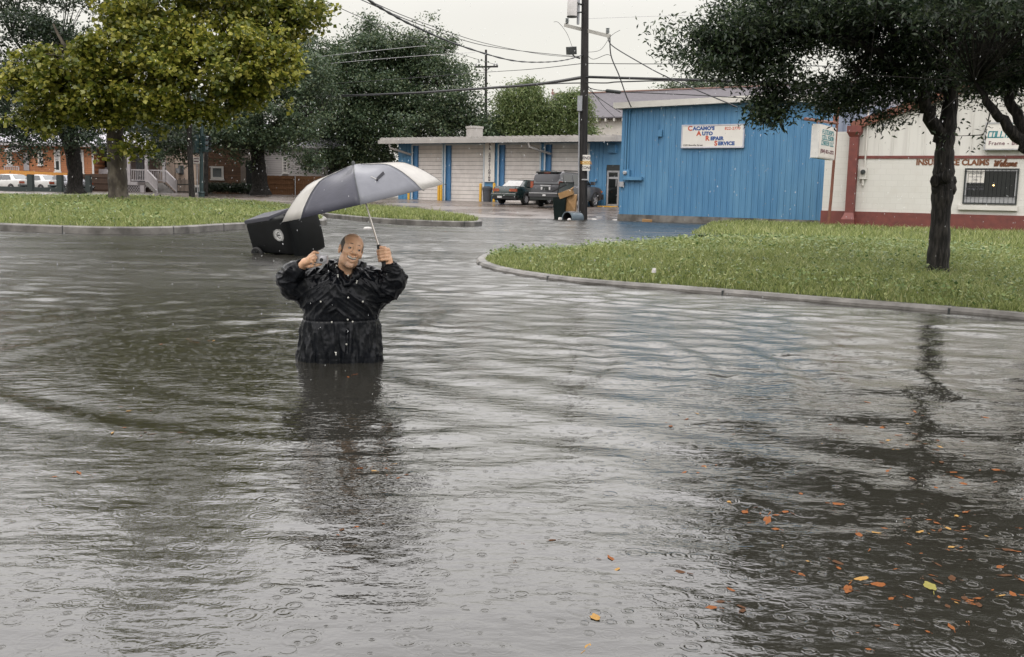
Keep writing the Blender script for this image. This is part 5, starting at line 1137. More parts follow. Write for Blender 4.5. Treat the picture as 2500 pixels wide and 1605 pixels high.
tw_ = P(469, 484, 64.0); wb = Vector((tw_.x, 64.0, tw_.z-.15)); wpz = thing('timber_pole', 'slightly leaning black timber pole left of the traffic light', 'pole', wb); mb = MB(); mb.tube([(0, 0, 0), P(463, 355, 64)-wb, P(461, 230, 64)-wb], [.2, .17, .15], 12); mb.build('pole', PAL['bark'], wpz, 40)
mb = MB(); mb.lathe([(0, -.07), (.07, 0), (0, .07)], 10, Matrix.Translation(P(461, 340, 63.8)-wb)); mb.build('reflector', PAL['white'], wpz, 40)
tw2 = P(502, 470, 68.0); wb2 = Vector((tw2.x, 68.0, .3)); w2_ = thing('timber_pole', 'second dark timber pole right behind the traffic light', 'pole', wb2); mb = MB(); mb.tube([(0, 0, 0), P(504, 330, 68)-wb2], [.16, .13], 10); mb.build('pole', PAL['bark'], w2_, 40)
sp1 = P(480, 392, 66.0); st_ = thing('street_sign', 'small white notice plate between the timber pole and the traffic light', 'sign', (sp1.x, sp1.y, .3)); kz = sp1.z-.3
mb = MB(); mb.box(-.21, .21, -.02, .02, kz-.2, kz+.2); mb.build('plate', SIGNW, st_); mb = MB(); mb.box(-.17, .17, -.026, -.021, kz+.07, kz+.14); mb.box(-.17, .17, -.026, -.021, kz-.12, kz-.03); mb.build('print', mat('faded_print', (.18, .12, .13)), st_); mb = MB(); mb.tube([(0, .05, 0), (0, .05, kz+.2)], .03, 8); mb.build('post', PAL['galv'], st_, 40)
nb_ = P(483, 470, 70.0); nw_ = thing('newspaper_box', 'white newspaper box behind the traffic light pole', 'newspaper box', (nb_.x, 70.0, .42)); mb = MB(); mb.box(-.17, .17, -.2, .2, .12, .72); mb.box(-.2, .2, -.23, .23, .72, .78); mb.box(-.06, .06, -.08, .08, 0, .12); mb.build('cabinet', WHT, nw_, bevel=.01); mb = MB(); mb.box(-.12, .12, -.215, -.2, .25, .62); mb.build('pane', PAL['glass'], nw_)
# dark hedge at the stone building
def hedge(label, px0, px1, py0, py1, y, n, m):
    t = thing('hedge', label, 'hedge', (P((px0+px1)/2, py1, y).x, y, P(px0, py1, y).z-.1)); b_ = t.location
    bl = [((P(px, (py0+py1)/2+4, y).x-b_.x, 0, P(px, (py0+py1)/2+4, y).z-b_.z), (.75, .6, (py1-py0)*.5*mpp(y)), n) for px in np.arange(px0+8, px1, 16)]
    pos, cen = crown_points(bl, .12, 30, 1, .3); L = rng.uniform(.07, .14, len(pos)); np_mesh('foliage', leaves_geo(pos, L, .55), (np.arange(len(pos))*4)[:, None]+np.array([0, 1, 2, 3]), m, t)
    mb = MB()
    for px in np.arange(px0+8, px1, 16): mb.tube([(P(px, py1, y).x-b_.x, 0, 0), (P(px, py1, y).x-b_.x+.1, 0, .7)], [.04, .02], 6)
    mb.build('stems', PAL['bark'], t)
hedge('dark low hedge along the foot of the stone faced building', 505, 602, 444, 466, 78.0, 46, OAKD)
# roadside grass verge across the street
# ------------------------------------------------------------------ cars
def prof_solid(mb, rings, m=0, cap=True):
    """loft through rings (lists of points of equal count, open at the bottom)"""
    n = len(rings[0]); o = len(mb.v); mb.v += [tuple(p) for r in rings for p in r]
    for i in range(len(rings)-1):
        for j in range(n-1): mb.f.append((o+i*n+j, o+i*n+j+1, o+(i+1)*n+j+1, o+(i+1)*n+j)); mb.m.append(m)
    if cap:
        for r in (0, len(rings)-1): mb.f.append(tuple(o+r*n+j for j in range(n))); mb.m.append(m)
def car(label, loc, heading, paint, spec, glass, plate=None, group=None, dark_lower=True, rear_plate_dark=False):
    """x forward, y left, z up; spec: stations (x, half width, z bottom, z shoulder, z top) for body; cabin stations"""
    t = thing('parked_car', label, 'car', loc, heading, group); mb = MB()
    rings = []
    for x, w, z0, zs, zt in spec['body']:
        rings.append([(x, -w*.94, z0), (x, -w, z0+(zs-z0)*.35), (x, -w, zs-.04), (x, -w*.96, zs+(zt-zs)*.5), (x, -w*.86, zt), (x, 0, zt+.02), (x, w*.86, zt), (x, w*.96, zs+(zt-zs)*.5), (x, w, zs-.04), (x, w, z0+(zs-z0)*.35), (x, w*.94, z0)])
    prof_solid(mb, rings); body = mb.build('body', paint, t, 35)
    mb = MB(); rings = []
    for x, wb_, wt_, zb2, zt in spec['cabin']: rings.append([(x, -wb_, zb2), (x, -wt_, zt-.05), (x, -wt_*.86, zt), (x, 0, zt+.015), (x, wt_*.86, zt), (x, wt_, zt-.05), (x, wb_, zb2)])
    prof_solid(mb, rings); mb.build('cabin', paint, t, 35)
    for nm, pts in spec['glass']:
        mb = MB(); c_ = sum((Vector(p) for p in pts), Vector())/len(pts); mb.poly(pts); o = mb.build(nm, glass if nm != 'rear_window' else spec.get('rearglass', glass), t, fixn=False)
        md = o.modifiers.new('thick', 'SOLIDIFY'); md.thickness = .012; md.offset = 0
    for x in spec['wheels']:
        for s in (-1, 1):
            r = spec['wr']; yy = s*(spec['track']); Mx = Matrix.Translation((x, yy, r-.01)) @ Matrix.Rotation(R_(90)*-s, 4, 'X')
            mb = MB(); mb.lathe([(r*.62, -.11), (r*.95, -.11), (r, -.07), (r, .06), (r*.95, .10), (r*.64, .10), (r*.60, .06)], 24, Mx, cap=True); wh = mb.build('wheel', PAL['black'], t, 40)
            mb = MB(); mb.lathe([(0, .105), (r*.14, .11), (r*.18, .07)], 16, Mx, cap=False); mb.lathe([(r*.54, .085), (r*.64, .105), (r*.64, .05)], 24, Mx, cap=False)
            for k_ in range(spec.get('spokes', 5)):
                a_ = 2*math.pi*k_/spec.get('spokes', 5); mb.bar(Mx @ Vector((r*.1*math.cos(a_), r*.1*math.sin(a_), .09)), Mx @ Vector((r*.6*math.cos(a_), r*.6*math.sin(a_), .09)), r*.16 if spec.get('spokes', 5) < 7 else r*.09, .03, up=Mx.to_3x3() @ Vector((0, 0, 1)))
            mb.build('rim', PAL['galv'], wh, 40)
            mb = MB(); a_ = [math.pi*j/12 for j in range(13)]; vs = [(x+(r+q)*math.cos(b2_), s*(spec['track']+.115-dd), r-.01+(r+q)*math.sin(b2_)) for q, dd in ((.0, 0), (.07, 0)) for b2_ in a_]
            mb.add(vs, [(j, j+1, 14+j, 13+j) for j in range(12)]); wa = mb.build('wheel_arch', PAL['black'], t, fixn=False); md = wa.modifiers.new('thick', 'SOLIDIFY'); md.thickness = .03
    for nm, box_, m_ in spec['bits']:
        mb = MB(); mb.box(*box_); mb.build(nm, m_, t, bevel=min(.015, min(abs(box_[1]-box_[0]), abs(box_[3]-box_[2]), abs(box_[5]-box_[4]))*.3))
    return t
TAIL = mat('tail_light_lens', (.30, .06, .018), (.24, .04, .014), .15, nscale=12, coat=.5)
AMB = mat('tail_light_amber', (.60, .20, .05), (.5, .13, .04), .15, nscale=10, coat=.5)
PLT = mat('plate_white', (.6, .6, .6), None, .4)
DKG = mat('dark_green_car_paint', (.008, .020, .020), (.011, .026, .026), .18, spec=.6, nscale=2, coat=.8)
GRY = mat('grey_car_paint', (.048, .048, .054), (.058, .058, .063), .3, metal=.1, spec=.4, nscale=2, coat=.35)
WPT = mat('white_car_paint', (.55, .55, .53), None, .25, nscale=2, coat=.6)
GLS = mat('car_glass', (.012, .015, .016), None, .05, spec=.9)
RGL = mat('rear_glass_pale', (.34, .335, .32), (.26, .25, .24), .12, spec=.9, nscale=3)  # rear window with a paler base colour than the side glass
sedan = dict(
 body=[(-2.28, .70, .34, .80, .88), (-2.22, .80, .24, .88, .98), (-2.0, .86, .22, .90, 1.01), (-1.45, .875, .2, .90, 1.0), (-.9, .88, .2, .90, .97), (.9, .88, .2, .88, .94), (1.5, .87, .2, .80, .88), (2.0, .84, .22, .70, .80), (2.25, .72, .3, .62, .70)],
 cabin=[(-1.62, .74, .60, .98, 1.0), (-1.0, .80, .62, .96, 1.36), (-.55, .82, .63, .94, 1.40), (.25, .82, .63, .93, 1.39), (.95, .78, .60, .90, .93)],
 glass=[('rear_window', [(-1.60, -.60, 1.02), (-1.60, .60, 1.02), (-1.06, .50, 1.345), (-1.06, -.50, 1.345)]), ('side_window', [(-1.22, -.80, 1.0), (-.2, -.845, .98), (-.2, -.655, 1.33), (-.92, -.65, 1.32)]), ('side_window', [(-.12, -.845, .98), (.72, -.83, .97), (.3, -.66, 1.32), (-.12, -.655, 1.33)]),
        ('side_window', [(-1.22, .80, 1.0), (-.2, .845, .98), (-.2, .655, 1.33), (-.92, .65, 1.32)]), ('side_window', [(-.12, .845, .98), (.72, .83, .97), (.3, .66, 1.32), (-.12, .655, 1.33)]), ('windscreen', [(.97, -.62, .98), (.97, .62, .98), (.33, .52, 1.36), (.33, -.52, 1.36)])],
 wheels=(-1.35, 1.3), wr=.31, track=.78, spokes=14, rearglass=RGL,
 bits=[('tail_light', (-2.30, -2.15, -.80, -.30, .70, .87), TAIL), ('tail_light', (-2.30, -2.15, .38, .80, .70, .87), TAIL), ('reversing_lamp', (-2.306, -2.2, -.42, -.30, .73, .80), AMB), ('reversing_lamp', (-2.306, -2.2, .38, .48, .73, .80), AMB), ('bumper', (-2.42, -2.1, -.84, .84, .46, .64), DKG), ('bumper_lower', (-2.38, -2.1, -.80, .80, .27, .46), PAL['black']),
       ('bumper_strip', (-2.435, -2.40, -.82, .82, .575, .605), PAL['galv']), ('number_plate', (-2.395, -2.37, .12, .44, .34, .48), PLT), ('bumper', (2.1, 2.36, -.80, .80, .26, .52), DKG), ('headlight', (2.14, 2.27, -.74, -.4, .56, .68), PAL['glass']), ('headlight', (2.14, 2.27, .4, .74, .56, .68), PAL['glass']), ('badge', (-2.30, -2.27, -.03, .03, .86, .92), PAL['galv']), ('mirror', (.55, .68, -1.0, -.84, .93, 1.05), DKG), ('mirror', (.55, .68, .84, 1.0, .93, 1.05), DKG)])
suv = dict(
 body=[(-2.50, .90, .40, .98, 1.06), (-2.46, .96, .36, 1.08, 1.16), (-2.2, .99, .34, 1.10, 1.18), (-1.0, 1.0, .34, 1.10, 1.18), (.9, 1.0, .34, 1.10, 1.17), (1.6, .99, .34, 1.06, 1.16), (2.2, .97, .36, 1.00, 1.10), (2.50, .90, .40, .90, 1.0)],
 cabin=[(-2.46, .95, .78, 1.14, 1.30), (-2.34, .95, .80, 1.14, 1.74), (-2.12, .95, .80, 1.14, 1.88), (-1.6, .95, .80, 1.14, 1.91), (.2, .95, .80, 1.14, 1.89), (.62, .94, .79, 1.14, 1.82), (1.32, .88, .74, 1.12, 1.16)],
 glass=[('rear_window', [(-2.475, -.80, 1.24), (-2.475, .80, 1.24), (-2.30, .74, 1.76), (-2.30, -.74, 1.76)])]+[('side_window', [(x0, s*.945, 1.22), (x1, s*.945, 1.22), (x2, s*.825, 1.74), (x3, s*.825, 1.74)]) for s in (-1, 1) for x0, x1, x2, x3 in ((-2.2, -1.2, -1.22, -2.08), (-1.05, -.2, -.22, -1.03), (-.06, .86, .48, -.08))]+[('windscreen', [(1.33, -.78, 1.2), (1.33, .78, 1.2), (.66, .66, 1.80), (.66, -.66, 1.80)])],
 wheels=(-1.5, 1.5), wr=.395, track=.88, spokes=5,
 bits=[('tail_light', (-2.50, -2.32, -.98, -.80, 1.0, 1.36), TAIL), ('tail_light', (-2.50, -2.32, .80, .98, 1.0, 1.36), TAIL), ('bumper', (-2.66, -2.3, -.99, .99, .52, .74), GRY), ('bumper_trim', (-2.68, -2.6, -.95, .95, .70, .755), PAL['galv']), ('bumper_lower', (-2.60, -2.3, -.95, .95, .36, .52), PAL['dark']), ('number_plate', (-2.54, -2.49, -.18, .18, .90, 1.06), PAL['dark']), ('plate_frame', (-2.53, -2.50, -.34, .34, 1.09, 1.17), PAL['grey']), ('sticker', (-2.53, -2.49, .20, .30, .90, 1.06), PLT), ('sticker', (-2.53, -2.49, -.30, -.20, .90, 1.06), PLT), ('tow_badge', (-2.685, -2.64, -.1, .1, .56, .66), PLT),
       ('spoiler', (-2.36, -2.05, -.74, .74, 1.83, 1.89), PAL['dark']), ('brake_lamp', (-2.37, -2.34, -.2, .2, 1.80, 1.83), TAIL), ('wiper', (-2.51, -2.47, -.35, .2, 1.20, 1.24), PAL['black']), ('roof_rail', (-1.9, .2, -.80, -.74, 1.92, 1.97), PAL['dark']), ('roof_rail', (-1.9, .2, .74, .80, 1.92, 1.97), PAL['dark']), ('mirror', (.82, .98, -1.22, -.98, 1.22, 1.42), GRY), ('mirror', (.82, .98, .98, 1.22, 1.22, 1.42), GRY), ('side_step', (-.95, .95, -1.03, -.93, .36, .42), PAL['dark']), ('door_handle', (-.9, -.72, -1.015, -.99, 1.04, 1.08), PAL['galv']), ('door_handle', (.1, .28, -1.015, -.99, 1.04, 1.08), PAL['galv']), ('headlight', (2.35, 2.53, -.86, -.5, .76, .96), PAL['glass']), ('headlight', (2.35, 2.53, .5, .86, .76, .96), PAL['glass']), ('bumper', (2.4, 2.62, -.95, .95, .42, .72), GRY), ('marker_lamp', (2.2, 2.4, -.985, -.93, .82, .92), AMB)])
HEAD = R_(90)-ANG
def car_at(px, py, y, off, spec_, **kw):
    """put the rear bumper centre of the car at a pixel/depth"""
    p = P(px, py, y); hx, hy = math.cos(HEAD), math.sin(HEAD); return (p.x+hx*off, p.y+hy*off, p.z)
l = car_at(1331, 511, 54.6, 2.5, suv); l = (l[0], l[1], gz(l[0], l[1])-.0); car('grey sport utility vehicle parked nose in behind the utility pole', l, HEAD, GRY, suv, GLS)
l = car_at(1231, 508, 57.2, 2.3, sedan); l = (l[0], l[1], gz(l[0], l[1])-.0); car('dark green sedan with orange tail lights left of the grey vehicle', l, HEAD, DKG, sedan, GLS)
RGW = mat('rear_glass_far', (.14, .155, .16), None, .1, spec=.9); sed2 = dict(sedan); sed2['rearglass'] = RGW
for lab, px, pt in (('white sedan left of the first square green pillar', 34, WPT), ('white sedan between the two square green pillars', 106, WPT), ('silver sedan half hidden by the dark oak trunk', 168, mat('silver_car_paint', (.30, .30, .33), None, .25, metal=.5, coat=.6))):
    p = P(px, 462, 77.0); car(lab, (p.x-.6, 77.6, .35), R_(152), pt, sed2, GLS, group='cars parked behind the pillar wall')
# ------------------------------------------------------------------ wheelie bins, drum, litter
BIN = mat('black_green_bin_plastic', (.007, .013, .012), (.011, .019, .018), .45, spec=.25, nscale=5, bump=.0015, bscale=60)
BLK = mat('black_bin_plastic', (.0028, .0033, .0036), (.005, .006, .0066), .42, spec=.12, nscale=4, bump=.0012, bscale=50)
BIN_SKY = mat('bin_grey_sky_sheen', (.055, .056, .068), (.075, .076, .09), .42, nscale=3, stretch=(1, 6, 1), bump=.0012, bscale=40)  # sky reflected on the bin's upturned face, put into a paler grey
def cart(root, h, w0, d0, w1, d1, body_m, lid_m, lid_open=0.0, wheel=.125):
    """z up along the cart's own axis, y: back (handle and wheels) positive; built from the tapered tub"""
    mb = MB(); r = .05
    def rr(w, d, z): 
        q = []
        for sx, sy, a0 in ((1, 1, 0), (-1, 1, 90), (-1, -1, 180), (1, -1, 270)):
            for a in (0, 30, 60, 90): q.append((sx*(w/2-r)+r*math.cos(R_(a0+a)), sy*(d/2-r)+r*math.sin(R_(a0+a)), z))
        return q
    lv = [rr(w0*.96, d0*.96, 0.02), rr(w0, d0, .06), rr(w1*.97, d1*.97, h*.80), rr(w1*.985, d1*.985, h*.81), rr(w1, d1, h*.985), rr(w1+.05, d1+.05, h*.985), rr(w1+.05, d1+.05, h), rr(w1-.04, d1-.04, h), rr(w1-.06, d1-.06, h*.6)]
    n = 16; o = len(mb.v); mb.v += [p for q in lv for p in q]
    for i in range(len(lv)-1):
        for j in range(n): mb.f.append((o+i*n+j, o+i*n+(j+1) % n, o+(i+1)*n+(j+1) % n, o+(i+1)*n+j)); mb.m.append(0)
    mb.f.append(tuple(range(o+n-1, o-1, -1))); mb.m.append(0); mb.f.append(tuple(range(o+(len(lv)-1)*n, o+len(lv)*n))); mb.m.append(0)
    bd = mb.build('body', body_m, root, 40)
    mb = MB(); hy = d1/2+.03
    mb.tube([(-w1*.36, hy-.03, h*.93), (-w1*.36, hy+.07, h*.96), (w1*.36, hy+.07, h*.96), (w1*.36, hy-.03, h*.93)], .016, 8); mb.build('handle', body_m, root, 40)
    lid = MB(); W2, D2 = w1/2+.04, d1/2+.045
    prf = [(-D2, 0), (-D2, .045), (-D2*.6, .075), (0, .085), (D2*.6, .075), (D2, .05), (D2+.03, 0)]
    ring0 = [(-W2, y, z) for y, z in prf]; ring1 = [(-W2*.8, y*.98, z+.02) for y, z in prf]; ring2 = [(W2*.8, y*.98, z+.02) for y, z in prf]; ring3 = [(W2, y, z) for y, z in prf]
    prof_solid(lid, [ring0, ring1, ring2, ring3]); lo = lid.build('lid', lid_m, root, 40); lo.location = (0, D2, h+.003)
    for v_ in lo.data.vertices: v_.co.y -= D2
    lo.rotation_euler = (-lid_open, 0, 0)
    for s in (-1, 1):
        mb = MB(); Mx = Matrix.Translation((s*(w0/2+.015), d0/2+.02, wheel)) @ Matrix.Rotation(R_(90), 4, 'Y'); mb.lathe([(wheel*.55, -.03), (wheel*.95, -.03), (wheel, -.015), (wheel, .02), (wheel*.93, .035), (wheel*.5, .03), (.02, .02)], 24, Mx); wh = mb.build('wheel', PAL['black'], root, 40)
        mb = MB()
        for k_ in range(6): a_ = k_*math.pi/3; mb.bar(Mx @ Vector((0, 0, .035*s)), Mx @ Vector((wheel*.6*math.cos(a_), wheel*.6*math.sin(a_), .035*s)), .02, .012)
        mb.build('spokes', PAL['dark'], wh)
    mb = MB(); mb.tube([(-w0/2, d0/2+.02, wheel), (w0/2, d0/2+.02, wheel)], .012, 8); mb.build('axle', PAL['dark'], root, 40)
    return bd, lo
# upright bin by the pole
yb = 44.0; p = P(1369, 536, yb); kb_ = thing('wheelie_bin', 'dark green wheelie bin standing open and overfull beside the utility pole', 'wheelie bin', (p.x, p.y, -.12), R_(-20)); h_ = P(1369, 482, yb).z+.12
cart(kb_, h_, .46, .52, .60, .68, BIN, BIN, R_(118), .14)
cb = thing('cardboard_box', 'crushed black and brown carton lying on top of the upright bin', 'box', (p.x+.08, p.y-.1, h_-.12), R_(-25)); CARD = mat('wet_cardboard', (.34, .20, .085), (.26, .15, .06), .7, nscale=7)
mb = MB(); mb.obox((.18, -.12, .16), (.62, .40, .26), (.1, -.35, .2)); mb.obox((.36, -.1, .34), (.34, .36, .02), (.2, -.6, .2)); mb.build('carton', CARD, cb, bevel=.01)
mb = MB(); mb.obox((-.12, -.14, .40), (.72, .42, .06), (.12, -.48, .15)); mb.build('lid_flap', PAL['black'], cb, bevel=.01)
pg = thing('paper_bag', 'brown paper bag hanging over the side of the upright bin', 'bag', (p.x+.42, p.y-.18, h_-.72), R_(-15))
mb = MB(); mb.add([(-.2, -.1, 0), (.2, -.12, .02), (.22, .1, 0), (-.18, .12, .03), (-.26, -.13, .72), (.27, -.1, .70), (.25, .13, .74), (-.27, .12, .68), (0, -.20, .35), (0, -.05, .74)], [(0, 1, 8), (0, 8, 4), (1, 5, 8), (4, 8, 9), (8, 5, 9), (1, 2, 6, 5), (2, 3, 7, 6), (3, 0, 4, 7), (3, 2, 1, 0), (4, 9, 5, 6, 7)]); mb.build('bag', CARD, pg)
# drum lying on its side
p = P(1383, 538, 43.2); dr = thing('metal_drum', 'grey drum lying on its side half sunk in front of the upright bin', 'drum', (p.x, p.y, .0), R_(10)); DRM = mat('slate_drum', (.11, .14, .16), (.16, .19, .21), .4, nscale=6)
Mx = Matrix.Translation((0, -.1, .09)) @ Matrix.Rotation(R_(35), 4, 'Z') @ Matrix.Rotation(R_(-90), 4, 'X') @ Matrix.Translation((0, 0, -.0))
mb = MB(); mb.lathe([(.27, -.0), (.31, -.0), (.31, .04), (.285, .06), (.265, .8), (.0, .8)], 28, Matrix.Translation((0, -.1, .05)) @ Matrix.Rotation(R_(-55), 4, 'Z') @ Matrix.Rotation(R_(-90), 4, 'X'), cap=False); mb.build('drum', DRM, dr, 40)
mb = MB(); mb.lathe([(.24, .02), (.25, .7), (0, .7)], 24, Matrix.Translation((0, -.1, .05)) @ Matrix.Rotation(R_(-55), 4, 'Z') @ Matrix.Rotation(R_(-90), 4, 'X'), cap=False); mb.build('inside', PAL['black'], dr, 60)
PAPER = mat('white_litter', (.62, .60, .57), (.5, .48, .46), .6, nscale=9)
def litter(label, px, py, w_, h2_, m=PAPER, name='litter_piece', rot=0.0, z=.0):
    q = G(px, py, z); mb = MB(); pts = []
    n = 9
    for i in range(n): a_ = 2*math.pi*i/n; r_ = random.uniform(.7, 1.1); pts.append((w_*.5*r_*math.cos(a_), .5*w_*.6*r_*math.sin(a_), random.uniform(0, h2_)))
    top = [(x*.6, y*.6, h2_*random.uniform(.7, 1.2)) for x, y, zz in pts]
    mb.add([(x, y, -.02) for x, y, zz in pts]+pts+top, [(i, (i+1) % n, n+(i+1) % n, n+i) for i in range(n)]+[(n+i, n+(i+1) % n, 2*n+(i+1) % n, 2*n+i) for i in range(n)]+[tuple(range(2*n, 3*n)), tuple(range(n-1, -1, -1))])
    o = mb.build(name, m, None); o.location = q; o.rotation_euler = (0, 0, rot); return tag(o, label, 'litter', 'litter floating by the pole')
litter('crumpled white scrap floating just right of the pole foot', 1450, 537, .34, .05); litter('largest white scrap of litter, floating in front of the blue wall corner', 1466, 534, .5, .07); litter('flat white scrap of litter, rightmost of those in front of the blue wall', 1507, 538, .42, .04)
litter('white scrap inside the mouth of the sunken drum', 1367, 537, .16, .10); litter('white scrap at the right rim of the sunken drum', 1389, 538, .16, .08)
litter('pale heap of foam on the water left of the umbrella shaft', 897, 559, .30, .05); litter('tiny white scrap of paper lying in the grass of the right island', 1596, 662, .05, .03, z=.24); litter('white scrap on the far street left of the clapboard house fence', 524, 478, .4, .06, z=.42)
q = G(1417, 536, 0); ct = thing('drinks_carton', 'white and red drinks carton floating against the pole foot', 'carton', (q.x, q.y, .05), R_(20)); mb = MB(); mb.obox((0, 0, .08), (.52, .26, .24), (.1, .25, 0)); mb.build('carton', PAPER, ct, bevel=.01); mb = MB(); mb.obox((-.02, -.134, .09), (.26, .012, .16), (.1, .25, 0)); mb.build('red_label', mat('carton_red', (.30, .09, .10), (.22, .12, .16), .5), ct)
q = G(1580, 542, 0); pk = thing('timber_block', 'short piece of brown timber floating in front of the blue wall', 'timber', (q.x, q.y, 0), R_(-10)); mb = MB(); mb.obox((0, 0, .03), (.42, .2, .14), (.1, .05, 0)); mb.build('block', CARD, pk, bevel=.01)
# floating bin near the man: lies on its side, mouth away to the right
yb = 16.4
def rot_from(zaxis, yaxis):
    z = Vector(zaxis).normalized(); y = Vector(yaxis); y = (y-z*y.dot(z)).normalized(); x = y.cross(z); return Matrix((x, y, z)).transposed()
p0 = P(612, 600, yb); 
# floating bin (continued): base end with the wheels to the left, lid end to the right and nearer
zax = Vector((.845, -.52, .085)).normalized(); Rm = rot_from(zax, (0, .30, -.95)); xd = Rm @ Vector((1, 0, 0))
o_ = P(607, 582, 16.6) - xd*.24 + zax*.0
fb_ = thing('wheelie_bin', 'black wheelie bin with round white emblem floating on its side behind the man', 'wheelie bin', o_); fb_.rotation_euler = Rm.to_euler()
cart(fb_, 1.02, .48, .52, .60, .66, BLK, BLK, 0.0, .125)
mb = MB(); mb.prism([(-.262, .03), (-.275, .62), (-.34, .62), (-.33, .03)], -.245, .262, axis='x')
mb2 = MB(); mb2.add([(x*(.245 if p_[1] < .3 else .275), p_[0], p_[1]) for x in (-1, 1) for p_ in ((-.235, .0), (-.27, .62), (-.345, .62), (-.30, .0))], [(0, 1, 2, 3), (7, 6, 5, 4), (0, 4, 5, 1), (1, 5, 6, 2), (2, 6, 7, 3), (3, 7, 4, 0)])
mb2.build('front_panel', BIN_SKY, fb_, bevel=.012)
em = Matrix.Translation((.283, -.03, .76)) @ Matrix.Rotation(R_(90), 4, 'Y') @ Matrix.Rotation(R_(0), 4, 'Z')
# the emblem lies on the side wall: local a = along the bin axis, b = across it
def E(a, b, h=0): return (.2905+h+(a)*.058, -.03+b, .74+a)
WEM = mat('emblem_white', (.62, .62, .60), None, .45)
mb = MB(); n = 36
mb.poly([E(.098*math.cos(2*math.pi*i/n), .098*math.sin(2*math.pi*i/n)) for i in range(n)]); lg = mb.build('emblem', WEM, fb_, fixn=False)
KEM = mat('emblem_black', (.015, .015, .018), None, .5)
mb = MB()
def ringm(r0, r1, a0=0, a1=360, nn=36, h=.0012):
    for i in range(nn):
        t0, t1 = R_(a0+(a1-a0)*i/nn), R_(a0+(a1-a0)*(i+1)/nn); mb.poly([E(r*math.cos(t), r*math.sin(t), h) for r, t in ((r0, t0), (r1, t0), (r1, t1), (r0, t1))])
ringm(.082, .088)
for sg_ in (-1, 1):   # curled side petals
    pts = [(-.02, .012), (-.01, .035), (.01, .052), (.032, .05), (.036, .036), (.026, .032)]
    for (a, b), (c_, d) in zip(pts[:-1], pts[1:]):
        dx, dy = c_-a, d-b; L_n = math.hypot(dx, dy); nx_, ny_ = -dy/L_n*.0065, dx/L_n*.0065
        mb.poly([E(x, sg_*y, .0012) for x, y in ((a+nx_, b+ny_), (c_+nx_, d+ny_), (c_-nx_, d-ny_), (a-nx_, b-ny_))])
mb.poly([E(x, y, .0013) for x, y in ((-.015, .008), (.02, .014), (.062, 0), (.02, -.014), (-.015, -.008))])
mb.poly([E(x, y, .0014) for x, y in ((-.028, -.02), (-.028, .02), (-.017, .02), (-.017, -.02))])
for s_ in (-.6, -.2, .2, .6): mb.poly([E(x, y, .0013) for x, y in ((-.028, s_*.03-.004), (-.028, s_*.03+.004), (-.062, s_*.075+.003), (-.062, s_*.075-.003))])
mb.build('emblem_print', KEM, lg, fixn=False)
mb = MB()
for i in range(14):
    t0 = R_(-62+9*i); t1 = t0+R_(5.5); mb.poly([E(r*math.cos(t), r*math.sin(t), .0004) for r, t in ((.104, t0), (.118, t0), (.118, t1), (.104, t1))])
for i in range(9):
    t0 = R_(146+9*i); t1 = t0+R_(4.5); mb.poly([E(r*math.cos(t), r*math.sin(t), .0004) for r, t in ((.106, t0), (.116, t0), (.116, t1), (.106, t1))])
mb.build('emblem_border', WEM, lg, fixn=False)

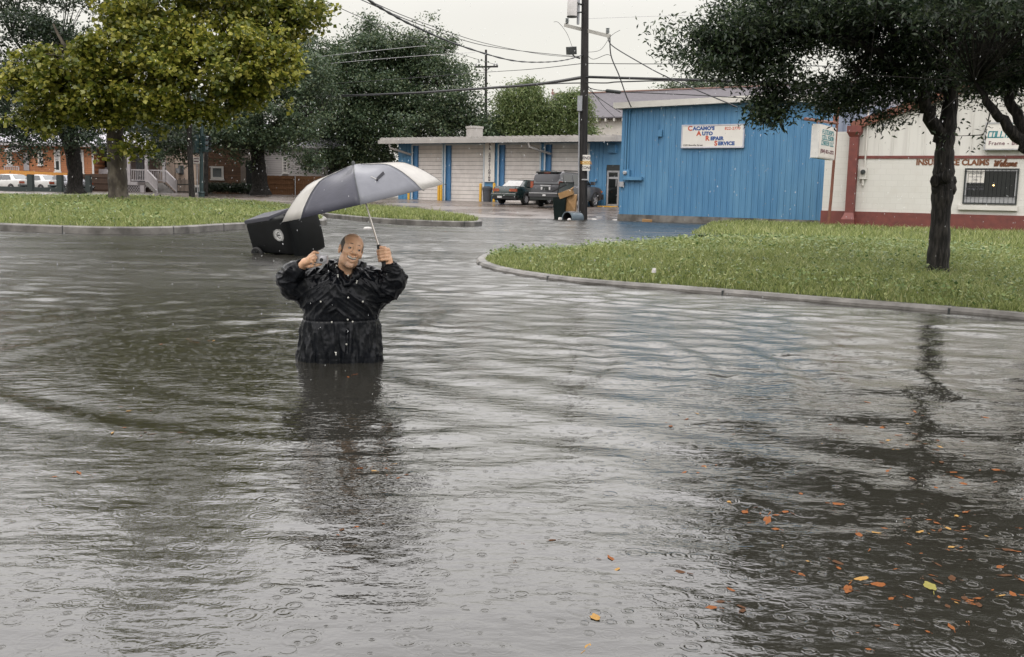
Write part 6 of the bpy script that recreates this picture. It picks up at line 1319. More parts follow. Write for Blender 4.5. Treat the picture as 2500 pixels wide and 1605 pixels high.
# ------------------------------------------------------------------ the man (surface grown from a distance field)
YM = MAN.y; ML = Vector((MAN.x, MAN.y, 0))
def mp(px, py, dy=0.0): return np.array(P(px, py, YM+dy)-ML)
SP = F/YM
class Field:
    def __init__(s, lo, hi, h):
        s.lo = np.array(lo); s.h = h; s.n = np.ceil((np.array(hi)-s.lo)/h).astype(int)+1; s.d = np.full(s.n, 1.0, np.float32)
    def sub(s, lo, hi):
        i0 = np.clip(np.floor((np.array(lo)-s.lo)/s.h).astype(int), 0, s.n-1); i1 = np.clip(np.ceil((np.array(hi)-s.lo)/s.h).astype(int)+1, 1, s.n)
        sl = tuple(slice(a, b) for a, b in zip(i0, i1)); g = np.meshgrid(*[s.lo[k]+s.h*np.arange(i0[k], i1[k]) for k in range(3)], indexing='ij'); return sl, g
    def put(s, sl, d, k, cut=False):
        a = s.d[sl]
        if cut: d = -d; hh = np.clip(.5-.5*(d-a)/k*-1 if False else .5+.5*(d-a)/k, 0, 1) if k > 0 else (d > a); s.d[sl] = a*(1-hh)+d*hh+(k*hh*(1-hh) if k > 0 else 0)
        else: hh = np.clip(.5+.5*(a-d)/k, 0, 1); s.d[sl] = a*(1-hh)+d*hh-k*hh*(1-hh)
    def ell(s, c, r, k=.01, R=None, cut=False):
        c = np.array(c, float); r = np.array(r, float); pad = 3*k+.02; m_ = r.max()+pad if R is not None else r+pad
        sl, (X, Y, Z) = s.sub(c-m_, c+m_); q = [X-c[0], Y-c[1], Z-c[2]]
        if R is not None: q = [R[0][j]*q[0]+R[1][j]*q[1]+R[2][j]*q[2] for j in range(3)]
        k0 = np.sqrt(sum((a/b)**2 for a, b in zip(q, r))); k1 = np.sqrt(sum((a/b**2)**2 for a, b in zip(q, r)))+1e-9
        s.put(sl, k0*(k0-1)/k1, k, cut)
    def cap(s, a, b, ra, rb, k=.01, cut=False):
        a = np.array(a, float); b = np.array(b, float); pad = max(ra, rb)+3*k+.02
        sl, (X, Y, Z) = s.sub(np.minimum(a, b)-pad, np.maximum(a, b)+pad); ab = b-a; L2 = ab@ab+1e-12
        t_ = np.clip(((X-a[0])*ab[0]+(Y-a[1])*ab[1]+(Z-a[2])*ab[2])/L2, 0, 1)
        s.put(sl, np.sqrt((X-a[0]-t_*ab[0])**2+(Y-a[1]-t_*ab[1])**2+(Z-a[2]-t_*ab[2])**2)-(ra+(rb-ra)*t_), k, cut)
    def chain(s, pts, rs, k=.01, cut=False):
        for i in range(len(pts)-1): s.cap(pts[i], pts[i+1], rs[i], rs[i+1], k, cut)
    def mesh(s, smooth=2):
        """surface nets"""
        d = s.d; ins = d < 0; n = s.n; c = np.zeros(n-1, np.int8)
        for i in (0, 1):
            for j in (0, 1):
                for k in (0, 1): c += ins[i:n[0]-1+i, j:n[1]-1+j, k:n[2]-1+k]
        act = (c > 0) & (c < 8); ids = np.full(n-1, -1, np.int64); A = np.argwhere(act); ids[act] = np.arange(len(A))
        acc = np.zeros((len(A), 3)); cnt = np.zeros(len(A))
        for ax in range(3):
            o = [a for a in range(3) if a != ax]
            for p_ in (0, 1):
                for q_ in (0, 1):
                    off = np.zeros(3, int); off[o[0]] = p_; off[o[1]] = q_; i0 = A+off; i1 = i0.copy(); i1[:, ax] += 1
                    d0 = d[tuple(i0.T)]; d1 = d[tuple(i1.T)]; m_ = (d0 < 0) != (d1 < 0); t_ = np.where(m_, d0/(d0-d1+1e-12), 0)
                    pt = i0+0.0; pt[:, ax] += t_; acc += pt*m_[:, None]; cnt += m_
        V = s.lo+s.h*acc/np.maximum(cnt, 1)[:, None]; Fs = []
        for ax in range(3):
            o = [(ax+1) % 3, (ax+2) % 3]; sl0 = [slice(1, -1)]*3; sl0[ax] = slice(0, -1); sl1 = list(sl0); sl1[ax] = slice(1, None)
            a = ins[tuple(sl0)]; b = ins[tuple(sl1)]; E_ = np.argwhere(a != b); flip = a[tuple(E_.T)]
            for kx in range(3):
                if kx != ax: E_[:, kx] += 1
            q = []
            for p_, r_ in ((-1, -1), (0, -1), (0, 0), (-1, 0)):
                J = E_.copy(); J[:, o[0]] += p_; J[:, o[1]] += r_; q.append(ids[tuple(J.T)])
            Q = np.stack(q, -1); Q[~flip] = Q[~flip][:, ::-1]; Fs.append(Q)
        Fq = np.concatenate(Fs); Fq = Fq[(Fq >= 0).all(1)]
        for _ in range(smooth):
            S_ = np.zeros_like(V); C_ = np.zeros(len(V))
            for i in range(4):
                for j in ((i+1) % 4, (i-1) % 4): np.add.at(S_, Fq[:, i], V[Fq[:, j]]); np.add.at(C_, Fq[:, i], 1)
            V = V*.5+.5*S_/np.maximum(C_, 1)[:, None]
        return V, Fq
def vnormals(V, Fq):
    n = np.cross(V[Fq[:, 2]]-V[Fq[:, 0]], V[Fq[:, 3]]-V[Fq[:, 1]]); N = np.zeros_like(V)
    for i in range(4): np.add.at(N, Fq[:, i], n)
    return N/(np.linalg.norm(N, axis=1)[:, None]+1e-12)
man = thing('person', 'balding man in a black rain jacket wading waist deep, holding a camera and an umbrella', 'person', ML)
# ---- head frame: rolled to the viewer's right, turned a little to that side and tipped up
HC_ = mp(857.5, 612, -.05)
ex = Vector((1, 0, 0)); ey = Vector((0, -1, 0)); ez = Vector((0, 0, 1))
Rh = (Matrix.Rotation(R_(17), 3, 'Y') @ Matrix.Rotation(R_(20), 3, 'Z') @ Matrix.Rotation(R_(-12), 3, 'X'))
HX, HY, HZ = [np.array(Rh @ v_) for v_ in (ex, ey, ez)]
HS = .93
def h(x, y, z): return HC_+HS*(HX*x+HY*y+HZ*z)
RH = np.stack([HX, HY, HZ], 0).T     # columns: head axes
RHr = [[RH[i][j] for j in range(3)] for i in range(3)]
B = Field(mp(680, 700, .15)-np.array([0, .45, .25]), mp(1000, 560, .15)+np.array([0, .1, .0]), .0032)
def hell(c, r, k=.01, cut=False): B.ell(h(*c), np.array(r)*HS, k, RHr, cut)
def hcap(a, b_, ra, rb, k=.008, cut=False): B.cap(h(*a), h(*b_), ra*HS, rb*HS, k, cut)
hell((0, -.012, .034), (.0745, .095, .082), .02); hell((0, .030, -.030), (.0545, .062, .088), .022)
hell((0, .064, -.106), (.026, .024, .022), .018); hcap((-.030, .03, -.096), (.030, .03, -.096), .014, .014, .02)
for s_ in (-1, 1):
    hell((s_*.040, .010, -.064), (.018, .028, .030), .02); hell((s_*.036, .058, -.022), (.026, .024, .022), .018)
    hell((s_*.0745, -.012, -.010), (.010, .018, .030), .006); hell((s_*.080, -.004, -.008), (.005, .009, .017), .004, True)
    hell((s_*.080, -.010, .014), (.005, .011, .009), .004)
hcap((-.038, .070, .026), (.038, .070, .026), .013, .013, .012)
for s_ in (-1, 1): hell((s_*.0305, .094, .008), (.016, .015, .0105), .007, True)
for s_ in (-1, 1):
    hcap((s_*.045, .071, .0108), (s_*.030, .080, .0138), .0050, .0058, .003); hcap((s_*.030, .080, .0138), (s_*.018, .080, .0115), .0055, .005, .003); hcap((s_*.044, .0715, .0015), (s_*.030, .0795, .0002), .0050, .0055, .003); hcap((s_*.030, .0795, .0002), (s_*.018, .080, .0025), .0055, .005, .003)
hcap((0, .084, .020), (0, .116, -.020), .0095, .0150, .008)
for s_ in (-1, 1): hell((s_*.0165, .096, -.026), (.0090, .012, .0090), .006)
for s_ in (-1, 1): hcap((s_*.047, .066, -.014), (s_*.020, .082, -.0135), .0026, .0026, .004, True)
for s_ in (-1, 1): hcap((s_*.024, .088, -.024), (s_*.043, .074, -.056), .0035, .0035, .005, True)
hcap((-.026, .082, -.046), (0, .096, -.051), .007, .008, .006); hcap((0, .096, -.051), (.026, .082, -.046), .008, .007, .006)
hcap((-.026, .076, -.068), (0, .087, -.079), .006, .007, .006); hcap((0, .087, -.079), (.026, .076, -.068), .007, .006, .006)
for a, b_ in (((-.036, .078, -.050), (-.020, .091, -.0575)), ((-.020, .091, -.0575), (.020, .091, -.0575)), ((.020, .091, -.0575), (.036, .078, -.050))): hcap(a, b_, .0095, .0095, .003, True)
NB_ = mp(846, 668, .0)
B.cap(h(0, -.02, -.07), NB_, .056, .060, .02); B.ell(NB_+np.array([0, .03, -.04]), (.15, .09, .07), .04)
# Adam's apple, shoulders inside the jacket, upper arms, forearms
eL, wL = mp(708, 697, -.02), mp(735, 653, -.10); eR, wR = mp(960, 700, -.02), mp(950, 649, -.05)
sL, sR = mp(775, 690, .03), mp(905, 690, .03)
B.cap(NB_+np.array([0, .04, -.06]), sL, .06, .055, .03); B.cap(NB_+np.array([0, .04, -.06]), sR, .06, .055, .03)
B.cap(sL, eL, .05, .042, .02); B.cap(eL, wL, .042, .029, .02); B.cap(sR, eR, .05, .042, .02); B.cap(eR, wR, .042, .029, .02)
# hand with the camera (his right)
Q = lambda *p: mp(*p)
B.cap(wL, Q(745, 640, -.14), .027, .026, .012)
kn = [Q(759, 624, -.17), Q(758, 630, -.175), Q(756, 636, -.17), Q(753, 641, -.16)]
for k_ in kn: B.cap(Q(743, 643, -.13), k_, .017, .0115, .008)
B.chain([kn[0], Q(767, 616.5, -.165), Q(777, 617.5, -.15)], [.0105, .0095, .008], .003)
B.chain([kn[1], Q(768, 624, -.185), Q(772.5, 631, -.182)], [.0105, .0095, .008], .003)
B.chain([kn[2], Q(766, 631.5, -.187), Q(769.5, 638, -.182)], [.0100, .009, .0078], .003)
B.chain([kn[3], Q(762, 639, -.18), Q(766, 644, -.176)], [.0090, .0082, .0070], .003)
B.chain([Q(742, 648, -.125), Q(757, 650.5, -.145), Q(771, 648, -.155), Q(783, 645.5, -.155)], [.016, .012, .0105, .009], .004)
# hand on the umbrella handle (his left)
B.cap(wR, Q(948, 634, -.055), .027, .026, .012); B.ell(Q(945, 623, -.045), (.026, .026, .042), .012)
for i, py in enumerate((611.5, 619.5, 627.5, 635)):
    r_ = (.0108, .0112, .0108, .0098)[i]; o2 = i*1.2
    B.chain([Q(948+o2*.5, py-2, -.06), Q(938+o2, py-1.5, -.095), Q(928+o2, py, -.095), Q(923+o2, py+2, -.07), Q(927+o2, py+3, -.045)], [r_*1.1, r_*1.1, r_, r_*.95, r_*.8], .0035)
B.chain([Q(948, 616, -.05), Q(939, 606, -.06), Q(929, 604, -.075)], [.015, .012, .0095], .004)
for s_ in (-1, 1): hell((s_*.0085, .108, -.034), (.0045, .005, .004), .002, True)
V, Fq = B.mesh(2)
SKIN, nt, b = new_mat('weathered_skin'); v = coords(nt); n1 = noise_(nt, v, 26, 4); n2 = noise_(nt, v, 160, 3)
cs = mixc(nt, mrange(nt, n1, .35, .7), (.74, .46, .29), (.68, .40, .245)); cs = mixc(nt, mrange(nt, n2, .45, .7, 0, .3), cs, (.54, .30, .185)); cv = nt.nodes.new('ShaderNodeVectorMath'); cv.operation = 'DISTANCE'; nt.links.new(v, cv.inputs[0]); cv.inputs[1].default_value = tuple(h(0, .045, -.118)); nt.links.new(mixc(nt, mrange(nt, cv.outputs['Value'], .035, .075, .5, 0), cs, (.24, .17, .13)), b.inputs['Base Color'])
b.inputs['Roughness'].default_value = .42; b.inputs['Subsurface Weight'].default_value = .12; b.inputs['Subsurface Radius'].default_value = (.012, .005, .003); b.inputs['Subsurface Scale'].default_value = .5
bump_(nt, math_(nt, 'ADD', n1, n2), b, .5, .0015)
np_mesh('body', V, Fq, SKIN, man, True)
# hair on the sides and back, brows, eyes, teeth
Hh = Field(HC_-.16, HC_+.16, .0035); Bk = B; B = Hh
B.ell(h(0, -.016, .030), np.array((.0775, .0975, .083))*HS, .004, RHr); hell((0, .075, .085), (.075, .115, .075), .006, True); hell((0, .11, -.02), (.09, .105, .12), .006, True); hell((0, -.02, .12), (.052, .09, .055), .01, True); hell((0, 0, -.10), (.12, .12, .078), .006, True)
Vh, Fh = B.mesh(1); B = Bk
Nh = vnormals(Vh, Fh); Vh = Vh+Nh*(rng.uniform(-.0006, .0009, len(Vh)))[:, None]
HAIR = mat('short_grey_brown_hair', (.045, .036, .028), (.13, .115, .10), .6, nscale=160, stretch=(1, 1, .3), bump=.002, bscale=300)
np_mesh('hair', Vh, Fh, HAIR, man, True)
mb = MB()
for s_ in (-1, 1): mb.tube([h(s_*.050, .064, .026), h(s_*.042, .074, .034), h(s_*.028, .083, .039), h(s_*.014, .0865, .0375)], [.0008, .0018, .0021, .0012], 8); mb.build('eyebrow', HAIR, man, 60); mb = MB()
EYEW = mat('eye_white', (.26, .22, .19), None, .15); IRIS = mat('brown_iris', (.02, .012, .008), None, .1)
for s_ in (-1, 1):
    mb = MB(); c = Vector(h(s_*.0305, .0748, .0066)); mb.lathe([(.0116*math.sin(a_), -.0116*math.cos(a_)) for a_ in np.linspace(.05, 3.09, 9)], 14, Matrix.Translation(c)); eo = mb.build('eye', EYEW, man, 60)
    mb = MB(); d_ = Vector(HY*.9+HX*.38+HZ*.12).normalized(); mb.lathe([(0, .0120), (.0036, .0117), (.0054, .0106)], 12, Matrix.Translation(c) @ d_.to_track_quat('Z', 'Y').to_matrix().to_4x4(), cap=False); mb.build('iris', IRIS, eo, 60)
mb = MB(); tp = [(-.030, .0775, -.0500), (-.019, .0870, -.0555), (-.007, .0905, -.0575), (.007, .0905, -.0575), (.019, .0870, -.0555), (.030, .0775, -.0500)]
mb.add([h(x, y, z+dz) for dz in (.0068, -.0040) for x, y, z in tp]+[h(x, y-.006, z+dz) for dz in (.0068, -.0040) for x, y, z in tp], [(i, i+1, 7+i, 6+i) for i in range(5)]); mb.build('teeth', mat('teeth', (.62, .56, .47), None, .25), man, fixn=False)
mb = MB(); mb.add([h(x*1.05, y-.004, z+dz) for dz in (.008, -.014) for x, y, z in tp], [(i, i+1, 7+i, 6+i) for i in range(5)]); mb.build('mouth', mat('mouth_dark', (.035, .008, .007), None, .4), man, fixn=False)
# ---- jacket
J = Field(mp(660, 930, .1)-np.array([0, .5, .02]), mp(1010, 615, .1)+np.array([0, .35, 0]), .0055)
def section(z):
    zt = [mp(840, y)[2] for y in (930, 872, 845, 815, 783, 777, 760, 735, 710, 690, 672, 660)]
    cx_ = [(c-846)/SP for c in (826, 826, 828, 830, 830, 830, 832, 833, 836, 840, 846, 848)]
    hw = [w_/SP/2 for w_ in (222, 214, 208, 197, 186, 185, 187, 192, 188, 176, 140, 92)]
    dp = [.20, .192, .185, .176, .166, .166, .170, .176, .174, .160, .125, .095]
    o = np.argsort(zt); zt = np.array(zt)[o]; return [np.interp(z, zt, np.array(a)[o]) for a in (cx_, hw, dp)]
X, Y, Z = np.meshgrid(*[J.lo[k]+J.h*np.arange(J.n[k]) for k in range(3)], indexing='ij')
zs_ = J.lo[2]+J.h*np.arange(J.n[2]); cxs, hws, dps = [a[None, None, :] for a in section(zs_)]
kk = (np.abs((X-cxs)/hws)**2.35+np.abs((Y-.045)/dps)**2.35)**(1/2.35)
ztop = mp(846, 658)[2]
J.d = np.maximum((kk-1)*np.minimum(hws, dps), (Z-ztop)).astype(np.float32)
J.cap(mp(812, 668, .06), mp(752, 688, .04), .062, .085, .05); J.cap(mp(880, 668, .06), mp(928, 684, .04), .062, .080, .05)
J.cap(mp(765, 702, .03), mp(714, 699, -.01), .098, .078, .05); J.cap(mp(916, 704, .03), mp(952, 699, -.01), .092, .076, .05)
J.chain([mp(714, 698, -.01), mp(706, 680, -.03), mp(720, 662, -.075), mp(733, 653, -.1)], [.080, .076, .060, .040], .03)
J.chain([mp(952, 698, -.01), mp(962, 682, -.02), mp(958, 662, -.04), mp(951, 651, -.05)], [.078, .074, .060, .042], .03)
J.chain([mp(770, 735, .03), mp(722, 712, .0)], [.07, .05], .04); J.chain([mp(905, 737, .03), mp(950, 714, .0)], [.065, .05], .04)
# thick hood collar round the neck
ring_ = [(-62, 0), (-30, -.055), (0, -.06)]
col = []
for a_ in np.linspace(-230, 50, 15):
    r1, r2 = 37/SP, .092; up_ = .5-.5*math.cos(R_(a_+90))   # 1 at the back
    col.append(mp(848, 668, .02)+np.array([r1*math.cos(R_(a_)), -r2*math.sin(R_(a_)), (.062 if math.sin(R_(a_)) < .1 else .062-.075*math.sin(R_(a_))**2)]))
J.chain(col, [.020]+[.027]*13+[.020], .010)
J.cap(mp(826, 660, -.05), mp(846, 694, -.125), .026, .016, .012); J.cap(mp(876, 662, -.05), mp(851, 694, -.125), .026, .016, .012)
# neck opening and cuffs
J.cap(mp(850, 625, -.0), mp(848, 672, .0), .066, .060, .008, True); J.cap(mp(850, 650, -.10), mp(849, 672, -.13), .030, .016, .01, True)
for w_, e_ in ((wL, mp(712, 690, -.03)), (wR, mp(962, 690, -.02))):
    dv = (np.array(w_)-e_); dv /= np.linalg.norm(dv); J.cap(w_-dv*.01, w_+dv*.10, .031, .034, .004, True)
    for q in (.012, -.012): pass
V, Fq = J.mesh(2); N = vnormals(V, Fq)
# folds: gathers under the waist cord, creases pulled from the shoulders and the sleeves
zw = mp(840, 780)[2]; x_, y_, z_ = V.T; axx = (x_-(830-846)/SP); th = np.arctan2(y_-.045, axx)
below = np.clip((zw-z_)/.05, 0, 1); body_ = np.clip(1-(np.abs(axx)-.245)/.03, 0, 1)
n3 = lambda fx, fy, fz, s_: np.array([mnoise.noise(Vector((a*fx+s_, b_*fy, c*fz))) for a, b_, c in zip(x_, y_, z_)])
wob = n3(4, 4, 3, 0.0)
ridge = lambda q: 1-np.abs(np.sin(q))**.6*1.6
vn = n3(13, 13, 2.2, 11.0); vn2 = n3(26, 26, 4.0, 13.0)
ple = ridge(th*6.3+vn*4.5+z_*2)*.7+vn2*1.1+.25*np.sin(th*31+wob*9+2)
D_ = below*body_*ple*(.0050+.0085*np.clip((zw-z_)/.18, 0, 1))
gath = np.exp(-((z_-zw)/.035)**2)*body_; D_ += gath*(.0020*np.sin(th*47+wob*9)+.003*vn2)-np.exp(-((z_-zw-.004*np.sin(axx*9))/.006)**2)*body_*.005
above = np.clip((z_-zw)/.06, 0, 1)*body_
diag = np.abs(axx)*1.0+ (z_-zw)*.55; r1 = n3(7, 5, 5, 5.0)
D_ += above*(.0085*ridge(diag*26+r1*2.6+np.sign(axx)*1.0)*np.clip(.45+n3(5, 5, 4, 9.0)*1.6, 0, 1.2)+.0045*ridge((axx*.8+z_)*21+r1*3+1))
slv = 1-body_; r2_ = n3(10, 10, 10, 3.0); D_ += slv*(.009*ridge((z_*21+np.abs(axx)*17)+r2_*3.2)*np.clip(.5+r2_*1.5, 0, 1)+.006*n3(16, 16, 16, 7.0))
D_ += .004*n3(22, 22, 12, 2.0)+.0026*(np.abs(n3(40, 40, 22, 6.0))*2-.5)
rdg = lambda q, p_=2.0: np.clip(1-np.abs(q)*2.6, 0, 1)**p_
D_ += below*body_*(.0100*rdg(n3(17, 17, 2.6, 21.0))+.0050*rdg(n3(34, 34, 5.0, 27.0))-.004)
ud = np.abs(axx)*.78-(z_-zw)*.62; vd = np.abs(axx)*.62+(z_-zw)*.78; sg_ = np.sign(axx)*5
nd_ = lambda f1, f2, s_: np.array([mnoise.noise(Vector((a*f1+q_, b_*f2, c*6+s_))) for a, b_, c, q_ in zip(vd, ud, y_, sg_)])
D_ += above*(.0100*rdg(nd_(15, 3.5, 3.0))+.0050*rdg(nd_(32, 7, 8.0))-.004)
D_ += slv*(.0090*rdg(n3(11, 11, 24, 31.0))-.003)
fl = np.exp(-((axx-(849-830)/SP)/.012)**2)*(y_ < .045)*(z_ < mp(848, 690)[2]); D_ += fl*.006-np.exp(-((axx-(858-830)/SP)/.004)**2)*(y_ < .045)*(z_ < mp(848, 700)[2])*.006
hem = np.exp(-((z_-mp(840, 868)[2])/.006)**2)*body_; D_ -= hem*.001
V = V+N*D_[:, None]; JV = V
JACK, nt, b = new_mat('wet_black_nylon'); v = coords(nt); n1 = noise_(nt, coords(nt, (1, 1, .45)), 34, 5, .6, .6); n2 = noise_(nt, v, 9, 3)
nt.links.new(mixc(nt, mrange(nt, n2, .35, .7), (.0032, .004, .0055), (.006, .007, .0095)), b.inputs['Base Color'])
nt.links.new(mrange(nt, n2, .3, .7, .16, .32), b.inputs['Roughness']); b.inputs['Specular IOR Level'].default_value = .17
bump_(nt, n1, b, .4, .005)
jk = np_mesh('jacket', V, Fq, JACK, man, True)
def on_jacket(px, py):
    """front surface of the jacket along the view ray through a pixel"""
    d = np.array(ray(px, py)); o = np.array(CAM-ML); w_ = JV-o; t_ = w_@d/(d@d); dist = np.linalg.norm(w_-t_[:, None]*d, axis=1); c = dist < .009
    if not c.any(): return o+d*YM
    return o+d*(t_[c].min()-.002)
SNAP = mat('snap_silver', (.55, .54, .50), None, .25, metal=.6)
for px, py in ((850, 673), (850, 727), (783, 737), (886, 737), (849, 781), (810, 787), (861, 786), (846, 841), (822, 649)):
    c = Vector(on_jacket(px, py)); mb = MB(); mb.lathe([(0, -.001), (.0066, 0), (.0056, .003), (0, .004)], 12, Matrix.Translation(c) @ Matrix.Rotation(R_(90), 4, 'X')); mb.build('snap_button', SNAP, jk, 40)
for px, py, dx in ((825, 674, .002), (872, 689, -.004), (820, 864, .002)):
    c = Vector(on_jacket(px, py)); mb = MB(); mb.tube([c+Vector((0, -.003, .009)), c+Vector((dx, -.006, -.009))], [.0042, .0036], 8); mb.tube([c+Vector((-.006, -.003, .009)), c+Vector((.006, -.003, .008))], .0022, 6); mb.build('cord_toggle', SNAP, jk, 40)
# dark shirt in the neck opening and trousers under the water
mb = MB(); mb.lathe([(.070, -.05), (.072, -.01), (.066, .004), (.060, -.004)], 20, Matrix.Translation(mp(848, 670, .0)) @ Matrix.Rotation(R_(14), 4, 'X'), cap=False); mb.build('shirt', mat('navy_shirt', (.008, .010, .018), None, .7, bump=.002), man, 60)
mb = MB()
for s_ in (-1, 1): mb.tube([(-.04+s_*.10, .05, .0), (-.04+s_*.105, .04, -.35), (-.04+s_*.11, .06, -.76)], [.105, .08, .06], 12); mb.tube([(-.04+s_*.11, .10, -.79), (-.04+s_*.115, -.12, -.805)], [.05, .04], 10)
mb.build('trousers', mat('dark_trousers', (.012, .012, .014), None, .7), man, 50)
# ---- compact camera held in his right hand
c0 = mp(784.5, 633, -.165); cm = thing('compact_camera', 'small silver compact camera held up in the hand of the wading man', 'camera', ML+Vector(c0)); cm.rotation_euler = (R_(4), R_(2), R_(-8))
SIL = mat('satin_silver', (.56, .55, .57), (.50, .49, .51), .3, metal=.35, nscale=8)
mb = MB(); mb.box(-.043, .041, -.011, .011, -.026, .026); cbd = mb.build('body', SIL, cm, bevel=.005)
mb = MB(); Mx = Matrix.Translation((.012, -.011, -.001)) @ Matrix.Rotation(R_(90), 4, 'X'); mb.lathe([(.0225, 0), (.0225, .006), (.0195, .007), (.0195, .015), (.016, .016), (.016, .022), (.012, .022)], 28, Mx, cap=False); ln = mb.build('lens', SIL, cm, 40)
mb = MB(); mb.lathe([(0, .018), (.0125, .0185), (.013, .0225)], 20, Mx, cap=False); mb.build('lens_glass', mat('lens_dark', (.008, .008, .012), None, .05, spec=1), ln, 40)
mb = MB(); mb.box(.018, .036, -.0125, -.0105, .013, .021); mb.build('flash', mat('flash_window', (.6, .6, .62), None, .1), cm); mb = MB(); mb.lathe([(.007, 0), (.007, .004), (0, .005)], 14, Matrix.Translation((-.018, 0, .026))); mb.build('shutter_button', SIL, cm, 40)
mb = MB(); mb.tube([(-.040, -.004, -.022), (-.040, -.012, -.04), (-.034, -.012, -.056), (-.037, -.008, -.064)], .0022, 6); mb.build('wrist_strap', mat('grey_cord', (.4, .4, .4)), cm, 50)

# ------------------------------------------------------------------ umbrella
U0 = np.array(P(887.4, 495.5, YM-.06)); UA = np.array(P(865, 406, YM-.06)); um = thing('umbrella', 'grey and dark panelled folding umbrella held up by the wading man', 'umbrella', U0)
az_ = Vector(UA-U0); HH = az_.length; az_.normalize(); az_ = (az_+Vector((0, -.035, 0))).normalized(); axv = Vector((1, 0, 0)); axv = (axv-az_*axv.dot(az_)).normalized(); ayv = az_.cross(axv)
RU = 199.6*(YM-.06)/F
prr = [0, .04, .12, .22, .32, .42, .52, .60, .68, .76, .84, .92, 1.0]
przp = np.interp(prr, [0, .1, .32, .47, .55, .62, .75, .9, 1.0], [.47, .455, .413, .392, .372, .345, .255, .122, -.004])
def up_(th_, r, z): return axv*(r*math.cos(th_))+ayv*(r*math.sin(th_))+az_*z
ribs = [R_(-83+45*k_) for k_ in range(8)]     # -90 degrees faces the camera
def cloth(th_, i):
    f = ((th_-ribs[0]) % (math.pi/4))/(math.pi/4); e = math.cos(math.pi/8)/math.cos((f-.5)*math.pi/4); r = prr[i]; bl = r**1.2
    rr_ = RU*r*(1-bl*(1-e)*.85); sag = .020*math.sin(math.pi*f)**.9*math.sin(math.pi*min(1, r*1.02))
    wr = .0016*math.sin(5*f+r*16)*math.sin(math.pi*f)*r*(1-r)*3
    return up_(th_, rr_, RU*przp[i]-sag*1.1+wr)
CL = {}
for nm, c1, c2, tr_w in (('cream', (.41, .395, .36), (.35, .335, .31), .16), ('dark', (.042, .043, .058), (.034, .035, .047), .04), ('silver', (.16, .165, .185), (.135, .14, .158), .06)):  # silver is the pale cloth with its shade put into the colour
    m, nt, b = new_mat('umbrella_'+nm); v = coords(nt); n1 = noise_(nt, v, 14, 4); nt.links.new(mixc(nt, mrange(nt, n1, .35, .7), c1, c2), b.inputs['Base Color']); b.inputs['Roughness'].default_value = .36; b.inputs['Specular IOR Level'].default_value = .3
    bump_(nt, noise_(nt, v, 60, 3), b, .4, .002); t_ = nt.nodes.new('ShaderNodeBsdfTranslucent'); t_.inputs[0].default_value = (*c1, 1); mx = nt.nodes.new('ShaderNodeMixShader'); mx.inputs[0].default_value = tr_w
    nt.links.new(b.outputs[0], mx.inputs[1]); nt.links.new(t_.outputs[0], mx.inputs[2]); nt.links.new(mx.outputs[0], nt.nodes['Material Output'].inputs[0]); CL[nm] = m
kinds = ['silver', 'cream', 'dark', 'cream', 'dark', 'cream', 'cream', 'dark']  # right-hand panel is cream: its sky sheen put into the colour
NS = 12
for k_ in range(8):
    mb = MB(); vs = [cloth(ribs[k_]+(math.pi/4)*(j/NS)*.9999, i) for i in range(len(prr)) for j in range(NS+1)]
    mb.add(vs, [(i*(NS+1)+j, i*(NS+1)+j+1, (i+1)*(NS+1)+j+1, (i+1)*(NS+1)+j) for i in range(len(prr)-1) for j in range(NS)])
    o = mb.build('canopy_panel', CL[kinds[k_]], um, 60, fixn=False); md = o.modifiers.new('thick', 'SOLIDIFY'); md.thickness = .0016; md.offset = -1
    mb = MB(); mb.tube([cloth(ribs[k_], i)+az_*.0012 for i in range(2, len(prr))]+[up_(ribs[k_], RU*1.035, -RU*.02)], [.0022]*(len(prr)-2)+[.0026], 6); mb.build('rib', PAL['dark'], um, 60)
    mb = MB(); mb.tube([az_*(RU*.20)+up_(ribs[k_], .012, 0), cloth(ribs[k_], 6)-az_*.01], .0025, 6); mb.build('stretcher', PAL['galv'], um, 60)
hnd = Vector(mp(937, 641, -.065))+ML-Vector(U0); top_ = az_*(RU*.50)
bot = hnd
mb = MB(); mb.tube([top_, top_.lerp(bot, .55)], .0048, 10); mb.tube([top_.lerp(bot, .55), bot], .0062, 10); mb.build('shaft', mat('chrome_shaft', (.62, .58, .55), None, .2, metal=.9), um, 40)
dirh = (bot-top_).normalized(); mb = MB(); mb.tube([bot-dirh*.115, bot-dirh*.10, bot-dirh*.02, bot+dirh*.025, bot+dirh*.03], [.010, .0145, .014, .017, .012], 14); mb.build('handle', PAL['black'], um, 40)
mb = MB(); mb.tube([az_*(RU*.455), az_*(RU*.50), az_*(RU*.515)], [.012, .010, .004], 12); mb.build('ferrule', PAL['dark'], um, 40)
mb = MB(); mb.tube([az_*(RU*.16), az_*(RU*.24)], .011, 12); mb.build('runner', PAL['black'], um, 40)
# closing strap on the grey, shade-toned front panel
th0 = ribs[0]+math.pi/4*.52; sA = cloth(th0-.07, 9)-ayv*.006+az_*.004; sB = cloth(th0+.13, 8)-ayv*.008+az_*.006
mb = MB(); mb.bar(sA, sB, .004, .020, up=tuple(az_)); mb.bar(sA, sA+ayv*-.004-az_*.006, .012, .02); mb.build('closing_strap', mat('strap_dark', (.05, .05, .06)), um, bevel=.002)
mb = MB(); mb.tube([sA, cloth(th0-.13, 8)-ayv*.004+az_*.003], .0016, 6); mb.build('strap_cord', PAL['white'], um)

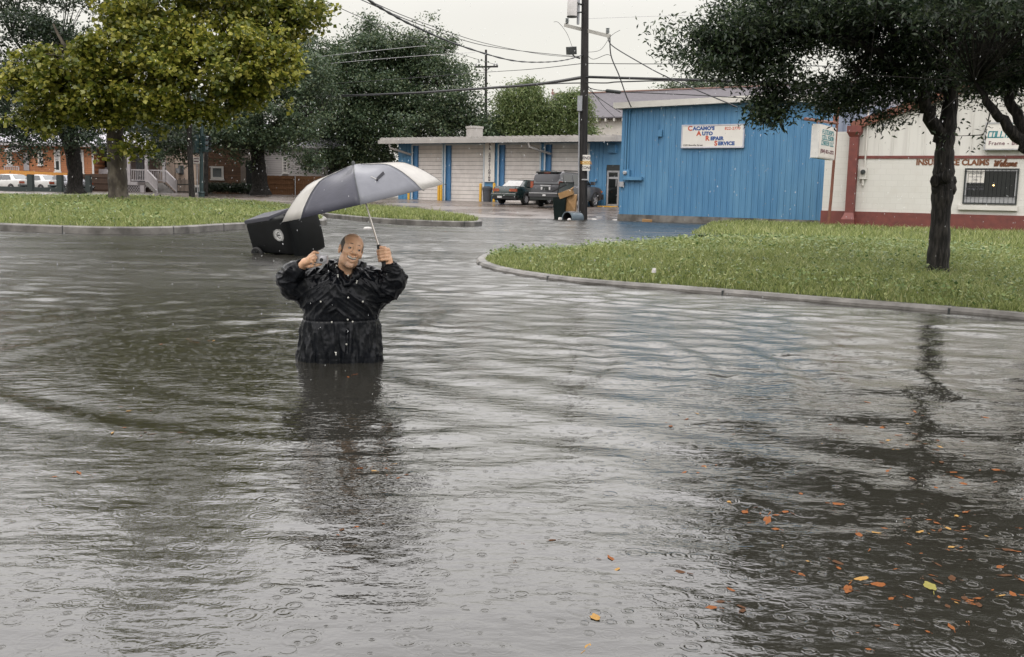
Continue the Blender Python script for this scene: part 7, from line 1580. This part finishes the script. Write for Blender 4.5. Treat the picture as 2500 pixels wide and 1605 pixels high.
# ------------------------------------------------------------------ floating leaves
def leaf_proto(k_):
    mb = MB(); n = 14; L = 1.0; pts = []
    for i in range(n):
        a_ = 2*math.pi*i/n; r_ = (.46 if k_ == 0 else .42)*(1+.12*math.sin(i*2.4+k_)+.07*math.sin(i*5.1)) ; pts.append((r_*math.cos(a_)*(1.25 if k_ else 1.05), r_*math.sin(a_)*(.42 if k_ else .62), .02*math.sin(3*a_+k_)))
    mb.add([(0, 0, .02)]+pts, [(0, 1+i, 1+(i+1) % n) for i in range(n)]); mb.bar((-.6, 0, 0), (-.95, .08, 0), .03); return mb
LM = [mat('orange_leaf', (.22, .075, .016), (.10, .03, .008), .6, spec=.12, nscale=30), mat('brown_leaf', (.085, .036, .012), (.04, .018, .008), .6, spec=.12, nscale=30), mat('yellow_leaf', (.34, .20, .06), (.22, .12, .03), .6, spec=.12, nscale=30), mat('green_yellow_leaf', (.22, .20, .05), (.16, .14, .04), .6, spec=.12, nscale=30)]
LN = ['orange', 'brown', 'pale yellow', 'greenish yellow']; protos = []
for c_ in range(4):
    for k_ in (0, 1): o = leaf_proto(k_).build('floating_leaf', LM[c_]); protos.append(o)
used_ = set()
def put_leaf(px, py, size, c_, label):
    k_ = random.randint(0, 1); pr = protos[c_*2+k_]; o = pr if pr.name not in used_ else pr.copy()
    if o is not pr: COL.objects.link(o)
    used_.add(pr.name); q = G(px, py, 0); o.location = (q.x, q.y, water_z(q.x, q.y)+random.choice((-.001, .001, .002))); s_ = size; o.scale = (s_, s_*random.uniform(.7, 1.1), s_); o.rotation_euler = (random.uniform(-.12, .12), random.uniform(-.12, .12), random.uniform(0, 6.28)); return tag(o, label, 'leaf', 'fallen leaves floating on the flood water')
named = [(1873, 1268, .15, 0, 'large orange leaf lying alone beside the dark reflection of the right oak'), (2103, 1413, .09, 2, 'single cream leaf standing out on the dark water at lower right'), (2270, 1430, .12, 3, 'curled greenish yellow leaf on the dark water at lower right'), (2385, 1475, .11, 0, 'broad orange leaf below the greenish yellow leaf at lower right'), (868, 916, .05, 0, 'orange leaf floating just in front of the man, right one of two'), (850, 921, .05, 0, 'orange leaf floating just in front of the man, left one of two'), (1452, 1508, .08, 2, 'pale yellow leaf on the bright water near the bottom edge'), (1440, 1570, .10, 2, 'pale yellow leaf cut close to the bottom edge of the picture'), (1650, 1395, .09, 1, 'brown leaf at the left border of the lower right reflection'), (2070, 1440, .10, 0, 'orange leaf just below the single cream leaf at lower right')]
for a in named: put_leaf(a[0], a[1], a[2]*.62, a[3], a[4])
clusters = [(2330, 1290, 190, 60, 44), (2250, 1080, 160, 50, 30), (2120, 1020, 120, 35, 12), (2350, 1160, 120, 40, 16), (1690, 1030, 90, 25, 9), (1700, 1140, 80, 16, 10), (1900, 1250, 110, 40, 12), (2050, 1370, 150, 60, 12), (2330, 1440, 170, 60, 30), (2200, 1540, 180, 40, 12), (1780, 1450, 60, 30, 5), (900, 1150, 160, 18, 10), (400, 1060, 110, 18, 9), (160, 1155, 70, 14, 7), (300, 1000, 90, 20, 5), (480, 835, 80, 12, 6), (1330, 1350, 200, 60, 7), (860, 1290, 60, 14, 4), (1180, 560, 120, 9, 12), (1090, 565, 25, 4, 6), (700, 800, 120, 12, 6)]
wh = {0: 'near the right oak reflection', 1: 'near the right oak reflection'}
for cx_, cy_, sx_, sy_, n in clusters:
    for _ in range(n):
        px, py = cx_+random.gauss(0, sx_*.6), cy_+random.gauss(0, sy_*.6); px = min(max(px, 5), 2495); py = min(max(py, 545), 1600)
        c_ = random.choices((0, 1, 2), (.55, .33, .12))[0]; sz = random.choice((.016, .02, .026, .032, .04))*random.uniform(.8, 1.2)*(2.6 if py < 620 else 1)
        where = 'in the dark reflection at lower right' if px > 1550 and py > 950 else ('on the shallow water behind the man' if py < 620 else 'among the ripples at left' if px < 1000 else 'on the bright open water')
        put_leaf(px, py, sz, c_, f'small {LN[c_]} leaf floating {where}')
for o in protos:
    if o.name not in used_: bpy.data.objects.remove(o)
# ------------------------------------------------------------------ rain
RN, nt, b = new_mat('rain_drop'); b.inputs['Base Color'].default_value = (.85, .87, .88, 1); b.inputs['Roughness'].default_value = .2; b.inputs['Alpha'].default_value = .38
nR = 8000; yy = 2.2+rng.uniform(0, 1, nR)**1.2*48; xx = rng.uniform(-.62, .62, nR)*yy; zz = CAMH+rng.uniform(-.42, .26, nR)*yy; ok = zz > .03; xx, yy, zz = xx[ok], yy[ok], zz[ok]; nR = len(xx)
r_ = (.0002+.00030*yy)*rng.uniform(.4, 1.3, nR); ln_ = r_*rng.uniform(1.2, 3.2, nR); c = np.stack([xx, yy, zz], -1)
ux_ = np.array([1, 0, 0]); uy_ = np.array([0, 1, 0]); uz_ = np.array([.12, 0, 1])
V = np.stack([c+ux_*r_[:, None], c+uy_*r_[:, None], c-ux_*r_[:, None], c-uy_*r_[:, None], c+uz_*ln_[:, None], c-uz_*ln_[:, None]], 1).reshape(-1, 3)
T_ = np.array([(0, 1, 4), (1, 2, 4), (2, 3, 4), (3, 0, 4), (1, 0, 5), (2, 1, 5), (3, 2, 5), (0, 3, 5)]); Fq = ((np.arange(nR)*6)[:, None, None]+T_).reshape(-1, 3)
tag(np_mesh('rain', V, Fq, RN), 'falling rain drops', 'rain', kind='stuff')
